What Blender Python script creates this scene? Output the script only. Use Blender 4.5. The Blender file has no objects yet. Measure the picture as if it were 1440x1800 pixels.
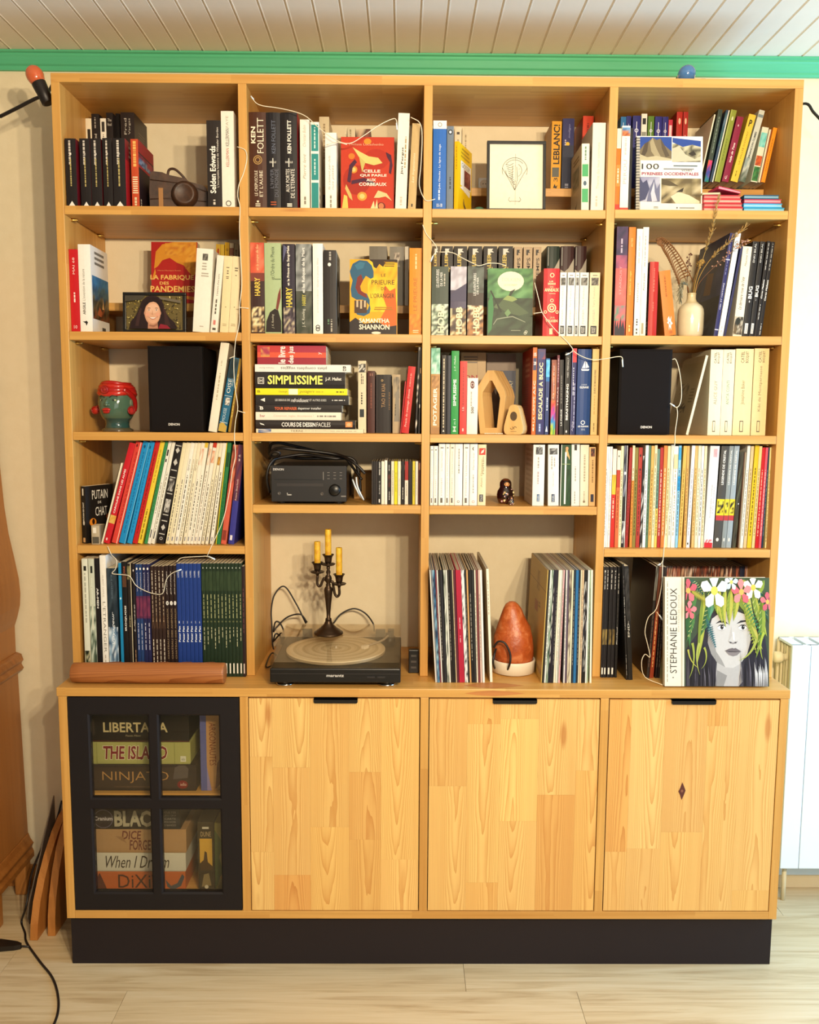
import bpy, bmesh, math, random
from mathutils import Matrix, Vector, noise
random.seed(7)
R_ = math.radians
SC = bpy.context.scene
COL = SC.collection

# ------------------------------------------------------------------ camera
cam = bpy.data.cameras.new('camera'); cam.sensor_fit = 'HORIZONTAL'; cam.sensor_width = 36
cam.lens = 37.6273; cam.clip_start = .05; cam.clip_end = 50
camo = bpy.data.objects.new('camera', cam); COL.objects.link(camo)
camo.matrix_world = Matrix([[0.999959, -0.005195, -0.007472, -0.064514], [-0.006849, 0.111149, -0.99378, -2.502738], [0.005993, 0.99379, 0.111109, 1.633844], [0.0, 0.0, 0.0, 1.0]])
SC.camera = camo

# ------------------------------------------------------------------ world, lamps, exposure
w = bpy.data.worlds.new('world'); SC.world = w; w.use_nodes = True
bgn = w.node_tree.nodes['Background']
bgn.inputs[0].default_value = (.86, .93, 1.0, 1); bgn.inputs[1].default_value = 1.0

def lamp(name, kind, loc, power, col, size=.05, rot=None, sy=None):
    l = bpy.data.lights.new(name, kind); l.energy = power; l.color = col
    o = bpy.data.objects.new(name, l); COL.objects.link(o); o.location = loc
    if kind == 'AREA':
        l.shape = 'RECTANGLE'; l.size = size; l.size_y = sy or size
        o.rotation_euler = rot
    else:
        l.shadow_soft_size = size
    return o
WARM = (1.0, .82, .57)
for bx, by in ((.26, -2.62), (.46, -2.5), (.62, -2.74), (.84, -2.6)):   # the four spots of the ceiling bar behind the camera
    s = lamp('ceiling_spot', 'SPOT', (bx, by, 2.24), 98, WARM, .03)
    s.data.spot_size = R_(125); s.data.spot_blend = .7
    s.rotation_euler = (Vector((0, 0, 1.25)) - s.location).to_track_quat('-Z', 'Y').to_euler()
lamp('daylight_side_window', 'AREA', (2.3, -.5, 1.3), 84, (.25, .60, 1.0), 1.1, (R_(90), 0, R_(90)), 1.5)
lamp('rear_fill', 'AREA', (.6, -4.1, 1.55), 15, (1.0, .93, .82), 2.6, (R_(90), 0, 0), 1.8)  # soft fill light added behind the camera, not a known window
SC.view_settings.view_transform = 'Standard'
SC.view_settings.look = 'None'
SC.view_settings.exposure = -.2
SC.view_settings.gamma = 1.0
SC.view_settings.use_curve_mapping = False

# ------------------------------------------------------------------ helpers
def lin(c):
    if isinstance(c, str):
        c = c.lstrip('#')
        if len(c) == 3: c = ''.join(a + a for a in c)
        c = [int(c[i:i + 2], 16) / 255 for i in (0, 2, 4)]
    return tuple((a / 12.92 if a <= .04045 else ((a + .055) / 1.055) ** 2.4) for a in c[:3])

class NT:
    """tiny helper around a material's node tree"""
    def __init__(s, name, **kw):
        s.m = bpy.data.materials.new(name); s.m.use_nodes = True
        s.t = s.m.node_tree; s.b = s.t.nodes['Principled BSDF']
        for k, v in kw.items(): s.set(k, v)
    def set(s, k, v):
        i = s.b.inputs[k.replace('_', ' ')]
        if isinstance(v, bpy.types.NodeSocket): s.t.links.new(v, i)
        else: i.default_value = (*lin(v), 1) if isinstance(v, str) else v
    def n(s, typ, ins={}, **kw):
        nd = s.t.nodes.new(typ)
        for k, v in kw.items(): setattr(nd, k, v)
        for k, v in ins.items():
            i = nd.inputs[k]
            if isinstance(v, bpy.types.NodeSocket): s.t.links.new(v, i)
            else: i.default_value = (*lin(v), 1) if isinstance(v, str) else v
        return nd
    def math(s, op, a, b=0.0, c=0.0):
        return s.n('ShaderNodeMath', {0: a, 1: b, 2: c}, operation=op).outputs[0]
    def vmul(s, v, k):
        return s.n('ShaderNodeMapping', {0: v, 3: k}).outputs[0]
    def noise(s, v, scale, detail=3, rough=.55, dist=0):
        return s.n('ShaderNodeTexNoise', {'Vector': v, 'Scale': scale, 'Detail': detail, 'Roughness': rough, 'Distortion': dist}).outputs[0]
    def ramp(s, f, stops):
        r = s.n('ShaderNodeValToRGB', {0: f}); e = r.color_ramp.elements
        while len(e) < len(stops): e.new(.5)
        for x, (p, c) in zip(e, stops): x.position = p; x.color = (*lin(c), 1)
        return r.outputs[0]
    def mix(s, f, a, b, mode='MIX'):
        n = s.n('ShaderNodeMix', {}, data_type='RGBA', blend_type=mode)
        for i, v in ((0, f), (6, a), (7, b)):
            if isinstance(v, bpy.types.NodeSocket): s.t.links.new(v, n.inputs[i])
            else: n.inputs[i].default_value = (*lin(v), 1) if isinstance(v, str) else v
        return n.outputs[2]
    def bump(s, h, k=.2, d=.001):
        s.set('Normal', s.n('ShaderNodeBump', {'Height': h, 'Strength': k, 'Distance': d}).outputs[0])

def pine(name, axis, light, dark, tint=(.0, 1), seg=0, rough=.42, ring=0, knot='b06a2c'):
    """oiled pine: grain along axis; seg = length of the glued staves (0 = none); ring = strength of the flat-sawn arches"""
    N = NT(name, Roughness=rough)
    co = N.n('ShaderNodeTexCoord').outputs['Object']
    oi = N.n('ShaderNodeObjectInfo').outputs['Random']
    sp = N.n('ShaderNodeSeparateXYZ', {0: co})
    x, y, z = sp.outputs
    g, c1, c2 = {'X': (x, z, y), 'Y': (y, x, z), 'Z': (z, x, y)}[axis]
    c = N.math('ADD', c1, N.math('MULTIPLY', c2, .8))
    off = N.math('MULTIPLY', oi, 37.0)
    v = N.n('ShaderNodeCombineXYZ', {0: N.math('ADD', g, off), 1: c, 2: N.math('ADD', c2, off)}).outputs[0]
    if seg:
        br = N.n('ShaderNodeTexBrick', {'Vector': N.n('ShaderNodeCombineXYZ', {0: N.math('ADD', g, N.math('MULTIPLY', oi, .37)), 1: N.math('ADD', c, 3.0), 2: 0.0}).outputs[0],
            'Color1': 'ffffff', 'Color2': '000000', 'Mortar': '808080', 'Scale': 1.0, 'Mortar Size': 0.0, 'Bias': 0.0, 'Brick Width': seg, 'Row Height': .048}, offset=.37)
        st = N.n('ShaderNodeSeparateColor', {0: br.outputs[0]}).outputs[0]
        off2 = N.math('MULTIPLY', st, 11.0)
        v = N.n('ShaderNodeVectorMath', {0: v, 1: N.n('ShaderNodeCombineXYZ', {0: off2, 1: off2, 2: off2}).outputs[0]}, operation='ADD').outputs[0]
    fine = N.noise(N.vmul(v, (2.5, 150, 150)), 1, 3)
    streak = N.noise(N.vmul(v, (.9, 34, 34)), 1, 4, .6, .4)
    f = N.math('ADD', N.math('MULTIPLY', fine, .35), N.math('MULTIPLY', streak, .65))
    if ring:
        wob = N.noise(N.vmul(v, (1.5, 13, 13)), 1, 2)
        wob2 = N.noise(N.vmul(v, (7, 50, 50)), 1, 2)
        cc = N.math('ADD', c, N.math('MULTIPLY', N.math('SUBTRACT', oi, .5), .05))
        ph = N.math('ADD', N.math('MULTIPLY', N.math('MULTIPLY', cc, cc), 5200.0), N.math('MULTIPLY', g, N.math('MULTIPLY', N.math('SUBTRACT', N.math('FRACT', N.math('MULTIPLY', oi, 7.31)), .5), 30.0)))
        ph = N.math('ADD', ph, N.math('ADD', N.math('MULTIPLY', wob, 11.0), N.math('MULTIPLY', wob2, 1.6)))
        saw = N.math('FRACT', N.math('MULTIPLY', ph, .55))
        saw = N.math('POWER', saw, 2.2)
        f = N.math('ADD', N.math('MULTIPLY', f, 1 - ring), N.math('MULTIPLY', saw, ring))
    col = N.ramp(f, [(.22, light), (.8, dark)])
    tn = N.math('FRACT', N.math('MULTIPLY', oi, 13.7))
    if seg: tn = N.math('FRACT', N.math('ADD', tn, st))
    col = N.mix(N.math('MULTIPLY', tn, tint[1]), col, dark)
    kn = N.n('ShaderNodeTexVoronoi', {'Vector': N.vmul(v, (2.2, 9, 9)), 'Scale': 1.0}).outputs['Distance']
    col = N.mix(N.n('ShaderNodeMapRange', {0: kn, 1: .05, 2: .11, 3: .65, 4: 0.0}).outputs[0], col, knot)
    N.set('Base Color', col)
    N.bump(f, .06, .0008)
    return N.m

def flat(name, c, rough=.5, **kw):
    return NT(name, Base_Color=c, Roughness=rough, **kw).m
def vcol(name, rough=.45, mott=.06, **kw):
    """printed or painted surface: the colours are stored on the mesh, with a little mottling"""
    N = NT(name, Roughness=rough, **kw)
    a = N.n('ShaderNodeAttribute', attribute_name='Col').outputs[0]
    co = N.n('ShaderNodeTexCoord').outputs['Object']
    nz = N.noise(co, 90, 4)
    N.set('Base Color', N.mix(N.math('MULTIPLY', nz, mott * 2), a, '6a5a48', 'MULTIPLY') if mott else a)
    return N.m

M = {}
M['pine_x'] = pine('pine_along_x', 'X', 'e2b060', 'b47c34', (0, .38), .42)
M['pine_z'] = pine('pine_along_z', 'Z', 'e2b060', 'b67e36', (0, .34), .55)
M['pine_stave'] = pine('pine_stave', 'Z', 'efc87c', 'c98f49', (0, .40), 0, .42, .42)
M['clock_pine'] = pine('clock_pine', 'Z', 'bd8040', '804818', (0, .3), 0, .35, .5)
M['clock_pine_x'] = pine('clock_pine_across', 'X', 'bd8040', '804818', (0, .3), 0, .35)
M['log_wood'] = pine('carved_log_wood', 'X', 'b8753e', '7d3f1a', (0, .2), 0, .45, .38)
M['board_wood'] = pine('curved_board_wood', 'Z', 'c98a45', 'a76526', (0, .3), 0, .5)
M['light_wood'] = pine('pale_plywood', 'Z', 'ecc98c', 'd1a05c', (0, .3), 0, .5)
M['black_paint'] = flat('black_paint', '181315', .55, Specular_IOR_Level=.3)
M['plinth_paint'] = flat('plinth_black_paint', '20181a', .65, Specular_IOR_Level=.3)
M['black_plastic'] = flat('black_plastic', '15120f', .35)
M['speaker_cloth'] = NT('speaker_cloth', Base_Color='140f0e', Roughness=.9, Specular_IOR_Level=.2).m
M['speaker_body'] = flat('speaker_body', '120d0c', .5)
M['rubber'] = flat('cable_rubber', '17110f', .45)
M['chrome'] = flat('chrome', 'c9c4bb', .18, Metallic=1.0)
M['brass'] = flat('brass', 'c9a255', .3, Metallic=1.0)
M['bronze'] = flat('dark_bronze', '4a3a2c', .38, Metallic=.8)
M['print'] = vcol('printed_cover', .45, .07, Specular_IOR_Level=.28)
M['matte'] = vcol('painted_matte', .7, .10)
M['glaze'] = vcol('glazed_ceramic', .1, .05, Coat_Weight=.6)
M['satin'] = vcol('satin_paint', .4, .0)
N = NT('page_edges', Roughness=.85)
co = N.n('ShaderNodeTexCoord').outputs['Object']
N.set('Base Color', N.ramp(N.noise(N.vmul(co, (900, 3, 6)), 1, 2), [(.3, 'cbb892'), (.7, 'efe3c6')]))
M['pages'] = N.m
N = NT('wall_paint', Roughness=.85)
co = N.n('ShaderNodeTexCoord').outputs['Object']
nz = N.noise(co, 26, 5, .6)
N.set('Base Color', N.mix(nz, 'e6d9ba', 'dccdab')); N.bump(N.noise(co, 60, 6, .7), .25, .002)
M['wall'] = N.m
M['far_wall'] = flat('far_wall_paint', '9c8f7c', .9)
N = NT('ceiling_paint', Roughness=.55)
co = N.n('ShaderNodeTexCoord').outputs['Object']
N.set('Base Color', N.mix(N.noise(co, 14, 4), 'f0e6d6', 'e9dcc8'))
M['ceil'] = N.m
N = NT('green_paint', Roughness=.4)
co = N.n('ShaderNodeTexCoord').outputs['Object']
N.set('Base Color', N.mix(N.noise(N.vmul(co, (3, 40, 40)), 1, 4), '5cbb8c', '4aa97c'))
M['green'] = N.m
M['white_paint'] = flat('white_radiator_paint', 'dde6ea', .45)
M['beige_paint'] = flat('beige_radiator_paint', 'e2d2ac', .5)
N = NT('laminate_floor', Roughness=.42)
co = N.n('ShaderNodeTexCoord').outputs['Object']
oi = N.n('ShaderNodeObjectInfo').outputs['Random']
cv = N.n('ShaderNodeVectorMath', {0: co, 1: N.n('ShaderNodeCombineXYZ', {0: N.math('MULTIPLY', oi, 31.0), 1: N.math('MULTIPLY', oi, 17.0)}).outputs[0]}, operation='ADD').outputs[0]
a = N.noise(N.vmul(cv, (1.6, 26, 1)), 1, 5, .6, 1.2)
b = N.noise(N.vmul(cv, (4, 120, 1)), 1, 3)
f = N.math('ADD', N.math('MULTIPLY', a, .75), N.math('MULTIPLY', b, .25))
c = N.ramp(f, [(.25, 'a08055'), (.5, 'cdb68d'), (.75, 'dcc9a6')])
kd = N.n('ShaderNodeTexVoronoi', {'Vector': N.vmul(cv, (1.5, 5.2, 1)), 'Scale': 1.0}).outputs['Distance']
c = N.mix(N.n('ShaderNodeMapRange', {0: kd, 1: .03, 2: .14, 3: .75, 4: 0.0}).outputs[0], c, '8a6340')
N.set('Base Color', N.mix(N.math('MULTIPLY', oi, .25), c, 'cdb892'))
N.bump(f, .05, .001)
M['floor'] = N.m
def thin_glass(name, tint, refl, rough=.01):
    """a thin clear sheet: lets light through, mirrors a little at grazing angles"""
    N = NT(name); t = N.t; t.nodes.remove(N.b)
    tr = N.n('ShaderNodeBsdfTransparent', {'Color': tint}); gl = N.n('ShaderNodeBsdfGlossy', {'Color': 'ffffff', 'Roughness': rough})
    f = N.math('MULTIPLY', N.math('ADD', N.math('MULTIPLY', N.math('POWER', N.n('ShaderNodeLayerWeight', {'Blend': .5}).outputs['Facing'], 5.0), .9), .035), refl)
    mx = N.n('ShaderNodeMixShader', {0: f, 1: tr.outputs[0], 2: gl.outputs[0]})
    out = [n for n in t.nodes if n.type == 'OUTPUT_MATERIAL'][0]; t.links.new(mx.outputs[0], out.inputs[0])
    return N.m
M['glass'] = thin_glass('window_glass', 'fafaf6', 1.0)
M['smoke'] = thin_glass('smoked_cover', 'f4efe6', .8, .02)
N = NT('salt_crystal', Roughness=.38, Subsurface_Weight=.25, Subsurface_Radius=(.02, .008, .004))
co = N.n('ShaderNodeTexCoord').outputs['Object']
N.set('Base Color', N.ramp(N.noise(co, 28, 5, .65, .6), [(.3, '9c451c'), (.5, 'b85a28'), (.72, 'd88a58')]))
N.bump(N.noise(co, 70, 5), .5, .003)
M['salt'] = N.m
N = NT('beeswax', Roughness=.45, Subsurface_Weight=.3, Subsurface_Radius=(.01, .006, .002))
co = N.n('ShaderNodeTexCoord').outputs['Object']
N.set('Base Color', N.ramp(N.noise(co, 55, 4), [(.35, 'd79a1c'), (.65, 'f2cf3f')]))
M['wax'] = N.m
N = NT('old_leather', Roughness=.5)
co = N.n('ShaderNodeTexCoord').outputs['Object']
nz = N.noise(co, 40, 5, .65)
N.set('Base Color', N.ramp(nz, [(.3, '2b1a12'), (.7, '50331f')])); N.bump(nz, .4, .002)
M['leather'] = N.m
M['dry'] = vcol('dried_plant', .8, .15)

class MB:
    """collects faces with colours and material slots, then links ONE mesh object"""
    def __init__(s): s.v = []; s.f = []; s.c = []; s.mi = []; s.sm = []; s.T = Matrix()
    def add(s, vs, fs, c='888', mi=0, sm=False):
        o = len(s.v); T = s.T
        s.v += [tuple(T @ Vector(p)) for p in vs]
        many = isinstance(c, list)
        for k, f in enumerate(fs):
            s.f.append([i + o for i in f]); ck = c[k] if many else c; s.c.append([lin(q) for q in ck] if isinstance(ck, (list, tuple)) else lin(ck)); s.mi.append(mi); s.sm.append(sm)
        return s
    def box(s, x0, y0, z0, x1, y1, z1, c='888', mi=0, bev=0):
        if bev:
            bm = bmesh.new(); bmesh.ops.create_cube(bm, size=1)
            for p in bm.verts: p.co = Vector(((x0 + x1) / 2 + p.co.x * (x1 - x0), (y0 + y1) / 2 + p.co.y * (y1 - y0), (z0 + z1) / 2 + p.co.z * (z1 - z0)))
            bmesh.ops.bevel(bm, geom=bm.edges[:], offset=bev, segments=2, affect='EDGES', profile=.5)
            s.bm(bm, c, mi); return s
        V = [(x, y, z) for z in (z0, z1) for y in (y0, y1) for x in (x0, x1)]
        return s.add(V, [(0, 2, 3, 1), (4, 5, 7, 6), (0, 1, 5, 4), (2, 6, 7, 3), (0, 4, 6, 2), (1, 3, 7, 5)], c, mi)
    def bm(s, bm, c='888', mi=0, sm=False):
        bm.verts.index_update()
        s.add([p.co[:] for p in bm.verts], [[q.index for q in f.verts] for f in bm.faces], c, mi, sm); bm.free(); return s
    def prism(s, poly, z0, z1, c='888', mi=0, plane='XY', cs=None, sm=False):
        """polygon extruded; plane XY along z, XZ along y, YZ along x"""
        k = {'XY': lambda a, b, h: (a, b, h), 'XZ': lambda a, b, h: (a, h, b), 'YZ': lambda a, b, h: (h, a, b)}[plane]
        n = len(poly)
        s.add([k(a, b, z0) for a, b in poly] + [k(a, b, z1) for a, b in poly],
              [[i, (i + 1) % n, n + (i + 1) % n, n + i] for i in range(n)], c, mi, sm)
        return s.add([k(a, b, z0) for a, b in poly] + [k(a, b, z1) for a, b in poly], [list(range(n))[::-1], list(range(n, 2 * n))], cs or c, mi)
    def lathe(s, prof, n=24, c='888', mi=0, ctr=(0, 0, 0), sm=True, cap=True, sx=1, sy=1):
        cx, cy, cz = ctr; m = len(prof)
        V = [(cx + r * sx * math.cos(2 * math.pi * j / n), cy + r * sy * math.sin(2 * math.pi * j / n), cz + z) for r, z in prof for j in range(n)]
        F = [(i * n + j, i * n + (j + 1) % n, (i + 1) * n + (j + 1) % n, (i + 1) * n + j) for i in range(m - 1) for j in range(n)]
        cc = [c[i] for i in range(m - 1) for j in range(n)] if isinstance(c, list) else c
        s.add(V, F, cc, mi, sm)
        if cap:
            c0, c1 = (c[0], c[-1]) if isinstance(c, list) else (c, c)
            if prof[0][0] > 1e-5: s.add(V[:n], [list(range(n))[::-1]], c0, mi)
            if prof[-1][0] > 1e-5: s.add(V[-n:], [list(range(n))], c1, mi)
        return s
    def tube(s, pts, r, n=8, c='888', mi=0, closed=False, smooth=0):
        P = [Vector(p) for p in pts]
        if smooth: P = spline(P, smooth, closed)
        rr = r if isinstance(r, (list, tuple)) else None
        m = len(P); V = []; up = None
        for i in range(m):
            a = P[(i - 1) % m] if closed or i else P[0]; b = P[(i + 1) % m] if closed or i < m - 1 else P[-1]
            t = (b - a).normalized() if (b - a).length > 1e-9 else Vector((0, 0, 1))
            if up is None: up = t.orthogonal().normalized()
            up = up - t * up.dot(t)
            up = up.normalized() if up.length > 1e-6 else t.orthogonal().normalized()
            sd = t.cross(up)
            ri = r if rr is None else rr[0] + (rr[1] - rr[0]) * i / (m - 1)
            V += [P[i] + (up * math.cos(2 * math.pi * j / n) + sd * math.sin(2 * math.pi * j / n)) * ri for j in range(n)]
        F = [(i * n + j, i * n + (j + 1) % n, ((i + 1) % m) * n + (j + 1) % n, ((i + 1) % m) * n + j) for i in range(m if closed else m - 1) for j in range(n)]
        if not closed: F += [list(range(n))[::-1], [(m - 1) * n + j for j in range(n)]]
        return s.add(V, F, c, mi, True)
    def ball(s, ctr, r, c='888', mi=0, nu=16, nv=10, scale=(1, 1, 1), rot=None):
        V = []; F = []
        Mx = rot or Matrix()
        for i in range(nv + 1):
            a = math.pi * i / nv
            for j in range(nu):
                b = 2 * math.pi * j / nu
                p = Mx @ Vector((r * scale[0] * math.sin(a) * math.cos(b), r * scale[1] * math.sin(a) * math.sin(b), -r * scale[2] * math.cos(a)))
                V.append(tuple(p + Vector(ctr)))
        for i in range(nv):
            for j in range(nu):
                F.append((i * nu + j, i * nu + (j + 1) % nu, (i + 1) * nu + (j + 1) % nu, (i + 1) * nu + j))
        return s.add(V, F, c, mi, True)
    def text(s, body, O, U, Vv, w, h, c='fff', mi=0, keep=False, bold=0, shear=0, align='c'):
        """flat print: the string fills the w x h box whose corner is O, U along the line, Vv up"""
        vs, fs, asp = glyphs(body, bold, shear)
        O = Vector(O); U = Vector(U); Vv = Vector(Vv)
        if keep and w / h > asp: O = O + U * (w - h * asp) * {'c': .5, 'l': 0, 'r': 1}[align]; w = h * asp
        return s.add([O + U * (a * w) + Vv * (b * h) for a, b in vs], fs, c, mi)
    def build(s, name, mats, parent=None, loc=None, rot=None):
        me = bpy.data.meshes.new(name)
        me.from_pydata(s.v, [], s.f)
        if not isinstance(mats, (list, tuple)): mats = [mats]
        for m in mats: me.materials.append(M[m] if isinstance(m, str) else m)
        me.polygons.foreach_set('material_index', s.mi)
        me.polygons.foreach_set('use_smooth', s.sm)
        at = me.color_attributes.new('Col', 'FLOAT_COLOR', 'CORNER')
        d = []
        for f, c in zip(s.f, s.c):
            if isinstance(c, list):
                for q in c: d += [q[0], q[1], q[2], 1.0]
            else: d += [c[0], c[1], c[2], 1.0] * len(f)
        at.data.foreach_set('color', d)
        o = bpy.data.objects.new(name, me); COL.objects.link(o)
        if parent: o.parent = parent
        if loc: o.location = loc
        if rot: o.rotation_euler = rot
        return o

def spline(P, k, closed=False):
    out = []; n = len(P)
    rng = range(n) if closed else range(n - 1)
    for i in rng:
        p0 = P[(i - 1) % n] if closed or i else P[0] * 2 - P[1]
        p1 = P[i]; p2 = P[(i + 1) % n]
        p3 = P[(i + 2) % n] if closed or i < n - 2 else P[-1] * 2 - P[-2]
        for j in range(k):
            t = j / k
            out.append(.5 * ((2 * p1) + (p2 - p0) * t + (2 * p0 - 5 * p1 + 4 * p2 - p3) * t * t + (3 * p1 - p0 - 3 * p2 + p3) * t ** 3))
    if not closed: out.append(P[-1])
    return out

_G = {}
def glyphs(body, bold=0, shear=0):
    k = (body, bold, shear)
    if k not in _G:
        cu = bpy.data.curves.new('lettering', 'FONT'); cu.body = body; cu.resolution_u = 2; cu.fill_mode = 'FRONT'
        cu.offset = bold; cu.shear = shear; cu.space_line = .85
        ob = bpy.data.objects.new('lettering', cu)
        me = bpy.data.meshes.new_from_object(ob)
        vs = [(p.co.x, p.co.y) for p in me.vertices]; fs = [list(f.vertices) for f in me.polygons]
        bpy.data.objects.remove(ob); bpy.data.curves.remove(cu); bpy.data.meshes.remove(me)
        if not vs: vs = [(0, 0), (1, 1)]
        x0 = min(a for a, b in vs); x1 = max(a for a, b in vs); y0 = min(b for a, b in vs); y1 = max(b for a, b in vs)
        dx = max(x1 - x0, 1e-6); dy = max(y1 - y0, 1e-6)
        _G[k] = ([((a - x0) / dx, (b - y0) / dy) for a, b in vs], fs, dx / dy)
    return _G[k]

def thing(name, label, cat, loc=(0, 0, 0), rot=(0, 0, 0), group=None):
    o = bpy.data.objects.new(name, None); COL.objects.link(o); o.empty_display_size = .05
    o.location = loc; o.rotation_euler = rot; o['label'] = label; o['category'] = cat
    if group: o['group'] = group
    return o
def tag(o, label, cat, group=None):
    o['label'] = label; o['category'] = cat
    if group: o['group'] = group
    return o
def struct(o): o['kind'] = 'structure'; return o

# ================================================================== THE ROOM
WY = .338                                     # back wall plane
XL, XR, YB, ZC = -2.3, 2.42, -4.3, 2.757
def slab(name, x0, y0, z0, x1, y1, z1, m):
    return struct(MB().box(x0, y0, z0, x1, y1, z1).build(name, m))
slab('wall_back', XL - .1, WY, -.1, XR + .1, WY + .1, ZC + .1, 'wall')
slab('wall_left', XL - .1, YB, -.1, XL, WY, ZC + .1, 'far_wall')
def wall_hole(name, axis, p, q, a0, a1, h0, h1, b0, b1):
    """a wall with one window opening"""
    m = MB()
    for u0, u1, v0, v1 in ((a0, h0, -.1, ZC + .1), (h1, a1, -.1, ZC + .1), (h0, h1, -.1, b0), (h0, h1, b1, ZC + .1)):
        m.box(p, u0, v0, q, u1, v1) if axis == 'Y' else m.box(u0, p, v0, u1, q, v1)
    return struct(m.build(name, 'far_wall'))
wall_hole('wall_right', 'Y', XR, XR + .12, YB, WY, -1.15, .15, .45, 2.15)
wall_hole('wall_rear', 'X', YB - .12, YB, XL - .1, XR + .1, -.7, 1.9, .6, 2.3)
def window(name, axis, p, h0, h1, b0, b1):
    m = MB(); t = .05
    for u0, u1, v0, v1 in ((h0, h1, b0, b0 + t), (h0, h1, b1 - t, b1), (h0, h0 + t, b0, b1), (h1 - t, h1, b0, b1), ((h0 + h1) / 2 - t / 2, (h0 + h1) / 2 + t / 2, b0, b1)):
        m.box(p, u0, v0, p + .05, u1, v1) if axis == 'Y' else m.box(u0, p, v0, u1, p + .05, v1)
    f = struct(m.build(name, 'white_paint'))
    g = MB(); g.box(p + .02, h0 + t, b0 + t, p + .026, h1 - t, b1 - t) if axis == 'Y' else g.box(h0 + t, p + .02, b0 + t, h1 - t, p + .026, b1 - t)
    g.build('pane', 'glass', f)
window('window_1', 'Y', XR + .05, -1.15, .15, .45, 2.15)
window('window_2', 'X', YB - .1, -.7, 1.9, .6, 2.3)

floor = slab('floor', XL - .1, YB - .1, -.1, XR + .1, WY + .1, -.012, 'beige_paint')
rng = random.Random(3)
ends = {-.41: (-.8445, .4395, 1.72), -.222: (-1.24, .1228, 1.40), -.034: (-.9, .35, 1.6), .154: (-1.3, -.1, 1.2)}
y = .342
while y > YB:
    y -= .188
    key = min(ends, key=lambda k: abs(k - y)); cuts = list(ends[key]) if abs(key - y) < .02 else [XL + rng.uniform(.3, 1.2)]
    while cuts[-1] < XR - .4: cuts.append(cuts[-1] + 1.28)
    xs = [XL] + [c for c in cuts if XL + .05 < c < XR - .05] + [XR]
    for a, b in zip(xs, xs[1:]):
        pl = MB().box(a + .0006, y + .0006, -.012, b - .0006, min(y + .1874, WY - .001), 0, bev=0).build('plank', 'floor', floor)

ceiling = slab('ceiling', XL - .1, YB - .1, ZC + .013, XR + .1, WY + .1, ZC + .1, 'ceil')
PW = .0747; x = -.0229 - 32 * PW
prof = [(.0002, .013), (.0002, .003), (.0024, .003), (.0036, -.0006), (.006, -.0006), (.0072, .0006), (PW / 2, .0004), (PW - .003, .0006), (PW - .0016, .0032), (PW - .0002, .0034), (PW - .0002, .013)]
mesh = None
while x < XR:
    if x > XL - .05:
        if mesh is None:
            o = MB().prism(prof, YB, WY, plane='XZ').build('plank', 'ceil', ceiling, (x, 0, ZC)); mesh = o.data
        else:
            o = bpy.data.objects.new('plank', mesh); COL.objects.link(o); o.parent = ceiling; o.location = (x, 0, ZC)
    x += PW
# green cornice under the planks
pr = [(WY, ZC), (WY, ZC - .052), (WY - .010, ZC - .052), (WY - .013, ZC - .046), (WY - .013, ZC - .040), (WY - .018, ZC - .036), (WY - .027, ZC - .018), (WY - .030, ZC - .014), (WY - .030, ZC - .008), (WY - .037, ZC - .005), (WY - .037, ZC)]
struct(MB().prism(pr, XL, XR, plane='YZ').build('trim_1', 'green'))
bb = MB().box(-2.3, WY - .016, 0, -1.06, WY, .075, bev=.003).build('baseboard_left', 'board_wood'); struct(bb)
bb = MB().box(1.06, WY - .016, 0, XR, WY, .05, bev=.003).build('baseboard_right', 'floor'); struct(bb)
struct(MB().box(1.06, WY - .024, .052, XR, WY, .078, bev=.003).build('trim_2', 'white_paint'))

# radiator
rd = thing('radiator', 'white flat panel radiator with beige finned side on the wall by bookcase', 'radiator', (1.6, .26, .12))
def sub(root):
    m = MB(); m.T = Matrix.Translation(-Vector(root.location)); return m
m = sub(rd)
for a, b in ((1.196, 1.2565), (1.2585, 1.9)): m.box(a, .188, .145, b, .2, .905, bev=.002)
m.build('front_panel', 'white_paint', rd)
sub(rd).box(1.2, .302, .16, 1.9, .315, .90, bev=.003).build('rear_panel', 'beige_paint', rd)
m = sub(rd)
for k in range(5): m.box(1.204 + .002 * (k % 2), .203 + .0195 * k, .17, 1.235, .213 + .0195 * k, .89, bev=.002)
m.build('convector_fin', 'beige_paint', rd)
m = sub(rd)
for k in range(14): m.box(1.2 + k * .05, .2, .897, 1.235 + k * .05, .302, .905)
m.box(1.2, .2, .893, 1.9, .204, .905); m.box(1.2, .298, .893, 1.9, .302, .905)
m.build('top_grille', 'white_paint', rd)
m = sub(rd); m.lathe([(.007, 0), (.007, .012), (.014, .014), (.016, .02), (.016, .034), (.011, .04), (.0, .04)], 12)
m.T = Matrix.Translation(-Vector(rd.location)) @ Matrix.Translation((1.204, .25, .85)) @ Matrix.Rotation(R_(-90), 4, 'Y'); m2 = MB(); m2.T = m.T
m2.lathe([(.012, -.004), (.012, .012), (.017, .014), (.019, .02), (.019, .036), (.013, .042), (.0, .042)], 12).build('valve', 'beige_paint', rd)
for k in range(2): sub(rd).box(1.3 + .45 * k, .31, .2, 1.34 + .45 * k, WY - .0006, .24).build('wall_bracket', 'white_paint', rd)
m = sub(rd); m.tube([(1.24, .25, .17), (1.24, .25, .0)], .008).build('pipe', 'beige_paint', rd)

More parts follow.
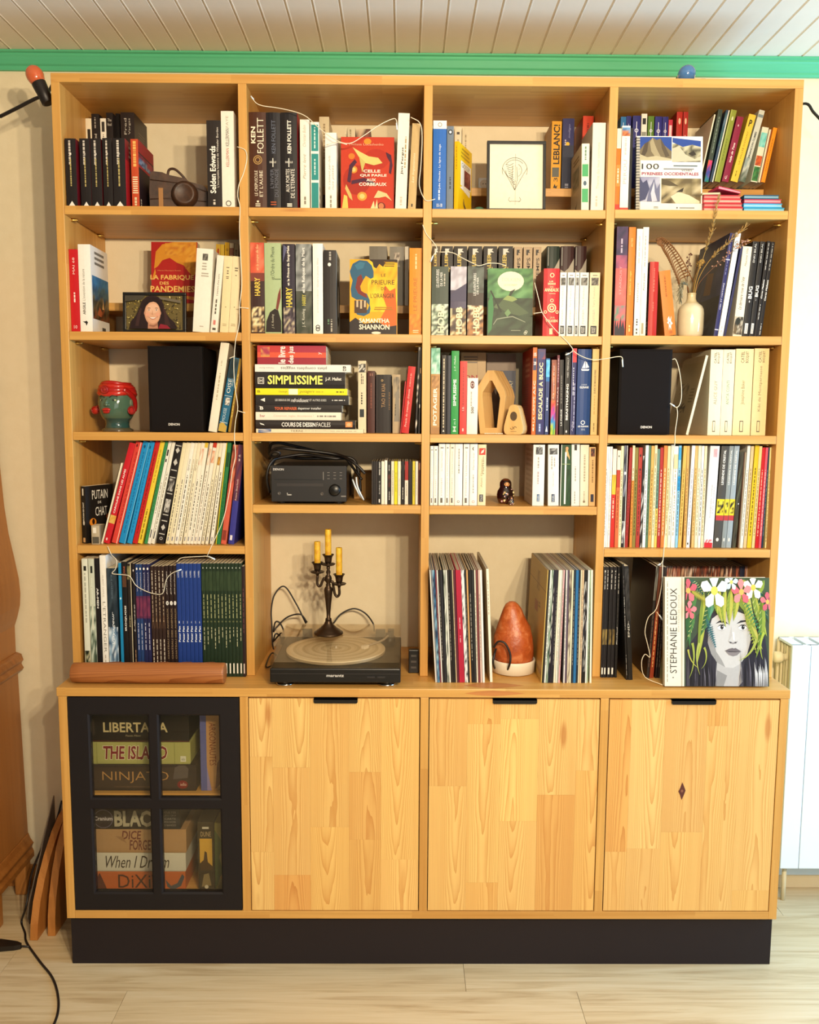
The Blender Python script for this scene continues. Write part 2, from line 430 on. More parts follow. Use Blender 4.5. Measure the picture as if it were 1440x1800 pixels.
# ================================================================== BOOKCASE AND CABINET
T = .024; H = 1.05; BY = .334
ZT, ZW, ZWB, ZB = 2.575, .857, .831, .156
bays = [(-1.026, -.531), (-.507, -.012), (.012, .507), (.531, 1.026)]
bc = thing('bookcase', 'tall open honey pine bookcase in four bays standing on the pine worktop', 'bookcase', (0, .17, ZW))
for a in (-H, H - T): sub(bc).box(a, 0, ZW + .0005, a + T, BY, ZT - T, bev=.0012).build('side_panel', 'pine_z', bc)
for k in range(3): sub(bc).box(bays[k][1], 0, ZW + .0005, bays[k][1] + T, BY, ZT - T, bev=.0012).build('divider', 'pine_z', bc)
sub(bc).box(-H, 0, ZT - T, H, BY, ZT, bev=.0012).build('top_board', 'pine_x', bc)
SZ = {1: [2.219, 1.870, 1.583, 1.250], 2: [2.218, 1.868, 1.583, 1.373], 3: [2.218, 1.866, 1.582, 1.372], 4: [2.220, 1.869, 1.583, 1.247]}
pin_mesh = None
for k in range(4):
    a, b = bays[k]
    for z in SZ[k + 1]:
        s = MB(); s.T = Matrix.Translation((-(a + b) / 2, -.167, -z + T))
        sh = s.box(a + .0005, .0005, z - T, b - .0005, BY, z, bev=.0012).build('shelf', 'pine_x', bc, (((a + b) / 2), .167 - .17, z - T - ZW))
        for px in (-1, 1):
            for py in (-.115, .10):
                if pin_mesh is None:
                    p = MB(); p.T = Matrix.Rotation(R_(90), 4, 'Y'); p.lathe([(.0045, -.011), (.0045, -.002), (.0032, -.001), (.0032, .008), (.0, .009)], 10)
                    o = p.build('shelf_pin', 'brass', sh); pin_mesh = o.data
                else:
                    o = bpy.data.objects.new('shelf_pin', pin_mesh); COL.objects.link(o); o.parent = sh
                o.location = (px * ((b - a) / 2 - .0105), py, -.0048)
                o.rotation_euler = (0, 0, 0 if px < 0 else math.pi)
# risers that lift the rear rows
RISER_Y = .175
for k, z, nm in ((0, 2.219, 'top shelf of the glazed-door bay'), (1, 2.218, 'top shelf of the turntable bay'), (2, 2.218, 'top shelf of the salt-lamp bay'), (3, 2.22, 'top shelf of the radiator bay'),
                 (0, 1.87, 'second shelf of the glazed-door bay'), (1, 1.868, 'second shelf of the turntable bay'), (2, 1.866, 'second shelf of the salt-lamp bay')):
    a, b = bays[k]
    r = thing('book_riser', 'low pine step raising the rear books, ' + nm, 'riser', ((a + b) / 2, .25, z), group='low pine steps behind the front books')
    sub(r).box(a + .003, RISER_Y, z + .079, b - .003, BY - .002, z + .103, bev=.0012).build('step_board', 'pine_x', r)
    for s in (0, 1):
        q = a + .003 if s == 0 else b - .027
        sub(r).box(q, RISER_Y + .03, z + .0006, q + .024, BY - .002, z + .079).build('support', 'pine_z', r)

wt = MB().box(-1.054, -.12, ZWB + .0004, 1.054, BY, ZW, bev=.002)
wt = tag(wt.build('worktop', 'pine_x'), 'long honey pine worktop lying over the low cabinets under the bookcase', 'worktop')
wk = MB(); P = [(.115, .0), (.15, .006), (.195, .0095), (.24, .0065), (.29, .0), (.24, -.006), (.2, -.009), (.15, -.006)]
wk.add([(x, -.1205, ZW - .012 + z * .9) for x, z in P], [list(range(8))[::-1]])
wk.add([(x, -.085 + z * 3.0, ZW + .0003) for x, z in P], [list(range(8))[::-1]])
M['knot'] = pine('knot_wood', 'X', 'd08a48', '9c5a28', (0, .1), 0, .5)
wk.build('knot', 'knot', wt)

bs = thing('base_cabinet', 'low pine cabinet with one black glazed door and three pine doors on a black plinth', 'cabinet', (0, .11, 0))
FY = -.119
for a in (-H, H - T): sub(bs).box(a, FY, ZB, a + T, BY, ZWB, bev=.0012).build('side_panel', 'pine_z', bs)
for k in range(3): sub(bs).box(bays[k][1], FY, ZB + T, bays[k][1] + T, BY - .012, ZWB, bev=.0012).build('divider', 'pine_z', bs)
sub(bs).box(-H + T, FY, ZB, H - T, BY, ZB + T, bev=.0012).build('bottom_board', 'pine_x', bs)
sub(bs).box(-H + T, BY - .01, ZB + T, H - T, BY, ZWB).build('back_panel', 'pine_x', bs)
sub(bs).box(-1.047, FY + .02, 0, 1.047, BY, ZB, bev=.001).build('plinth', 'plinth_paint', bs)
sub(bs).box(bays[0][0] + .001, -.05, .488, bays[0][1] - .001, BY - .012, .51, bev=.001).build('inner_shelf', 'pine_x', bs)
# glazed door
x0, x1, z0, z1 = -1.0235, -.5335, ZB + T + .0025, ZWB - .0025
px_ = [(-.9684, -.7914), (-.7697, -.5873)]; pz_ = [(.2314, .4962), (.5212, .7794)]
gd = bpy.data.objects.new('glazed_door', None); COL.objects.link(gd); gd.parent = bs; gd.location = Vector((x0, FY, z0)) - Vector(bs.location)
m = MB(); m.T = Matrix.Translation((-x0, -FY, -z0))
xs = [x0, px_[0][0], px_[0][1], px_[1][0], px_[1][1], x1]; zs = [z0, pz_[0][0], pz_[0][1], pz_[1][0], pz_[1][1], z1]
YF, YK, CH = FY + .0005, FY + .022, .005
for i in range(5):
    for j in range(5):
        if i in (1, 3) and j in (1, 3):
            a, b, c, d = xs[i], xs[i + 1], zs[j], zs[j + 1]
            O_ = [(a, YF, c), (b, YF, c), (b, YF, d), (a, YF, d)]
            I1 = [(a + CH, YF + .004, c + CH), (b - CH, YF + .004, c + CH), (b - CH, YF + .004, d - CH), (a + CH, YF + .004, d - CH)]
            I2 = [(p[0], YK, p[2]) for p in I1]
            m.add(O_ + I1 + I2, [(k, (k + 1) % 4, 4 + (k + 1) % 4, 4 + k) for k in range(4)] + [(4 + k, 4 + (k + 1) % 4, 8 + (k + 1) % 4, 8 + k) for k in range(4)])
        else:
            m.add([(xs[i], YF, zs[j]), (xs[i + 1], YF, zs[j]), (xs[i + 1], YF, zs[j + 1]), (xs[i], YF, zs[j + 1])], [(0, 1, 2, 3)])
            m.add([(xs[i], YK, zs[j]), (xs[i + 1], YK, zs[j]), (xs[i + 1], YK, zs[j + 1]), (xs[i], YK, zs[j + 1])], [(3, 2, 1, 0)])
for a, b in (((x0, z0), (x1, z0)), ((x1, z0), (x1, z1)), ((x1, z1), (x0, z1)), ((x0, z1), (x0, z0))):
    m.add([(a[0], YF, a[1]), (b[0], YF, b[1]), (b[0], YK, b[1]), (a[0], YK, a[1])], [(3, 2, 1, 0)])
m.build('door_frame', 'black_paint', gd)
for a, b in px_:
    for c, d in pz_:
        m = MB(); m.T = Matrix.Translation((-x0, -FY, -z0))
        m.box(a + CH + .0003, FY + .011, c + CH + .0003, b - CH - .0003, FY + .014, d - CH - .0003).build('pane', 'glass', gd)
# three pine doors made of glued staves
stave_tab = [
 (-.5045, -.0145, (.112, .112+.19), [(0, [.27, .72], 'nnn'), (.135, [.32, .83], 'nnr'), (.355, [.60], 'nl'), (.585, [.34, .66], 'nod'), (.775, [.755], 'll'), (1, [], '')], (.1865, .3125)),
 (.0145, .5045, None, [(0, [.405], 'nl'), (.225, [.115, .865], 'onl'), (.42, [.09, .57], 'nll'), (.645, [.445], 'nk'), (.87, [.33], 'no'), (1, [], '')], (.1815, .3085)),
 (.5335, 1.0235, None, [(0, [.715], 'rl'), (.13, [.70], 'nn'), (.33, [.62], 'nl'), (.58, [.12], 'on'), (.70, [], 'n'), (.775, [.9], 'nl'), (1, [], '')], (.177, .305)),
]
TINT = {'n': (1, 1, 1), 'l': (1.04, 1.03, .98), 'o': (.95, .87, .77), 'd': (.93, .85, .74), 'r': (.92, .76, .62), 'k': (.98, .88, .76)}
def with_tint(name):
    m = M[name]; t = m.node_tree; b = t.nodes['Principled BSDF']; s = b.inputs['Base Color'].links[0].from_socket
    oi = t.nodes.new('ShaderNodeObjectInfo'); mx = t.nodes.new('ShaderNodeMix'); mx.data_type = 'RGBA'; mx.blend_type = 'MULTIPLY'
    mx.inputs[0].default_value = 1.0
    t.links.new(s, mx.inputs[6]); t.links.new(oi.outputs['Color'], mx.inputs[7]); t.links.new(mx.outputs[2], b.inputs['Base Color'])
with_tint('pine_stave')
rs = random.Random(11)
for a, b, _u, cols, hd in stave_tab:
    z0, z1 = ZB + T + .003, ZWB - .004
    d = bpy.data.objects.new('cabinet_door', None); COL.objects.link(d); d.parent = bs; d.location = Vector((a, FY, z0)) - Vector(bs.location)
    for (u0, joints, tone), (u1, _j, _t) in zip(cols, cols[1:]):
        hs = [0] + joints + [1]
        for i in range(len(hs) - 1):
            p0 = a + u0 * (b - a); p1 = a + u1 * (b - a); q1 = z1 - hs[i] * (z1 - z0); q0 = z1 - hs[i + 1] * (z1 - z0)
            m = MB(); m.T = Matrix.Translation((-(p0 + p1) / 2, 0, -(q0 + q1) / 2))
            e = rs.uniform(0, .00025); g = .0001
            m.box(p0 + g, e, q0 + g, p1 - g, .02, q1 - g)
            o = m.build('stave', 'pine_stave', d, ((p0 + p1) / 2 - a, 0, (q0 + q1) / 2 - z0))
            c = TINT[tone[i]]; j = rs.uniform(.965, 1.03); o.color = (c[0] * j, c[1] * j, c[2] * j * rs.uniform(.96, 1.03), 1)
    hx0, hx1 = hd
    m = MB(); L = hx1 - hx0
    m.prism([(0, .003), (.003, 0), (L - .003, 0), (L, .003), (L, .0125), (0, .0125)], -.006, -.0003, plane='XZ')
    m.box(0, -.006, .0105, L, .018, .0125)
    m.build('handle', 'black_plastic', d, (hx0, -.0005, z1 - z0 - .0115))
    if a > .53:
        K = MB(); kx, kz = .7524 - a, .554 - z0
        K.add([(kx, -.0003, kz + .026), (kx - .006, -.0003, kz + .008), (kx - .0105, -.0003, kz - .002), (kx - .006, -.0003, kz - .011), (kx, -.0003, kz - .028), (kx + .007, -.0003, kz - .01), (kx + .0105, -.0003, kz + .001), (kx + .007, -.0003, kz + .01)], [list(range(8))], '5a2a1c')
        K.add([(kx - .004, -.0005, kz), (kx, -.0005, kz - .006), (kx + .004, -.0005, kz), (kx, -.0005, kz + .005)], [[0, 1, 2, 3]], '8d5a3e')
        K.build('knot', 'matte', d)

# ================================================================== THINGS ON THE SHELVES
def speaker(x0, x1, z0, z1, y, lx, label, yaw=0):
    t = thing('loudspeaker', label, 'speaker', ((x0 + x1) / 2, y, z0 + .0006), (0, 0, yaw), 'black bookshelf speakers')
    w = (x1 - x0) / 2; h = z1 - z0
    MB().box(-w, .016, 0, w, .20, h, bev=.003).build('cabinet', 'speaker_body', t)
    g = MB(); b = .007
    O = [(-w, .002, .001), (w, .002, .001), (w, .002, h - .001), (-w, .002, h - .001)]
    I = [(-w + b, 0, b), (w - b, 0, b), (w - b, 0, h - b), (-w + b, 0, h - b)]
    B = [(p[0], .0155, p[2]) for p in O]
    g.add(O + I + B, [(k, (k + 1) % 4, 4 + (k + 1) % 4, 4 + k) for k in range(4)] + [(8 + k, 8 + (k + 1) % 4, (k + 1) % 4, k) for k in range(4)] + [(4, 5, 6, 7)])
    g.build('grille', 'speaker_cloth', t)
    m = MB(); m.text('DENON', (-w + lx * 2 * w, -.0006, .019), (1, 0, 0), (0, 0, 1), .033, .0072, 'd9d4cc', bold=.03)
    m.build('lettering', 'satin', t)
    return t
speaker(-.811, -.653, 1.583, 1.833, .03, .355, 'black loudspeaker with dark cloth front beside the painted ceramic head')
speaker(.567, .721, 1.583, 1.833, .03, .44, 'black loudspeaker standing beside the cream graphic novels')

# --- receiver
t = thing('receiver', 'black compact stereo receiver with round volume knob under a tangle of cables', 'receiver', (-.3435, .02, 1.3735))
m = MB(); m.box(-.111, .006, .007, .111, .25, .112, bev=.002); m.build('casing', 'black_plastic', t)
m = MB(); m.box(-.111, 0, .007, .111, .0055, .114, bev=.0015); m.build('front_panel', 'speaker_body', t)
def rf(zx, zy): return (-.111 + (zx - 195) / 560 * .222, .007 + (535 - zy) / 295 * .107)
m = MB()
def rtext(b, x0, y0, x1, y1, c='c9c4bb'):
    p = rf(x0, y1); q = rf(x1, y0); m.text(b, (p[0], -.0004, p[1]), (1, 0, 0), (0, 0, 1), q[0] - p[0], q[1] - p[1], c)
rtext('DENON', 212, 262, 290, 280, 'e6e0d8')
for zx in (622, 668, 714):
    for zy in (295, 318, 345):
        p = rf(zx, zy); m.box(p[0] - .0035, -.0012, p[1] - .001, p[0] + .0035, 0, p[1] + .001, '6d655e')
p, q = rf(582, 355), rf(586, 290); m.box(p[0], -.0006, p[1], q[0], 0, q[1], '8d857c')
p, q = rf(238, 408), rf(582, 385); m.box(p[0], -.0008, p[1], q[0], 0, q[1], '2d2724')
p, q = rf(225, 358), rf(582, 350); m.box(p[0], -.0008, p[1], q[0], 0, q[1], '060505')
p, q = rf(312, 480), rf(318, 462); m.box(p[0], -.0006, p[1], q[0], 0, q[1], 'b9b2a8')
p, q = rf(312, 482), rf(346, 474); m.box(p[0], -.0006, p[1], q[0], 0, q[1], 'b9b2a8')
for zx, zy in ((255, 467), (573, 470)):
    p = rf(zx, zy); m.T = Matrix.Translation((p[0], 0, p[1])) @ Matrix.Rotation(R_(90), 4, 'X'); m.lathe([(.0048, 0), (.0048, .002), (.0032, .002), (.0032, .0005), (0, .0005)], 14, '575049'); m.T = Matrix()
p, q = rf(715, 492), rf(752, 484); m.box(p[0], -.0005, p[1], q[0], 0, q[1], '8d857c')
m.build('controls', 'satin', t)
p = rf(670, 437); m = MB(); m.T = Matrix.Rotation(R_(90), 4, 'X')
m.lathe([(.0175, 0), (.0175, .003), (.0155, .004), (.0152, .013), (.0140, .0145), (0, .0145)], 28)
m.T = Matrix.Rotation(R_(-38), 4, 'Y'); m.box(-.0006, -.0149, .003, .0006, -.0143, .0135, 'a9a29a')
k = m.build('volume_knob', 'black_plastic', t, (p[0], 0, p[1]))
for fx in (-.085, .085):
    for fy in (.03, .22): MB().lathe([(.011, 0), (.012, .002), (.012, .0075)], 12, ctr=(fx, fy, 0)).build('foot', 'rubber', t)
# --- tangle of cables over the receiver
t = thing('cable_tangle', 'tangle of thick black audio cables lying over the receiver', 'cable', (-.34, .1, 1.4895))
def cable(pts, r, name='cable', parent=None, mat='rubber', k=6, n=8, root=None):
    m = MB(); 
    if root: m.T = Matrix.Translation(-Vector(root.location))
    m.tube(pts, r, n, smooth=k); return m.build(name, mat, parent)
zt = 1.4955
for pts in ([(-.47, .09, 1.50), (-.455, .07, 1.527), (-.43, .06, 1.534), (-.40, .06, 1.531), (-.35, .07, 1.526), (-.30, .08, 1.520), (-.26, .08, 1.513), (-.235, .06, 1.505), (-.215, .045, 1.494), (-.195, .04, 1.478), (-.178, .04, 1.46)],
            [(-.466, .06, 1.40), (-.472, .05, 1.44), (-.466, .05, 1.477), (-.452, .06, 1.499), (-.44, .07, 1.503), (-.40, .09, 1.510), (-.36, .1, 1.513), (-.31, .09, 1.507), (-.27, .09, 1.502), (-.24, .1, 1.502), (-.221, .09, 1.48), (-.205, .08, 1.46), (-.19, .07, 1.44)],
            [(-.475, .12, 1.515), (-.465, .10, 1.543), (-.44, .10, 1.548), (-.41, .11, 1.541), (-.37, .12, 1.532), (-.33, .13, 1.521), (-.29, .13, 1.513), (-.25, .12, 1.507), (-.215, .12, 1.495), (-.2, .12, 1.45), (-.196, .12, 1.40)],
            [(-.47, .14, 1.46), (-.462, .14, 1.495), (-.43, .15, 1.503), (-.38, .15, 1.499), (-.30, .16, 1.499), (-.225, .16, 1.495), (-.2, .15, 1.45)],
            [(-.462, .05, 1.515), (-.448, .04, 1.524), (-.432, .04, 1.520), (-.44, .05, 1.509), (-.458, .06, 1.508), (-.462, .05, 1.515)]):
    cable([Vector(p) + Vector((0, 0, .0035)) for p in pts], .0045, 'cable', t, root=t)
for pts in ([(-.216, .05, 1.445), (-.207, .035, 1.425), (-.196, .04, 1.402), (-.188, .05, 1.388)], [(-.205, .05, 1.452), (-.202, .04, 1.43), (-.193, .03, 1.408), (-.182, .04, 1.385)]):
    cable([Vector(p) for p in pts], .0024, 'white_lead', t, 'white_paint', root=t)
t = thing('cardboard_box', 'small plain kraft cardboard box behind the white cable leads', 'box', (-.19, .19, 1.3735))
MB().box(-.03, 0, 0, .03, .1, .085, bev=.0015).build('carton', flat('kraft', 'a5793f', .8), t)
MB().add([(-.03, 0, .0853), (.03, 0, .0853), (.03, -.03, .092), (-.03, -.03, .092)], [(0, 1, 2, 3)]).build('flap', flat('kraft_flap', 'b0854a', .8), t)

# --- turntable
t = thing('turntable', 'black record player under a clear lid with cream disc on the worktop', 'turntable', (-.257, .07, ZW + .0005))
bx = .188
m = MB(); m.box(-bx, -.18, .013, bx, .18, .056, bev=.004); m.build('plinth', 'black_plastic', t)
m = MB(); m.text('marantz', (-.025, -.1806, .031), (1, 0, 0), (0, 0, 1), .05, .0075, 'cfc9c0', bold=.02)
for q in (.091, .121): m.box(q, -.1825, .0285, q + .022, -.18, .0335, '2b2624')
m.box(-.185, -.1808, .0395, .185, -.18, .0405, '3a3431')
m.build('front_markings', 'satin', t)
for fx in (-.148, .147):
    for fy in (-.148, .148):
        MB().lathe([(.024, 0), (.0265, .0015), (.0265, .0045), (.024, .006), (.02, .007), (.02, .0132)], 22).build('foot', 'chrome', t, (fx, fy, 0))
m = MB(); rings = [(.0, .0625)]; pr = []; cc = []
r = 0
for k in range(16):
    r0 = .15 * k / 16; pr += [(max(r0, .0001), .0662)]; cc.append(['e6dcc2', 'd5c9ab', 'efe7d0'][k % 3])
pr += [(.15, .0662), (.152, .064), (.152, .0565)]; cc += ['efe7d0', 'a79c86', '8d8370']
m.lathe(pr, 48, cc, ctr=(-.012, -.0, 0), cap=False); m.lathe([(.0032, .066), (.0032, .073), (.0, .0735)], 10, 'cccccc', ctr=(-.012, 0, 0))
m.build('platter', 'satin', t)
m = MB(); m.tube([(.148, .12, .0755), (.13, .06, .0755), (.085, -.0, .0735)], .0034, 8, 'b9b3aa', smooth=5); m.lathe([(.02, .0565), (.02, .070), (.012, .072), (.012, .082), (0, .082)], 20, '1c1917', ctr=(.15, .125, 0)); m.lathe([(.01, -.012), (.01, .012)], 14, '4a4541', ctr=(.155, .145, .078))
a = m.build('tonearm', 'satin', t)
MB().box(-.007, -.014, -.006, .008, .006, .004, 'f2efe8', bev=.001).build('headshell', 'satin', a, (.08, -.004, .0735), (0, 0, R_(-38)))
m = MB(); P = [(-.1785, .0585), (-.1785, .0735), (.012, .0985), (.178, .0985), (.178, .0585)]; th = .0026
In = [(-.1785 + th, .0585), (-.1785 + th, .0735 - th * .6), (.012, .0985 - th), (.178 - th, .0985 - th), (.178 - th, .0585)]
w_ = .187
for i in range(4):
    (a, b), (c, d) = P[i], P[i + 1]; m.add([(-w_, a, b), (w_, a, b), (w_, c, d), (-w_, c, d)], [(0, 1, 2, 3)])
    (a, b), (c, d) = In[i], In[i + 1]; m.add([(-w_ + th, a, b), (w_ - th, a, b), (w_ - th, c, d), (-w_ + th, c, d)], [(3, 2, 1, 0)])
for s in (-1, 1):
    o = [(s * w_, a, b) for a, b in P]; i_ = [(s * (w_ - th), a, b) for a, b in In]
    m.add(o, [list(range(5)) if s < 0 else list(range(5))[::-1]]); m.add(i_, [list(range(5))[::-1] if s < 0 else list(range(5))])
    m.add([o[0], o[4], i_[4], i_[0]], [(0, 1, 2, 3) if s > 0 else (3, 2, 1, 0)])
m.add([(-w_, P[0][0], P[0][1]), (w_, P[0][0], P[0][1]), (w_ - th, In[0][0], In[0][1]), (-w_ + th, In[0][0], In[0][1])], [(3, 2, 1, 0)])
m.add([(-w_, P[4][0], P[4][1]), (w_, P[4][0], P[4][1]), (w_ - th, In[4][0], In[4][1]), (-w_ + th, In[4][0], In[4][1])], [(0, 1, 2, 3)])
m.build('dust_cover', 'smoke', t)
for hx in (-.12, .12): MB().box(-.016, 0, 0, .016, .008, .05, bev=.002).build('hinge', 'black_plastic', t, (hx, .1805, .03))
cords = [[(-0.3847, 0.2800, 0.9489), (-0.4193, 0.2900, 1.0157), (-0.4564, 0.2900, 1.0712), (-0.4872, 0.2800, 1.0463), (-0.4975, 0.2700, 0.9968), (-0.4947, 0.2600, 0.9457), (-0.4920, 0.2500, 0.8909), (-0.4854, 0.2300, 0.8754)],
         [(-0.3797, 0.2700, 0.9552), (-0.4021, 0.2700, 0.9820), (-0.4453, 0.2700, 0.9722), (-0.4798, 0.2600, 0.9400), (-0.4878, 0.2500, 0.9291), (-0.4818, 0.2500, 0.9597), (-0.4670, 0.2500, 0.9578), (-0.4542, 0.2500, 0.9293), (-0.4600, 0.2500, 0.9121), (-0.4789, 0.2400, 0.9241), (-0.4885, 0.2400, 0.8974)],
         [(-0.2942, 0.2800, 0.9493), (-0.2684, 0.2900, 0.9798), (-0.2271, 0.2950, 0.9962), (-0.1892, 0.2950, 0.9809), (-0.1622, 0.2800, 0.9499), (-0.1580, 0.2700, 0.9254)]]
c_ = thing('power_cord', 'thin black cords looping up behind the record player', 'cord', (-.4, .2, ZW))
for pts in cords: cable([Vector(p) for p in pts], .0026, 'cord', c_, root=c_, k=8)
cable([Vector((-0.4885, 0.2400, 0.8974)), Vector((-.4547, .2215, .93)), Vector((-.455, .19, .8638)), Vector((-0.4901, 0.2236, 0.8638)), Vector((-0.4881, 0.0949, 0.8638)), Vector((-0.4798, 0.0646, 0.8638)), Vector((-0.4686, 0.0829, 0.8638))], .0026, 'cord', c_, root=c_, k=8)
m = MB(); m.T = Matrix.Translation(-Vector(c_.location)); m.tube([(-.4545, .222, .92), (-.4545, .22, .895)], [.009, .006], 10); m.build('plug', 'rubber', c_)
t = thing('small_remote', 'small black box on the worktop by the divider, record player beside it', 'remote', (-.03, .03, ZW + .0006))
MB().box(-.0155, 0, 0, .0155, .02, .072, bev=.002).build('case', 'black_plastic', t)
m = MB()
for k in range(3): m.box(-.008, -.0008, .015 + .018 * k, .008, 0, .021 + .018 * k, '4a443f')
m.build('keys', 'satin', t)

# --- candelabra and candles
cx, cy, cz = -.2955, .115, .9566
t = thing('candelabra', 'dark bronze candelabra with three sockets standing on the record player lid', 'candle holder', (cx, cy, cz))
m = MB(); m.lathe([(.044, 0), (.046, .003), (.045, .006), (.039, .009), (.037, .012), (.026, .020), (.015, .031), (.0095, .042), (.010, .045)], 28); m.build('base', 'bronze', t)
m = MB(); m.lathe([(.0075, .044), (.0095, .046), (.0095, .049), (.006, .052), (.0065, .07), (.009, .10), (.0125, .128), (.0135, .140), (.0115, .147), (.007, .152), (.0085, .156), (.006, .160), (.0095, .168), (.0115, .176), (.009, .184), (.005, .188), (.0075, .196), (.0045, .204), (.0065, .209), (.005, .213)], 18); m.build('stem', 'bronze', t)
def socket_(px, pz):
    m = MB(); m.lathe([(.004, -.006), (.006, 0), (.020, .004), (.0225, .0075), (.0215, .0082), (.016, .006), (.006, .0075), (.008, .010), (.0105, .014), (.0115, .022), (.0125, .028), (.0165, .0345), (.0185, .036), (.018, .0372), (.0125, .0352), (.0105, .030), (.0100, .018), (0, .018)], 22); m.build('drip_cup', 'bronze', t, (px, 0, pz))
cups = [(0, .2145), (-.0335, .190), (.0335, .153)]
for a in cups: socket_(*a)
for s, pz, pts in ((-1, .19, [(-.006, 0, .168), (-.013, 0, .176), (-.019, 0, .165), (-.0235, 0, .154), (-.030, 0, .152), (-.0345, 0, .162), (-.0335, 0, .184)]),
                   (1, .153, [(.006, 0, .166), (.013, 0, .165), (.016, 0, .148), (.020, 0, .128), (.027, 0, .119), (.034, 0, .127), (.0335, 0, .147)])):
    m = MB(); m.tube([Vector(p) for p in pts], .0042, 10, smooth=6); m.build('arm', 'bronze', t)
for (px, pz), h, lb in zip(cups, (.097, .083, .1015), ('tallest-standing yellow beeswax candle in the middle socket of the candelabra', 'short yellow candle with scorched rim on the clock side of the candelabra', 'bright yellow candle in the lowest candelabra socket')):
    c_ = thing('candle', lb, 'candle', (cx + px, cy, cz + pz + .0185), group='yellow candles in the candelabra')
    m = MB(); m.lathe([(.0098, 0), (.0098, h - .004), (.0094, h - .001), (.0082, h), (.006, h - .0025), (0, h - .003)], 20); m.build('wax', 'wax', c_)
    MB().tube([(0, 0, h - .003), (.0006, 0, h + .001)], .0008, 6).build('wick', 'rubber', c_)

# --- salt lamp
t = thing('salt_lamp', 'rough orange salt rock lamp on a white round dish between the records', 'lamp', (.276, .060, ZW + .0005))
m = MB(); m.lathe([(.058, 0), (.066, .003), (.067, .03), (.068, .038), (.066, .041), (.062, .040), (.060, .036), (.059, .02), (0, .02)], 32); m.build('dish', flat('cream_dish', 'ece2cc', .4), t)
m = MB(); m.lathe([(.045, .021), (.054, .028), (.0585, .05), (.0595, .08), (.056, .11), (.048, .14), (.038, .168), (.027, .195), (.018, .21), (.009, .217), (0, .2185)], 40, cap=False)
vv = []
for p in m.v:
    q = Vector(p); d = noise.noise(q * 16 + Vector((3, 1, 7))) * .007 + noise.noise(q * 45) * .0026
    r = math.hypot(q.x, q.y); k = 1 + d / max(r, .02)
    h = (q.z - .02) / .2
    vv.append((q.x * k - .0055 * h + (.006 if q.x > 0 else 0) * (1 - h), q.y * k, q.z + noise.noise(q * 30) * .003 * h))
m.v = vv; m.build('salt_rock', 'salt', t)
cable([Vector((0.2085, -0.0050, 0.9485)), Vector((0.2212, -0.0100, 0.9673)), Vector((0.2411, -0.0150, 0.9635)), Vector((0.2563, -0.0200, 0.9320)), Vector((0.2552, -0.0200, 0.9007)), Vector((0.2472, 0.0210, 0.8638)), Vector((0.2238, 0.0441, 0.8638)), Vector((0.2076, -0.0050, 0.9014)), Vector((0.2127, 0.0000, 0.9297)), Vector((0.2159, 0.0000, 0.9437))], .0032, 'cord', t, root=t, k=8)

# --- carved log
t = thing('carved_log', 'reddish carved wooden log lying on the worktop before the comic spines', 'log', (-.80, -.074, ZW + .0004))
m = MB(); m.T = Matrix.Translation((0, 0, .0305)) @ Matrix.Rotation(R_(90), 4, 'Y')
n_ = 40
prof = [(.0262, -.222), (.0285, -.2195), (.0292, -.19), (.0300, -.05), (.0302, .1), (.0300, .214), (.0294, .2185), (.0275, .2195)]
m.lathe(prof, n_); m.build('log', 'log_wood', t)
m = MB(); rr = random.Random(5)
for k in range(9):
    x0 = -.14 + k * .034; s = 1 if k % 2 else -1; pts = []
    for j in range(9):
        a = R_(-62 + s * 22 * math.sin(j * .7)) + R_(6 * j - 20); u = x0 + .026 * math.cos(j * .8) + j * .004
        pts.append(Vector((u, .0302 * math.cos(a + R_(-60)), .0305 + .0302 * math.sin(a + R_(110)))))
    m.tube(pts, .0010, 5, smooth=3)
m.build('carving', flat('carving_line', '6d3716', .6), t)

# --- painted ceramic head
t = thing('ceramic_head', 'glazed green ceramic head vase with red turban, red lips and hoop earrings', 'vase', (-0.9343, .12, 1.5835), (0, 0, R_(-14)))
G1, G2, RD = '4d6a58', '2f4f4c', 'b3201c'
m = MB(); cols = ['5a4c38', '56523c', G2, G2, G2, G1, G1, G1, G1, G1, G1, G1, G1]
hp = [(.046, 0), (.047, .005), (.037, .010), (.0345, .02), (.0355, .031), (.0425, .039), (.0485, .05), (.0525, .066), (.0535, .084), (.0525, .10), (.049, .115), (.045, .127), (.040, .136), (.030, .136)]
m.lathe(hp, 36, cols, cap=False)
vv = []
for p in m.v:                                                     # push the face forward: chin, cheeks, brow
    x, y, z = p
    if y < 0 and z > .033:
        f_ = max(0, -y / .052)
        y -= .006 * f_ * math.exp(-((z - .046) / .011) ** 2) * math.exp(-(x / .02) ** 2)
        y -= .004 * f_ * math.exp(-((z - .074) / .013) ** 2) * (math.exp(-((x - .024) / .013) ** 2) + math.exp(-((x + .024) / .013) ** 2))
        y += .0035 * math.exp(-((z - .093) / .008) ** 2) * (math.exp(-((x - .019) / .01) ** 2) + math.exp(-((x + .019) / .01) ** 2))
    vv.append((x, y, z))
m.v = vv; m.build('head', 'glaze', t)
m = MB(); m.ball((0, -.055, .0795), .0075, G1, scale=(.9, .8, .8)); m.tube([(0, -.0485, .098), (0, -.0535, .088), (0, -.058, .080)], [.0038, .0058], 10, G1); 
for s in (-1, 1): m.ball((s * .0065, -.0535, .0785), .0042, G1)
m.build('nose', 'glaze', t)
m = MB(); m.ball((-.0, -.0568, .0645), .0140, RD, scale=(1.0, .42, .42)); m.ball((0, -.0570, .0580), .0126, RD, scale=(.92, .45, .42)); m.box(-.009, -.0632, .0610, .009, -.0624, .0618, '5c0f0d'); m.build('lips', 'glaze', t)
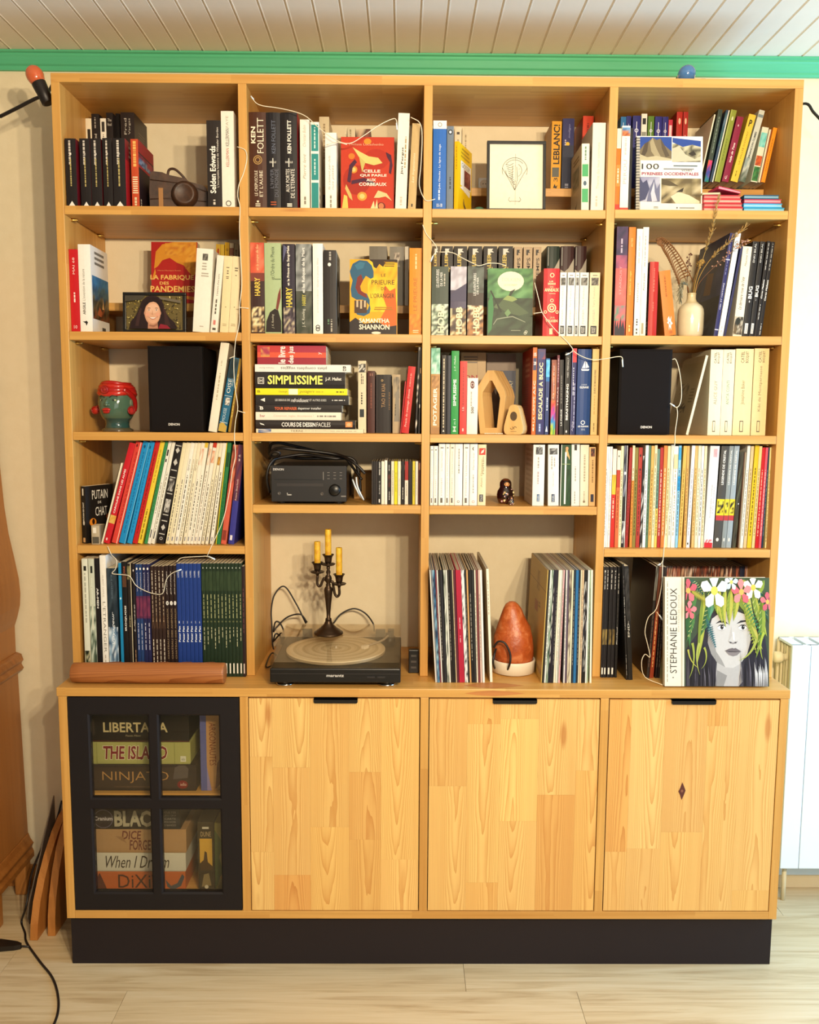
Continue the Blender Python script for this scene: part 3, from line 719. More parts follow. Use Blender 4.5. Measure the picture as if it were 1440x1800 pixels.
for s in (-1, 1):
    e = MB(); e.ball((s * .0195, -.0447, .0925), .0085, 'a9b08e', scale=(1, .5, .55)); e.ball((s * .0190, -.0487, .0925), .0034, '22302c', scale=(1, .5, 1)); e.tube([(s * .0195 + .0098 * math.cos(a), -.0465 + abs(math.cos(a)) * .003, .0925 + .0058 * math.sin(a)) for a in [2 * math.pi * j / 16 for j in range(16)]], .0011, 6, '24332f', closed=True); e.build('eye', 'glaze', t)
    b = MB(); b.tube([Vector(p) for p in ((s * .008, -.0515, .1005), (s * .018, -.0505, .1065), (s * .030, -.0435, .1025))], .0018, 6, '2c3f37', smooth=4); b.build('eyebrow', 'glaze', t)
    b = MB(); b.ball((s * .0535, -.008, .0845), .011, '6b7a62', scale=(.42, .7, 1.1)); b.build('ear', 'glaze', t)
    b = MB(); b.ball((s * .0615, -.018, .063), .0125, RD, scale=(1, .35, 1)); b.tube([(s * .0615 + .0105 * math.cos(a), -.0215, .063 + .0105 * math.sin(a)) for a in [2 * math.pi * j / 20 for j in range(20)]], .0024, 8, '8d1714', closed=True); b.tube([(s * .056, -.012, .077), (s * .0605, -.016, .073)], .002, 6, RD); b.build('earring', 'glaze', t)
m = MB()
for j, (rz, rr_, r0) in enumerate(((.111, .0505, .0085), (.1205, .049, .0085), (.130, .0465, .008), (.1385, .0425, .0065))):
    m.tube([(rr_ * math.cos(a), rr_ * math.sin(a) + .003, rz + (.004 - .002 * j) * math.cos(2 * a) * 1.2 + .004 * math.sin(a) * -1) for a in [2 * math.pi * k / 32 for k in range(32)]], r0, 8, RD if j % 2 else 'c42a20', closed=True)
m.tube([Vector(p) for p in ((.04, -.03, .125), (.052, -.012, .112), (.056, .004, .095), (.054, .012, .076), (.05, .016, .062))], [.010, .006], 10, 'a01a18', smooth=4)
m.lathe([(.046, .137), (.0445, .145), (.041, .1465), (.038, .143), (.036, .13), (0, .128)], 32, RD, cap=False)
m.build('turban', 'glaze', t)
m = MB(); m.T = Matrix.Translation((-.003, -.0585, .1235)) @ Matrix.Rotation(R_(90), 4, 'X'); m.lathe([(.0125, -.006), (.0125, .001), (.0105, .004), (.008, .002), (.0065, .0005), (.005, .003), (0, .004)], 22, '9c1a18'); m.build('medallion', 'glaze', t)

# --- wooden hexagonal ring, pear block, bead chain
t = thing('wooden_ring', 'pale plywood house-shaped ring standing open on the shelf before the dark books', 'ornament', (.214, .10, 1.5828), (0, 0, R_(-32)))
out = [(-.036, 0), (.036, 0), (.047, .112), (.042, .130), (.006, .188), (-.014, .188), (-.048, .138), (-.050, .118)]
inn = [(-.019, .018), (.020, .018), (.029, .106), (.025, .118), (.002, .158), (-.006, .158), (-.029, .124), (-.030, .112)]
m = MB(); n_ = 8
for y0, fl in ((-.032, 1), (.032, -1)):
    m.add([(a, y0, b) for a, b in out] + [(a, y0, b) for a, b in inn], [[i, (i + 1) % n_, n_ + (i + 1) % n_, n_ + i][::fl] for i in range(n_)])
m.add([(a, y, b) for y in (-.032, .032) for a, b in out], [[i, n_ + i, n_ + (i + 1) % n_, (i + 1) % n_] for i in range(n_)])
m.add([(a, y, b) for y in (-.032, .032) for a, b in inn], [[i, (i + 1) % n_, n_ + (i + 1) % n_, n_ + i] for i in range(n_)])
o = m.build('ply_frame', 'light_wood', t); t.scale = (1, 1, 1)
m = MB()
for y in (-.018, .0, .018): m.add([(a, y - .001, b) for a, b in [(p[0] * 1.004, p[1] * 1.001 + .0002) for p in out]] + [(a, y + .001, b) for a, b in [(p[0] * 1.004, p[1] * 1.001 + .0002) for p in out]], [[i, n_ + i, n_ + (i + 1) % n_, (i + 1) % n_] for i in range(2, n_)])
m.build('ply_line', 'board_wood', t)
t = thing('wooden_block', 'small pear-shaped plywood block with a dark oval hole', 'ornament', (.2615, .016, 1.5828), (0, 0, R_(-24)))
pear = [(.020, 0), (.026, .003), (.029, .012), (.0285, .024), (.022, .05), (.0145, .076), (.010, .084), (.0, .087), (-.010, .084), (-.0145, .076), (-.022, .05), (-.0285, .024), (-.029, .012), (-.026, .003), (-.020, 0)]
hole = [(.0105 * math.cos(a), .053 + .0135 * math.sin(a)) for a in [2 * math.pi * (k + .5) / 15 + math.pi / 2 * 0 for k in range(15)]]
m = MB(); m.prism(pear, -.014, .030, plane='XZ'); m.build('block', 'light_wood', t)
m = MB(); m.add([(a, -.0143, b) for a, b in hole], [list(range(15))], '5a4630'); m.build('oval_hole', 'matte', t)
m = MB()
for y in (.0, .008, .016, .023): m.add([(a * 1.006, y - .0007, b * 1.002 + .0001) for a, b in pear] + [(a * 1.006, y + .0007, b * 1.002 + .0001) for a, b in pear], [[i, 15 + i, 16 + i, i + 1] for i in range(14)])
m.build('ply_line', 'board_wood', t)
m = MB()
for s in (-1, 1): m.tube([(s * .005 + .0042 * math.cos(a), -.0145, .019 + .0042 * math.sin(a)) for a in [R_(60 * j) + (0 if s > 0 else math.pi) for j in range(5)]], .0007, 5, '4a3826')
m.box(-.009, -.0146, .0085, .009, -.0141, .0093, '6a543a')
m.build('burnt_mark', 'matte', t)
t = thing('bead_chain', 'short string of tiny pale beads on the shelf beneath the plywood ring', 'chain', (.192, .0125, 1.5829))
m = MB()
for k in range(13): m.ball((-.018 + .0042 * k, .0025 * math.sin(k * .5), .002), .002, 'e8dcc0', nu=8, nv=6)
m.build('beads', 'satin', t)

# --- nesting dolls
def doll(x, y, z, h, label, c1, c2, c3):
    t = thing('nesting_doll', label, 'doll', (x, y, z), (0, 0, R_(8)), 'dark painted nesting dolls')
    k = h / .075
    m = MB(); m.lathe([(a * k, b * k) for a, b in ((.018, 0), (.0215, .002), (.0255, .014), (.0265, .027), (.0245, .037), (.0195, .045), (.0175, .049), (.0182, .055), (.0175, .063), (.0135, .070), (.007, .0745), (0, .0755))], 24, ['4a1d18', '5c2a22', c1, c1, c1, c1, c1, c1, c1, '6b3a22', '6b3a22']); m.build('body', 'glaze', t)
    m = MB(); n_ = 16
    def on(a, b, lift=.0006):
        r = .0183 * k; 
        if b < .044 * k: r = .0262 * k
        q = max(r * r - a * a, 0); return (a, -math.sqrt(q) - lift, b)
    m.ball((0, -.0085 * k, .0575 * k), .0115 * k, 'e0a268', scale=(1, .95, .95)); 
    for s in (-1, 1): m.ball((s * .0042 * k, -.0192 * k, .0595 * k), .0014 * k, '2a1610', nu=8, nv=6); 
    m.ball((0, -.0196 * k, .0533 * k), .0017 * k, 'b04030', scale=(1.5, .6, .6), nu=8, nv=6)
    m.build('face', 'glaze', t)
    m = MB(); rr = random.Random(int(h * 1e4))
    for _ in range(16):
        a = rr.uniform(-.9, .9); b = rr.uniform(.006, .043) * k; R0 = (.0258 if b < .036 * k else .021) * k
        m.ball((R0 * math.sin(a), -R0 * math.cos(a), b), .0034 * k * rr.uniform(.6, 1.2), rr.choice([c2, c3, 'ead9a0']), scale=(1, .4, 1), nu=8, nv=6, rot=Matrix.Rotation(-a * 0, 4, 'Z'))
    m.build('painted_flowers', 'glaze', t)
p = (0.2472, 0.1000, 1.3671); doll(p[0], .095, 1.3725, .075, 'dark painted nesting doll with orange face standing before the cream card', '241410', 'c9b27a', 'caa0a0')
p = (0.2577, 0.0450, 1.3729); doll(p[0], .04, 1.3725, .026, 'tiny nesting doll in pink and black before the larger doll', '2a1a18', 'e3b8b0', 'f0d8c8')

# --- vase with dried plants
vx, vy = 0.7839, .075
t = thing('vase', 'cream stoneware bottle vase holding dried grasses and a fern', 'vase', (vx, vy, 1.8695))
m = MB(); m.lathe([(.028, 0), (.0325, .002), (.0365, .010), (.0380, .03), (.0380, .07), (.0370, .082), (.032, .092), (.0235, .099), (.0165, .105), (.0130, .113), (.0128, .125), (.0142, .130), (.0118, .130), (.0108, .12), (.0108, .1), (0, .095)], 32, ['b79a68'] + ['e3d6b4'] * 6 + ['d8c59a'] * 3 + ['cdb88a'] * 5)
m.build('body', 'glaze', t)
zt = 1.8695 + .131
def stem(name, label, pts, r, cat='dried plant', c='b08a4a'):
    t = thing(name, label, cat, (vx, vy, zt - .09), group='dried plants in the cream vase')
    P = spline([Vector((vx + a, vy + b, zt + h)) for a, b, h in pts], 6)
    m = MB(); m.T = Matrix.Translation(-Vector(t.location)); m.tube(P, [r, r * .5], 6, c); m.build('stalk', 'dry', t)
    return t, P
rr = random.Random(9)
def leafy(t, P, k0, fn, name, c):
    m = MB(); m.T = Matrix.Translation(-Vector(t.location))
    for i in range(int(len(P) * k0), len(P)):
        a = P[i]; d = (P[min(i + 1, len(P) - 1)] - P[max(i - 1, 0)]).normalized()
        fn(m, a, d, i / len(P), c)
    m.build(name, 'dry', t)
def frond(m, a, d, u, c):
    sd = d.cross(Vector((0, 1, 0))).normalized()
    for s in (-1, 1):
        L = .026 * (1.25 - u) + .006; pts = []
        for j in range(7):
            w_ = j / 6; pts.append(a + sd * s * L * w_ * (1 - .25 * w_) + d * (-.010 + .012 * math.sin(3.2 * w_)) * w_ * 1.5 + Vector((0, -.006 * math.sin(3 * w_), -.012 * w_ * w_)))
        m.tube(pts, [.0022, .0012], 5, c)
def spike(m, a, d, u, c):
    for s in range(6):
        v_ = Vector((rr.uniform(-1, 1), rr.uniform(-1, 1), rr.uniform(-.3, 1))).normalized()
        b = a + (d * .9 + v_ * .55).normalized() * rr.uniform(.010, .019); m.tube([a, (a + b) / 2 + v_ * .001, b], [.0011, .0005], 4, c)
def berries(m, a, d, u, c):
    for s in range(2):
        v_ = Vector((rr.uniform(-1, 1), rr.uniform(-1, 1), rr.uniform(-.6, .8))).normalized() * .008; m.tube([a, a + v_], .0006, 4, c); m.ball(tuple(a + v_), .0024, c, nu=6, nv=5)
def clump(m, a, d, u, c):
    for s in range(5):
        v_ = Vector((rr.gauss(0, 1), rr.gauss(0, 1), rr.gauss(0, 1))).normalized() * rr.uniform(.002, .011); m.ball(tuple(a + v_), rr.uniform(.0025, .0042), rr.choice([c, 'b89a58', '8d6a34']), nu=6, nv=5)
t, P = stem('fern_frond', 'brown curled fern frond arching out of the vase toward the orange book', [(-.006, 0, -.05), (-.008, .002, .0), (-.02, -.0, .04), (-.045, -.008, .085), (-.072, -.01, .125), (-.098, -.01, .150), (-.113, -.012, .148)], .0016, c='8a5a2a'); leafy(t, P, .36, frond, 'fronds', '8a5a2c')
t, P = stem('wheat_stalk', 'tall thin dried wheat stalk rising upright from the vase', [(.002, -.006, -.05), (.006, -.012, .03), (.018, -.04, .10), (.026, -.078, .17), (.033, -.095, .245)], .0014, c='b8934e'); leafy(t, P, .55, spike, 'ear', 'b8924c')
t, P = stem('wheat_stalk', 'dried wheat stalk with leaning ear touching the dark blue book', [(.005, -.003, -.05), (.012, -.012, .03), (.035, -.034, .085), (.07, -.062, .125), (.115, -.084, .168)], .0014, c='b8934e'); leafy(t, P, .55, spike, 'ear', 'b48c48')
t, P = stem('dried_flower', 'dried yellow flower head in a dense round tuft above the vase', [(.003, .006, -.05), (.010, .014, .03), (.022, .018, .07), (.031, .02, .095)], .0014, c='a67f42'); leafy(t, P, .74, clump, 'flower_head', 'c9a55a')
t, P = stem('dried_twig', 'thin dried twig with small pink berries leaning over the blue book', [(.007, .001, -.05), (.016, -.004, .02), (.05, -.045, .07), (.09, -.088, .11), (.118, -.105, .135)], .0010, c='8a5f45'); leafy(t, P, .5, berries, 'berries', 'b98a70')
t, P = stem('dried_twig', 'dark purple dried seed stalk beside the wheat in the vase', [(-.003, .006, -.05), (-.008, .02, .03), (-.006, .024, .075), (.0, .026, .118)], .0012, c='6a4232'); leafy(t, P, .5, berries, 'seeds', '6a3f36')
t, P = stem('pampas_plume', 'small grey feathery plume drooping beside the orange book', [(-.004, -.006, -.05), (-.007, -.009, -.004), (-.022, -.026, .018), (-.036, -.034, .02), (-.045, -.038, .0), (-.046, -.04, -.025)], .001, c='8a7a58'); leafy(t, P, .4, spike, 'plume', '8d8466')

# --- framed portrait photograph
x0, z0, _ = (-0.8754, 0.0400, 1.8771)[0], 1.8708, 0
t = thing('photo_frame', 'black framed photograph of a smiling dark-haired woman before the red book', 'picture frame', ((-0.7951, 0.0600, 1.8796)[0], .05, 1.8716), (R_(-4), 0, 0))
w_, h_ = .092, .118; b = .009
m = MB()
for a, c, d, e in ((-w_, 0, w_, b), (-w_, h_ - b, w_, h_), (-w_, b, -w_ + b, h_ - b), (w_ - b, b, w_, h_ - b)): m.box(a, 0, c, d, .012, e, bev=.0012)
m.build('frame', 'black_plastic', t)
MB().box(-w_ + b, .0062, b, w_ - b, .011, h_ - b).build('backing', 'black_plastic', t)
MB().add([(-.012, .012, h_ * .75), (.012, .012, h_ * .75), (.016, .05, .0098), (-.016, .05, .0098)], [(0, 1, 2, 3)]).build('stand_leg', 'black_plastic', t)
m = MB(); W, Hh = 2 * (w_ - b), h_ - 2 * b; X = lambda u: -w_ + b + u * W; Z = lambda v: b + v * Hh; yy = [.006]
def poly(pts, c):
    yy[0] -= .00006; m.add([(X(u), yy[0], Z(v)) for u, v in pts], [list(range(len(pts)))[::-1]], c)
def ell(u, v, a, e, c, n=20, r=0): poly([(u + a * math.cos(q) * math.cos(r) - e * math.sin(q) * math.sin(r), v + (a * math.cos(q) * math.sin(r) + e * math.sin(q) * math.cos(r)) * W / Hh) for q in [-2 * math.pi * k / n for k in range(n)]], c)
poly([(0, 0), (0, 1), (1, 1), (1, 0)], '6a5c34'); rr = random.Random(4)
for _ in range(230): ell(rr.random() * .96 + .02, rr.random() * .94 + .03, rr.uniform(.006, .022), rr.uniform(.004, .014), rr.choice(['c9b05a', 'a8903f', 'e0d08a', '5c5030', '8a7a45', '4a4028', '3a3224']), 7, rr.uniform(0, 3))
poly([(.0, .80), (0, .98), (.36, .98), (.3, .86)], '453f33'); poly([(.60, .95), (.98, .84), (.98, .76), (.6, .88)], '6b6252')
poly([(.08, .02), (.11, .24), (.2, .42), (.255, .62), (.30, .82), (.38, .95), (.47, .985), (.56, .96), (.64, .86), (.685, .7), (.70, .52), (.78, .34), (.87, .2), (.92, .02)], '271718')
poly([(.24, .1), (.27, .4), (.30, .6), (.27, .62), (.22, .42), (.18, .1)], '3c2524'); poly([(.70, .1), (.69, .4), (.665, .62), (.70, .6), (.75, .36), (.8, .1)], '3c2524')
poly([(.58, .02), (.62, .16), (.74, .12), (.80, .02)], '8a2030'); poly([(.40, .02), (.405, .22), (.57, .22), (.58, .02)], 'b98266'); poly([(.42, .1), (.47, .2), (.56, .2), (.57, .12), (.5, .06)], '9a6a52')
ell(.485, .47, .140, .205, 'c89474', 30); ell(.492, .485, .126, .188, 'd9a685', 30); ell(.50, .60, .09, .08, 'e0b294', 24)
for u in (.40, .575): ell(u, .42, .04, .036, 'dc9f83', 16)
ell(.348, .47, .012, .03, 'c08a70', 10); ell(.625, .47, .012, .03, 'c08a70', 10)
poly([(.335, .5), (.34, .74), (.40, .88), (.48, .92), (.57, .88), (.63, .75), (.64, .52), (.615, .66), (.575, .76), (.50, .80), (.43, .77), (.37, .67)], '221314')
for u in (.425, .555): ell(u, .555, .021, .0085, 'efe6da', 12); ell(u, .556, .0088, .0092, '2a1a14', 10); poly([(u - .032, .60), (u - .012, .622), (u + .018, .62), (u + .034, .60), (u + .016, .607), (u - .012, .608)], '33201a'); poly([(u - .023, .56), (u, .578), (u + .023, .56), (u, .571)], '3a231c')
poly([(.487, .56), (.474, .45), (.470, .435), (.482, .428), (.492, .45)], 'c08a6c'); poly([(.468, .43), (.49, .415), (.512, .43), (.50, .424), (.48, .424)], '9a6450')
poly([(.418, .36), (.455, .305), (.49, .285), (.525, .3), (.566, .362), (.52, .345), (.46, .345)], 'a8504a'); poly([(.430, .352), (.46, .318), (.49, .305), (.52, .315), (.553, .354), (.52, .342), (.46, .342)], 'f3ede2')
poly([(.405, .40), (.40, .36), (.412, .32), (.408, .36)], 'b07c62'); poly([(.578, .40), (.584, .36), (.572, .32), (.575, .36)], 'b07c62')
m.build('photograph', 'print', t)

# --- framed ink drawing
t = thing('picture_frame', 'thin black frame with a fine ink line drawing on cream paper', 'picture frame', ((0.2550, 0.0500, 2.2312)[0], .03, 2.2198), (R_(-5), 0, 0))
w_, h_ = .0845, .2; b = .008
m = MB()
for a, c, d, e in ((-w_, 0, w_, b), (-w_, h_ - b, w_, h_), (-w_, b, -w_ + b, h_ - b), (w_ - b, b, w_, h_ - b)): m.box(a, 0, c, d, .012, e, bev=.001)
m.build('frame', 'black_plastic', t)
MB().box(-w_ + b, .0062, b, w_ - b, .011, h_ - b).build('backing', 'black_plastic', t)
MB().add([(-.012, .012, h_ * .75), (.012, .012, h_ * .75), (.016, .055, .0112), (-.016, .055, .0112)], [(0, 1, 2, 3)]).build('stand_leg', 'black_plastic', t)
m = MB(); m.add([(-w_ + b, .006, b), (w_ - b, .006, b), (w_ - b, .006, h_ - b), (-w_ + b, .006, h_ - b)], [(0, 1, 2, 3)], 'e9e2c9')
def ink(pts, r=.0006): m.tube([(x, .0058, z) for x, z in pts], r, 4, '3a352c', smooth=0)
cxp, czp = -.004, .118
for R0, a0, a1 in ((.036, -20, 200), (.030, 40, 150), (.020, -60, 60), (.026, 180, 250)): ink([(cxp + R0 * math.cos(R_(a)), czp + R0 * math.sin(R_(a))) for a in range(a0, a1 + 1, 10)])
ink([(cxp + .002, .165), (cxp + .002, .02)], .0003); ink([(cxp - .012, .03), (cxp + .016, .03)]); 
for s in (-1, 1): ink([(cxp, .062), (cxp + s * .018, .095), (cxp + s * .036, .125)]); ink([(cxp, .062), (cxp + s * .008, .092), (cxp + s * .006, .128)]); ink([(cxp + s * .014, .042), (cxp + s * .018, .034), (cxp + s * .012, .028)])
for k in range(9): ink([(cxp - .026 + .0018 * k, .135 - .006 * k), (cxp - .014 + .002 * k, .132 - .0068 * k), (cxp - .004, .138 - .0076 * k)])
rr = random.Random(2)
for _ in range(24): a = rr.uniform(0, 6.28); q = rr.uniform(.012, .036); x, z = cxp + q * math.cos(a), czp + q * math.sin(a); m.add([(x - .0006, .0057, z - .0006), (x + .0006, .0057, z - .0006), (x + .0006, .0057, z + .0006), (x - .0006, .0057, z + .0006)], [(0, 1, 2, 3)], '4a4438')
m.build('ink_drawing', 'matte', t)

# --- leather camera case
t = thing('camera_case', 'old dark brown leather camera case with round lens bulge beside the red book', 'camera case', (-.72, .085, 2.2198), (0, 0, R_(6)))
m = MB(); m.prism([(-.078, 0), (.078, 0), (.082, .006), (.080, .064), (.074, .072), (.03, .083), (.02, .091), (-.03, .100), (-.044, .106), (-.072, .108), (-.079, .10), (-.082, .05), (-.081, .006)], -.028, .045, plane='XZ'); o = m.build('case', 'leather', t)
bv = o.modifiers.new('bevel', 'BEVEL'); bv.width = .006; bv.segments = 3
m = MB(); m.T = Matrix.Translation((.018, -.027, .045)) @ Matrix.Rotation(R_(90), 4, 'X'); m.lathe([(.039, -.004), (.038, .006), (.034, .015), (.030, .022), (.025, .0245), (.023, .0225), (0, .0225)], 32); m.build('lens_cover', 'leather', t)
m = MB(); m.tube([(-.08, -.0285, .03), (-.03, -.0285, .034), (.078, -.0285, .028)], .0014, 6); m.tube([(-.079, -.0285, .084), (.02, -.0285, .076), (.078, -.0285, .056)], .0014, 6); m.build('seam', 'leather', t)
m = MB(); m.box(-.056, -.0302, .006, -.043, -.0285, .062, bev=.0005); m.build('strap_tab', flat('tan_leather', '9a6a35', .55), t)
m = MB(); m.tube([Vector(p) for p in ((-.036, .01, .104), (-.030, .006, .122), (-.014, .004, .124), (.004, .004, .110), (.018, .008, .094))], .0036, 8, smooth=6); m.build('strap', 'leather', t)

# --- pile of folded maps under the leaning guides
def folded_map(x0, x1, z, th, col, edge, label, yaw=0, roll=0, y=.016, d=.095):
    t = thing('folded_map', label, 'map', ((x0 + x1) / 2, y + d / 2, z), (0, R_(roll), R_(yaw)), 'folded maps piled on the top shelf')
    w_ = (x1 - x0) / 2
    m = MB(); m.box(-w_, -d / 2, th * .78, w_, d / 2, th, col); m.box(-w_, -d / 2, 0, w_, d / 2, th * .22, col); m.add([(-w_, -d / 2, 0), (-w_, -d / 2, th), (-w_ - .0004, d / 2, th), (-w_ - .0004, d / 2, 0)], [(0, 1, 2, 3)], col); m.build('cover', 'print', t)
    m = MB()
    for q in range(4): m.box(-w_ + .001 + .0006 * (q % 2), -d / 2 + .001 + .0008 * (q % 2), th * (.225 + .138 * q), w_ - .0015 + .0006 * (q % 2), d / 2 - .001, th * (.225 + .138 * (q + .93)), edge)
    m.build('folded_sheet', 'print', t)
za = 2.2206
for k in range(4): folded_map(.789 + .0012 * (k % 2), .9015 - .002 * k, za + .0118 * k, .0112, ['c83038', 'b82430', 'd03a40', 'c22c38'][k], ['e8b0a0', 'd88a80'][k % 2], ['red folded map lying lowest in the pile beside the spiral guide', 'red folded map second from the shelf beside the spiral guide', 'red folded map third from the shelf beside the spiral guide', 'red folded map on top of the four red ones'][k], y=.016 + .002 * k)
for k, (a, b, c, e, l) in enumerate(((.9045, 1.0215, '2fa0d0', '8ad0e8', 'cyan folded map lowest in the blue pile by the side panel'), (.9035, 1.014, '3aa8e0', 'a0d8f0', 'light blue folded map second in the blue pile by the side panel'), (.9045, 1.011, 'b83a58', 'e0a0a8', 'pinkish red folded map between the blue maps by the side panel'), (.9035, 1.004, '24506c', '8ab0c0', 'dark blue folded map on top of the pile by the side panel'))):
    folded_map(a, b, za + .0118 * k, .0112, c, e, l, y=.018)
folded_map(.826, .896, za + .0590, .008, 'c8405a', 'e8b0b8', 'pink-red folded map lying crooked on the red maps', 9, 9, .03, .06)
folded_map(.787, .838, za + .0476, .005, 'd8c8a0', 'ece0c4', 'small cream folded map on the red maps', -6, 0, .02, .05)

# --- dark green felt pouch, socket
t = thing('felt_pouch', 'crumpled dark green felt pouch with a brown cord by the yellow book', 'pouch', ((0.1564, 0.0700, 2.2367)[0], .075, 2.2187))
m = MB(); m.ball((-.018, 0, .009), .02, '2c4a38', scale=(.9, .8, .45)); m.ball((.012, 0, .0085), .026, '2f5240', scale=(1, .7, .32)); m.ball((-.004, -.004, .013), .013, '3c6a52', scale=(1.2, .7, .7)); m.build('pouch', 'matte', t)
m = MB(); m.tube([Vector(p) for p in ((-.028, -.004, .006), (-.042, -.008, .012), (-.049, -.01, .026), (-.0515, -.01, .042))], .0016, 6, '3a2415', smooth=5); m.build('cord', 'matte', t)
t = thing('wall_socket', 'white wall socket behind the framed drawing', 'socket', (0.1893, 0.3380, 2.3719))
t.location.y = WY - .001
m = MB(); m.box(-.019, -.010, -.019, .019, 0, .019, bev=.002); m.build('plate', 'white_paint', t)
m = MB(); m.T = Matrix.Rotation(R_(90), 4, 'X'); m.lathe([(.014, .0101), (.0125, .0103), (.012, .0102), (0, .0102)], 18, 'c9c2b0'); m.ball((-.004, 0, .0105), .0018, '4a443a', nu=8, nv=6); m.ball((.004, 0, .0105), .0018, '4a443a', nu=8, nv=6); m.build('outlet', 'satin', t)

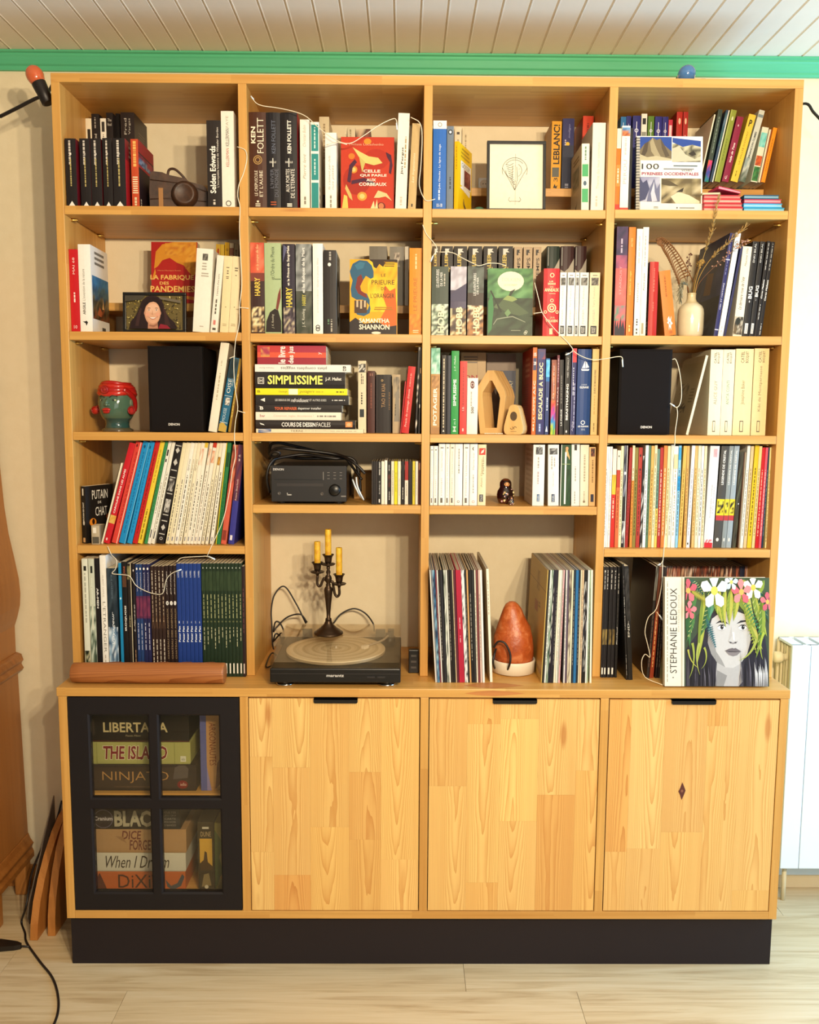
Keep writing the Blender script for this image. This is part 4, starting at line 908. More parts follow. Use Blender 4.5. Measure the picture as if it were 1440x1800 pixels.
# --- white fairy light cord
t = thing('fairy_light_cord', 'thin cream fairy light cord looping down over the bookcase shelves and books', 'cord', (0, -.006, 1.6))
cord_paths = [
 [(-0.4942, -0.0040, 2.5162), (-0.4724, -0.0040, 2.4937), (-0.4171, -0.0040, 2.4851), (-0.3697, -0.0040, 2.4749), (-0.3381, -0.0040, 2.4615), (-0.3034, -0.0040, 2.4314), (-0.2590, -0.0040, 2.4012), (-0.2191, -0.0060, 2.3917), (-0.1793, -0.0060, 2.4134), (-0.1396, -0.0060, 2.4397), (-0.1000, -0.0040, 2.4589), (-0.0889, -0.0040, 2.4544), (-0.0872, -0.0040, 2.4301)],
 [(-0.2845, -0.0040, 2.3872), (-0.2558, -0.0040, 2.3951), (-0.2272, -0.0040, 2.3892)],
 [(-0.0492, -0.0040, 2.4639), (-0.0237, -0.0040, 2.4489), (-0.0170, -0.0040, 2.4123), (-0.0196, -0.0040, 2.3357), (-0.0240, -0.0040, 2.2816), (-0.0109, -0.0040, 2.2461), (0.0004, -0.0040, 2.2384), (0.0212, -0.0040, 2.2433)],
 [(-0.5344, -0.0040, 2.3806), (-0.5123, -0.0040, 2.3716), (-0.5079, -0.0040, 2.3471), (-0.5180, -0.0040, 2.3086), (-0.5313, -0.0040, 2.2777), (-0.5350, -0.0040, 2.2467), (-0.5291, -0.0040, 2.2158), (-0.5316, -0.0040, 2.1613), (-0.5296, -0.0040, 2.0830), (-0.5276, -0.0040, 2.0041), (-0.5351, -0.0040, 1.9405), (-0.5357, -0.0040, 1.9006), (-0.5445, -0.0040, 1.8606), (-0.5480, -0.0040, 1.8445), (-0.5540, -0.0040, 1.7800), (-0.5518, -0.0040, 1.7152), (-0.5446, -0.0040, 1.6582), (-0.5518, -0.0040, 1.6173), (-0.5559, -0.0040, 1.5679), (-0.5535, -0.0040, 1.5185), (-0.5642, -0.0040, 1.4687), (-0.5717, -0.0040, 1.4187), (-0.5862, -0.0040, 1.3517), (-0.6003, -0.0040, 1.3095), (-0.6246, -0.0040, 1.2588), (-0.6422, -0.0040, 1.2197)],
 [(-0.5400, -0.0040, 1.9405), (-0.5092, -0.0040, 1.9375)], [(-0.5447, -0.0040, 1.6468), (-0.5235, -0.0040, 1.6404)], [(-0.5668, -0.0040, 1.7961), (-0.5504, -0.0040, 1.8026)],
 [(-0.9333, -0.0060, 1.2491), (-0.9204, -0.0120, 1.2247), (-0.9029, -0.0210, 1.2094), (-0.9070, -0.0210, 1.1841), (-0.9175, -0.0210, 1.1705), (-0.8909, -0.0210, 1.1672), (-0.8661, -0.0210, 1.1623), (-0.8502, -0.0210, 1.1369), (-0.8306, -0.0210, 1.1234), (-0.8009, -0.0210, 1.1116), (-0.7708, -0.0210, 1.1118), (-0.7598, -0.0210, 1.1509), (-0.7426, -0.0210, 1.1713), (-0.7140, -0.0210, 1.1833)],
 [(-0.7284, -0.0210, 1.2052), (-0.7148, -0.0210, 1.2171), (-0.6865, -0.0210, 1.2206), (-0.6532, -0.0210, 1.2224), (-0.6382, -0.0210, 1.2225), (-0.6151, -0.0210, 1.2125)],
 [(-0.0136, -0.0040, 2.1729), (-0.0021, -0.0040, 2.1464), (0.0175, -0.0040, 2.1246), (0.0273, -0.0040, 2.1059), (0.0146, -0.0040, 2.0838), (0.0098, -0.0040, 2.0711)],
 [(0.0342, 0.0040, 2.0995), (0.0715, 0.0040, 2.0982), (0.0993, 0.0040, 2.0842), (0.1319, 0.0040, 2.0686), (0.1497, 0.0020, 2.0621), (0.1740, 0.0020, 2.0686), (0.2016, 0.0020, 2.0688), (0.2259, 0.0000, 2.0623)],
 [(0.3090, 0.0060, 2.0162), (0.3233, 0.0060, 1.9637), (0.3312, 0.0000, 1.9326), (0.3560, -0.0030, 1.8987), (0.3828, -0.0040, 1.8699), (0.4063, -0.0040, 1.8475), (0.4215, -0.0040, 1.8283), (0.4152, -0.0040, 1.8186), (0.4006, -0.0040, 1.8120)],
 [(0.4216, -0.0040, 1.8251), (0.4434, -0.0040, 1.8107), (0.4765, -0.0040, 1.7996), (0.5126, -0.0040, 1.8014), (0.5502, -0.0040, 1.8081), (0.5651, -0.0040, 1.8050), (0.5676, -0.0040, 1.7791)],
 [(0.7099, -0.0040, 1.8011), (0.7198, -0.0040, 1.8011), (0.7309, -0.0040, 1.7720), (0.7395, -0.0040, 1.7232), (0.7395, -0.0040, 1.6824), (0.7287, -0.0040, 1.6643), (0.7084, -0.0040, 1.6757)],
 [(0.7287, -0.0040, 1.6643), (0.7313, -0.0040, 1.6413), (0.7266, -0.0040, 1.5919), (0.7267, -0.0040, 1.5506), (0.7213, -0.0040, 1.4758), (0.7197, -0.0040, 1.3921), (0.7150, -0.0040, 1.3416), (0.7086, -0.0040, 1.2908), (0.7072, -0.0040, 1.2399), (0.7051, -0.0040, 1.2058)],
 [(0.7064, -0.0040, 1.2160), (0.7001, -0.0040, 1.2040), (0.6902, -0.0040, 1.1989)],
 [(0.7027, -0.0120, 1.2071), (0.6977, -0.0260, 1.1417), (0.6821, -0.0360, 1.0756), (0.6596, -0.0360, 1.0498), (0.6511, -0.0360, 1.0070), (0.6591, -0.0360, 0.9727), (0.6691, -0.0360, 0.9296), (0.6536, -0.0360, 0.9382), (0.6418, -0.0450, 0.9148), (0.6521, -0.0500, 0.8733), (0.6956, -0.0805, 0.8590)],
 [(0.6842, -0.0360, 1.0653), (0.7019, -0.0360, 1.0415)], [(0.3068, 0.0000, 1.9292), (0.3312, 0.0000, 1.9326)]]
pin = None
for pts in cord_paths: cable([Vector(p) for p in pts], .00115, 'cord', t, 'cord_white' if 0 else flat('cream_cord', 'e6d9bd', .6) if 'cream_cord' not in bpy.data.materials else bpy.data.materials['cream_cord'], root=t, k=4, n=6)
for p, q in (((-0.6151, -0.0210, 1.2142), (-0.6349, -0.0210, 1.2225)), ((-0.4942, -0.0040, 2.5162), (-0.4865, -0.0040, 2.5072)), ((-0.0872, -0.0040, 2.4301), (-0.0888, -0.0040, 2.4483)), ((0.0098, -0.0040, 2.0711), (0.0162, -0.0040, 2.0869)), ((0.4006, -0.0040, 1.8120), (0.4120, -0.0040, 1.8169)), ((0.5676, -0.0040, 1.7791), (0.5653, -0.0040, 1.8001)), ((0.7084, -0.0040, 1.6757), (0.7219, -0.0040, 1.6675)), ((0.6902, -0.0040, 1.1989), (0.6985, -0.0040, 1.2040)), ((0.7019, -0.0360, 1.0415), (0.6912, -0.0360, 1.0568)), ((-0.7140, -0.0210, 1.1833), (-0.7325, -0.0210, 1.1764))):
    m = MB(); m.T = Matrix.Translation(-Vector(t.location)); m.tube([p, q], .002, 8); m.build('led_bulb', 'white_paint', t)

# --- festoon cable with coloured bulbs
t = thing('festoon_cable', 'black festoon light cable behind the bookcase with one orange and one blue bulb', 'string light', (0, .1, 2.58))
def bulb(p, d, col, nm):
    d = Vector(d).normalized(); q = d.to_track_quat('Z', 'Y').to_matrix().to_4x4()
    m = MB(); m.T = Matrix.Translation(Vector(p) - Vector(t.location)) @ q
    m.lathe([(.013, -.062), (.0175, -.06), (.0185, -.03), (.020, -.002), (.020, .0)], 18); s = m.build('bulb_socket', 'rubber', t)
    m = MB(); m.T = Matrix.Translation(Vector(p) - Vector(t.location)) @ q
    m.lathe([(.016, -.001), (.021, .006), (.0245, .018), (.0245, .028), (.020, .040), (.011, .0475), (0, .0495)], 24, col); m.build(nm, 'glaze', s)
bulb((-1.1075, 0.0600, 2.5693), (-.42, 0, .9), 'd2663c', 'bulb')
bulb((.738, .085, 2.606), (.05, -1, .12), '4a78b0', 'bulb')
cable([Vector(p) for p in ((-1.2395, 0.1000, 2.4902), (-1.1826, 0.0850, 2.5092), (-1.1165, 0.0700, 2.5326), (-1.0865, 0.0600, 2.5293))], .0052, 'cable', t, root=t)
cable([Vector(p) for p in ((-1.0865, 0.0600, 2.5293), (-1.083, .12, 2.592), (-1.04, .19, 2.596), (-.9, .24, 2.586), (-.3, .24, 2.583), (.4, .22, 2.583), (.62, .16, 2.583), (.70, .10, 2.594), (.77, .07, 2.596), (.82, .07, 2.59), (.95, .19, 2.584), (1.03, .22, 2.592), (1.066, .22, 2.585), (1.08, .2, 2.56))], .004, 'cable', t, root=t)
cable([Vector(p) for p in ((1.08, .2, 2.56), (1.1280, 0.1600, 2.5670), (1.1441, 0.1400, 2.5361), (1.1634, 0.1200, 2.5023))], .004, 'cable', t, root=t)
m = MB(); m.T = Matrix.Translation(-Vector(t.location)); p = (-1.0899, 0.0600, 2.5262); m.box(p[0] - .012, .05, p[2] - .012, p[0] + .012, .072, p[2] + .012, bev=.004); m.build('branch_joint', 'rubber', t)

# --- longcase clock beside the bookcase
t = thing('longcase_clock', 'old reddish pine longcase clock with a curved waist beside the bookcase', 'clock', (-1.6, .19, 0))
XR_ = -1.318
def sideprof(pts, y0, y1, name, mat, mir=-1.55, **k):
    P = [(x, z) for x, z in pts] + [(2 * mir - x, z) for x, z in reversed(pts)]
    m = MB(); m.T = Matrix.Translation((1.55, -.19, 0)); m.prism(P, y0, y1, plane='XZ'); o = m.build(name, mat, t)
    b = o.modifiers.new('bevel', 'BEVEL'); b.width = .004; b.segments = 2; return o
wp = [(-1.312, .835), (-1.312, .93), (-1.303, .955), (-1.291, 1.0), (-1.288, 1.04), (-1.291, 1.09), (-1.303, 1.16), (-1.318, 1.24), (-1.328, 1.33), (-1.335, 1.45), (-1.339, 1.55), (-1.345, 1.7)]
sideprof(wp, .10, .31, 'waist', 'clock_pine')
sideprof([(-1.35, 1.7), (-1.335, 1.72), (-1.335, 1.75), (-1.35, 1.76), (-1.35, 2.1), (-1.34, 2.13)], .09, .31, 'hood', 'clock_pine')
sideprof([(-1.296, .775), (-1.290, .785), (-1.298, .80), (-1.290, .812), (-1.296, .832), (-1.31, .838)], .085, .315, 'waist_moulding', 'clock_pine_x')
sideprof([(-1.300, .20), (-1.3095, .775)], .10, .312, 'trunk', 'clock_pine')
sideprof([(-1.283, .115), (-1.283, .135), (-1.290, .15), (-1.283, .165), (-1.293, .18), (-1.300, .2)], .05, .315, 'base_moulding', 'clock_pine_x')
for fy in (.055, .265):
    for sx in (-1.293, -1.55 * 2 + 1.293 + .04):
        m = MB(); m.T = Matrix.Translation((1.55, -.19, 0)); m.box(sx - .04, fy, .0005, sx, fy + .045, .115, bev=.006); m.build('foot', 'clock_pine', t)
m = MB(); m.T = Matrix.Translation((1.55, -.19, 0)); m.box(-1.80, .08, .2, -1.31, .0995, .77, bev=.004); m.box(-1.325, .075, .2, -1.300, .1, .775, bev=.004); m.build('front_panel', 'clock_pine', t)

# --- curved boards, grey sheet and cable on the floor
for nm, lb, x0, pts in (('curved_board', 'curved-edge pine board leaning on the cabinet side, outer of two', -1.222, [(.012, .0005), (.02, .05), (.045, .11), (.085, .165), (.135, .215), (.2, .262), (.262, .29), (.326, .30), (.326, .0005)]),
                        ('curved_board', 'curved-edge pine board wedged against the cabinet side, inner of two', -1.176, [(.035, .0005), (.04, .06), (.055, .12), (.085, .19), (.125, .25), (.19, .31), (.326, .36), (.326, .0005)])):
    t = thing(nm, lb, 'board', (x0, .17, 0), group='curved pine boards by the cabinet')
    m = MB(); m.T = Matrix.Translation(-Vector(t.location)); m.prism(pts, x0, x0 + .023, plane='YZ'); o = m.build('board', 'board_wood', t)
    b = o.modifiers.new('bevel', 'BEVEL'); b.width = .001; b.segments = 1
t = thing('grey_sheet', 'thin smoky grey plastic sheet leaning between clock and curved boards', 'sheet', (-1.262, .2, 0))
m = MB(); m.T = Matrix.Translation(-Vector(t.location)); m.prism([(.10, .0005), (.088, .03), (.1, .07), (.325, .33), (.325, .0005)], -1.263, -1.26, plane='YZ'); m.build('sheet', flat('smoky_sheet', '75685a', .3), t)
t = thing('floor_cable', 'thin black cable snaking over the floor from the clock to the cabinet front', 'cable', (-1.1, -.1, 0))
cable([Vector(p) for p in ((-1.236, .328, .31), (-1.25, .3, .24), (-1.27, .24, .19), (-1.274, .16, .14), (-1.262, .085, .075), (-1.2903, 0.1076, 0.0040), (-1.2528, 0.0471, 0.0036), (-1.2256, -0.0029, 0.0036), (-1.1465, -0.0948, 0.0036), (-1.0858, -0.1603, 0.0036), (-1.0442, -0.2227, 0.0036), (-1.0110, -0.2936, 0.0036), (-0.9965, -0.3605, 0.0036), (-0.9994, -0.4441, 0.0036))], .0034, 'cable', t, root=t, k=8)
p = (-1.2637, -0.0237, 0.0040)
m = MB(); m.T = Matrix.Translation(Vector((p[0] - .02, p[1], .008)) - Vector(t.location)) @ Matrix.Rotation(R_(-4), 4, 'Z')
m.prism([(-.07, -.02), (-.02, -.024), (.035, -.012), (.052, -.004), (.052, .004), (.035, .012), (-.02, .02), (-.07, .018)], -.0075, .008); m.tube([(.05, 0, 0), (.075, .004, -.003)], .0034, 8); o = m.build('foot_switch', 'rubber', t)
b = o.modifiers.new('bevel', 'BEVEL'); b.width = .003; b.segments = 2

# --- board games behind the glass
def game(x0, x1, z0, z1, y0, label, c, deco, dep=.24, name='game_box', group='board games behind the glass door'):
    t = thing(name, label, 'game', ((x0 + x1) / 2, y0, z0), group=group)
    w_, h_ = (x1 - x0) / 2, z1 - z0 - .0006
    lid = MB(); lid.box(-w_, 0, h_ * .04, w_, dep, h_, c, bev=.0015); ly = [-.0002]
    for d in deco:
        ly[0] -= .00015; k = d[0]
        if k == 't': lid.text(d[1], (-w_ + d[2] * 2 * w_, ly[0], d[3] * h_), (1, 0, 0), (0, 0, 1), (d[4] - d[2]) * 2 * w_, (d[5] - d[3]) * h_, d[6], bold=d[7] if len(d) > 7 else 0, shear=d[8] if len(d) > 8 else 0)
        elif k == 'u': lid.text(d[1], (-w_ + d[4] * 2 * w_, ly[0], d[3] * h_), (0, 0, 1), (-1, 0, 0), (d[5] - d[3]) * h_, (d[4] - d[2]) * 2 * w_, d[6], bold=d[7] if len(d) > 7 else 0)
        elif k == 'd': lid.text(d[1], (-w_ + d[2] * 2 * w_, ly[0], d[5] * h_), (0, 0, -1), (1, 0, 0), (d[5] - d[3]) * h_, (d[4] - d[2]) * 2 * w_, d[6], bold=d[7] if len(d) > 7 else 0)
        elif k == 'r': lid.add([(-w_ + d[1] * 2 * w_, ly[0], d[2] * h_), (-w_ + d[3] * 2 * w_, ly[0], d[2] * h_), (-w_ + d[3] * 2 * w_, ly[0], d[4] * h_), (-w_ + d[1] * 2 * w_, ly[0], d[4] * h_)], [(0, 1, 2, 3)], d[5])
        elif k == 'p': lid.add([(-w_ + a * 2 * w_, ly[0], b * h_) for a, b in d[1]], [list(range(len(d[1])))], d[2])
        elif k == 'e': lid.add([(-w_ + d[1] * 2 * w_ + d[3] * math.cos(q), ly[0], d[2] * h_ + d[4] * math.sin(q)) for q in [2 * math.pi * j / 18 for j in range(18)]], [list(range(18))], d[5])
    o = lid.build('lid', 'print', t)
    MB().box(-w_ + .002, .002, 0, w_ - .002, dep - .002, h_ * .5, c).build('tray', 'print', t)
zi = .5105
game(-1.0, -.7, .6626, .747, -.033, 'black game box with gold capital lettering on top of the upper stack', '191514', [('t', 'LIBERTALIA', .15, .36, .79, .72, 'c8b78a', .02), ('t', 'Paolo Mori', .37, .2, .52, .27, 'a89a78', 0, .2), ('p', [(.0, .1), (.07, .3), (.06, .8), (.02, .95), (0, .9)], '3a2f2a'), ('r', 0, .02, 1, .05, '5a2a22')])
game(-.998, -.697, .5936, .662, -.033, 'yellow-green game box with jagged dark red lettering', 'a9a765', [('t', 'THE ISLAND', .13, .20, .775, .86, 'ece2c8', .06, .1), ('t', 'THE ISLAND', .135, .22, .77, .84, '7c1f24', .03, .1), ('r', .90, .12, .955, .38, 'd8d4c0'), ('t', 'iello', .91, .18, .945, .30, '5a5a4a'), ('r', .07, 0, .075, 1, '8a8a4c'), ('r', .84, 0, .845, 1, '8a8a4c'), ('r', .47, 0, .474, 1, '94945a')])
game(-.9985, -.681, zi, .593, -.034, 'dark brown game box with thin copper capitals, lowest of the upper stack', '2e2320', [('r', .02, .12, .86, .9, '3d2f28'), ('t', 'NINJATO', .115, .30, .74, .74, 'b98a4e', -.01), ('p', [(.78, .45), (.80, .9), (.84, .98), (.9, .98), (.93, .85), (.92, .5)], '5a504c'), ('e', .87, .25, .016, .013, '7c1a1c'), ('t', 'iello', .85, .2, .905, .32, 'e2c6b0'), ('t', 'THE SAMURAI SHADOW GAME', .22, .14, .6, .19, '7a5a40')])
game(-.668, -.597, zi, .757, -.03, 'upright blue and sand game box beside the upper stack', 'b98a58', [('r', 0, 0, .26, 1, '5a5f9a'), ('p', [(.26, 0), (.26, .3), (.45, 0)], '8a7fae'), ('d', 'ARGONAUTES', .38, .32, .66, .86, '7a3a2a', .0), ('p', [(.6, .02), (.7, .35), (.8, .4), (.88, .1)], '6a3a2c'), ('r', .9, 0, 1, 1, '8a5a38')], .2)
zf = .1806
game(-1.003, -.737, .3776, .444, -.01, 'dark game box with big pale capitals on top of the lower stack', '26201f', [('t', 'BLACK', .24, .12, .79, .9, 'ada58e', .04), ('e', .115, .5, .0295, .0295, '6d6478'), ('e', .115, .5, .0275, .0275, '2b2328'), ('t', 'Cranium', .01, .42, .22, .62, 'c9c2c4', .02), ('r', .80, .05, .99, .97, '2a2a2e')] + [('t', s, .815, .78 - .155 * i, .945, .87 - .155 * i, '8d867c') for i, s in enumerate(('CULTES', 'JEU QUI', 'CARTE', 'POUVOIR', '3 BANDES'))])
game(-1.006, -.722, .3016, .377, -.01, 'tan game box with dark red ornate lettering in the lower stack', 'b08a60', [('t', 'DICE', .31, .58, .52, .95, '6a2f2a', .02, .15), ('t', 'FORGE', .39, .12, .62, .56, '6a2f2a', .02, .1), ('p', [(.24, .72), (.30, .55), (.36, .42), (.32, .7)], '9a7450')])
game(-1.006, -.725, .2411, .301, -.01, 'white game box with black flowing script in the lower stack', 'd6d0c0', [('t', 'When I Dream', .13, .2, .82, .86, '33261f', .0, .35)])
game(-1.006, -.727, zf, .2405, -.01, 'orange game box with brown capitals at the bottom of the lower stack', 'c4652e', [('t', 'DiXiT', .26, .14, .745, .86, '4a2a1c', .0), ('p', [(.01, .0), (.02, .6), (.06, .95), (.10, .5), (.14, .0)], '5c2a20'), ('p', [(.78, .6), (.84, .25), (.91, .4), (.965, .9), (.99, .75), (.95, .25), (.86, .02), (.80, .2)], '4a5058')])
game(-.687, -.637, zf, .403, -.012, 'upright dark game box with a yellow desert picture at the cabinet bottom', '3a3020', [('r', .12, .3, .88, .76, 'd0a23c'), ('p', [(.12, .3), (.12, .4), (.35, .45), (.42, .58), (.55, .56), (.6, .42), (.88, .36), (.88, .3)], '4a3218'), ('t', 'DUNE', .2, .79, .82, .86, 'b9a070'), ('r', .3, .90, .7, .93, 'c9c2b0'), ('p', [(.2, .06), (.35, .24), (.65, .26), (.8, .08)], '8d7a50'), ('e', .5, .06, .006, .006, 'd8d0b8')], .2)
game(-.635, -.590, zf, .400, -.012, 'upright mottled green game box in the corner at the cabinet bottom', '8a8040', [('p', [(0, .0), (.5, .3), (.3, .5), (.6, .7), (0, .9)], '5a6a38'), ('p', [(.3, .2), (.9, .35), (.8, .1)], 'a07a3c'), ('u', 'TERRE', .7, .05, .95, .28, '5a5a48')], .2)

# ================================================================== BOOKS, RECORDS, DISCS
def make_book(name, x, y, z, w, h, d, lean, turn, tilt, cols, deco, binding, label, cat, group):
    """one volume: a cover (spine, two boards, print) and its page block; binding 0 paperback, 1 hardback, 2 closed sleeve"""
    x, y, z, w, h, d = (v / 1000 for v in (x, y, z, w, h, d))
    cs = cols.split(); sc = cs[0]; lc = cs[1] if len(cs) > 1 else sc; rc = cs[2] if len(cs) > 2 else lc; pc = cs[3] if len(cs) > 3 else 'pages'
    ct = min([.0009, .0022, .0][binding], w * .22); a = w / 2
    m = MB()
    if binding == 2:
        m.box(-a, 0, 0, a, d, h, [sc, sc, sc, sc, lc, rc])
        # a paler inner edge shows along the top of the sleeve
        m.add([(-a * .6, .002, h + .0001), (a * .6, .002, h + .0001), (a * .6, d - .002, h + .0001), (-a * .6, d - .002, h + .0001)], [(0, 1, 2, 3)], 'b9a88c')
        b = 0
    else:
        b = min(w * .10, .003) if binding else min(w * .03, .0008)
        n = 5 if w > .008 else 3
        arc = [(-a + w * k / (n - 1), b - b * math.sin(math.pi * k / (n - 1))) for k in range(n)]
        out = [(-a, d)] + arc + [(a, d)]
        inn = [(-a + ct, d)] + [(max(-a + ct, min(a - ct, p)), q + ct) for p, q in arc] + [(a - ct, d)]
        N_ = len(out); V = [(p, q, zz) for zz in (0, h) for p, q in out] + [(p, q, zz) for zz in (0, h) for p, q in inn]
        F = []; C = []
        for k in range(N_ - 1):
            cc = lc if k == 0 else rc if k == N_ - 2 else sc
            F += [(k, k + 1, N_ + k + 1, N_ + k), (2 * N_ + k + 1, 2 * N_ + k, 3 * N_ + k, 3 * N_ + k + 1), (N_ + k, N_ + k + 1, 3 * N_ + k + 1, 3 * N_ + k), (k + 1, k, 2 * N_ + k, 2 * N_ + k + 1)]
            C += [cc, 'd8cdb4', cc, cc]
        F += [(0, N_, 3 * N_, 2 * N_), (N_ - 1, 3 * N_ - 1, 4 * N_ - 1, 2 * N_ - 1)]; C += [lc, rc]
        m.add(V, F, C)
    rr = random.Random(int(x * 1e5) * 31 + int(z * 1e4))
    lay = {'s': 0, 'l': 0, 'r': 0}; step = .00006 if deco.count('|') < 40 else .000014
    for item in deco.split('|') if deco else ():
        head, u0, v0, u1, v1, c, *rest = item.split(' ', 6)
        face, kind = head[0], head[1]; txt = rest[0] if rest else ''
        u0, v0, u1, v1 = (float(q) / 100 for q in (u0, v0, u1, v1))
        lay[face] += 1; e = .0001 + step * lay[face]
        if face == 's': O = Vector((-a, -e, 0)); U = Vector((1, 0, 0)); wd = w
        elif face == 'r': O = Vector((a + e, 0, 0)); U = Vector((0, 1, 0)); wd = d
        else: O = Vector((-a - e, d, 0)); U = Vector((0, -1, 0)); wd = d
        Z = Vector((0, 0, 1)); at = lambda u, v: O + U * (u * wd) + Z * (v * h)
        bold = .025 if 'b' in head[2:] else 0; sh = .3 if 'i' in head[2:] else 0
        if kind == 'U': m.text(txt, at(u1, v0), Z, -U, (v1 - v0) * h, (u1 - u0) * wd, c, 0, False, bold, sh)
        elif kind == 'D': m.text(txt, at(u0, v1), -Z, U, (v1 - v0) * h, (u1 - u0) * wd, c, 0, False, bold, sh)
        elif kind == 'V': m.text(txt, at(u1, v1), -U, -Z, (u1 - u0) * wd, (v1 - v0) * h, c, 0, False, bold, sh)
        elif kind == 'T': m.text(txt, at(u0, v0), U, Z, (u1 - u0) * wd, (v1 - v0) * h, c, 0, False, bold, sh)
        elif kind == 'R': m.add([at(u0, v0), at(u1, v0), at(u1, v1), at(u0, v1)], [(0, 1, 2, 3)], c)
        elif kind == 'E': m.add([at(u0 + u1 * math.cos(q), v0 + v1 * math.sin(q)) for q in [2 * math.pi * k / 20 for k in range(20)]], [list(range(20))], c)
        elif kind == 'O':                                           # ring: centre, radius in % of the width, line width v1
            pts = [2 * math.pi * k / 20 for k in range(20)]; r0, r1 = u1 * wd, (u1 - v1) * wd
            m.add([at(u0, v0) + U * (q * math.cos(t_)) + Z * (q * math.sin(t_)) for q in (r0, r1) for t_ in pts], [(k, (k + 1) % 20, 20 + (k + 1) % 20, 20 + k) for k in range(20)], c)
        elif kind == 'P':
            q = [float(k) / 100 for k in txt.split(',')]; m.add([at(q[k], q[k + 1]) for k in range(0, len(q), 2)], [list(range(len(q) // 2))], c)
        elif kind == 'L':                                           # a line of print too small to read, along the spine
            p = v0
            while p < v1:
                q = min(v1, p + rr.uniform(.012, .05)); m.add([at(u0, p), at(u1, p), at(u1, q), at(u0, q)], [(0, 1, 2, 3)], c); p = q + rr.uniform(.006, .014)
        elif kind == 'B':                                           # lines of small print across
            k = 0; n_ = max(1, int(txt or 3))
            for k in range(n_):
                vb = v1 - (v1 - v0) * (k + .75) / n_; g = (u1 - u0) * rr.uniform(0, .25); m.add([at(u0 + g * .5, vb), at(u1 - g * .5, vb), at(u1 - g * .5, vb + (v1 - v0) * .5 / n_), at(u0 + g * .5, vb + (v1 - v0) * .5 / n_)], [(0, 1, 2, 3)], c)
        elif kind == 'G':                                           # a small picture as blurred patches; colours bottom to top, '/' between rows
            nu, nv = (int(k) for k in txt.split(' ')[0].split('x')); pal = [p.split(',') for p in c.split('/')]
            g = [[rr.choice(pal[min(len(pal) - 1, max(0, int((j + rr.uniform(-.35, .35)) / (nv + .01) * len(pal))))]) for i in range(nu + 1)] for j in range(nv + 1)]
            for j in range(nv):
                for i in range(nu):
                    m.add([at(u0 + (u1 - u0) * (i + a_) / nu, v0 + (v1 - v0) * (j + b_) / nv) for a_, b_ in ((0, 0), (1, 0), (1, 1), (0, 1))], [(0, 1, 2, 3)], [[g[j][i], g[j][i + 1], g[j + 1][i + 1], g[j + 1][i]]])
    o = m.build(name, 'print')
    o.matrix_world = Matrix.Translation((x, y, z)) @ Matrix.Rotation(R_(tilt), 4, 'X') @ Matrix.Rotation(R_(turn), 4, 'Z') @ Matrix.Rotation(R_(lean), 4, 'Y')
    if '~' in label:                                                # look ~ how many from the clock side ~ which row
        look, nth, pl = label.split('~'); label = look + ', ' + PLACES[int(pl)] % ORDINALS[int(nth)]
    tag(o, label, cat, GROUPS[group])
    if binding != 2:
        g = .0028 if binding == 1 else .0006
        P = MB(); P.box(-a + ct + .0001, b + ct + .0002, g, a - ct - .0001, d - g, h - g)
        P.build('pages', 'pages', o)
    return o

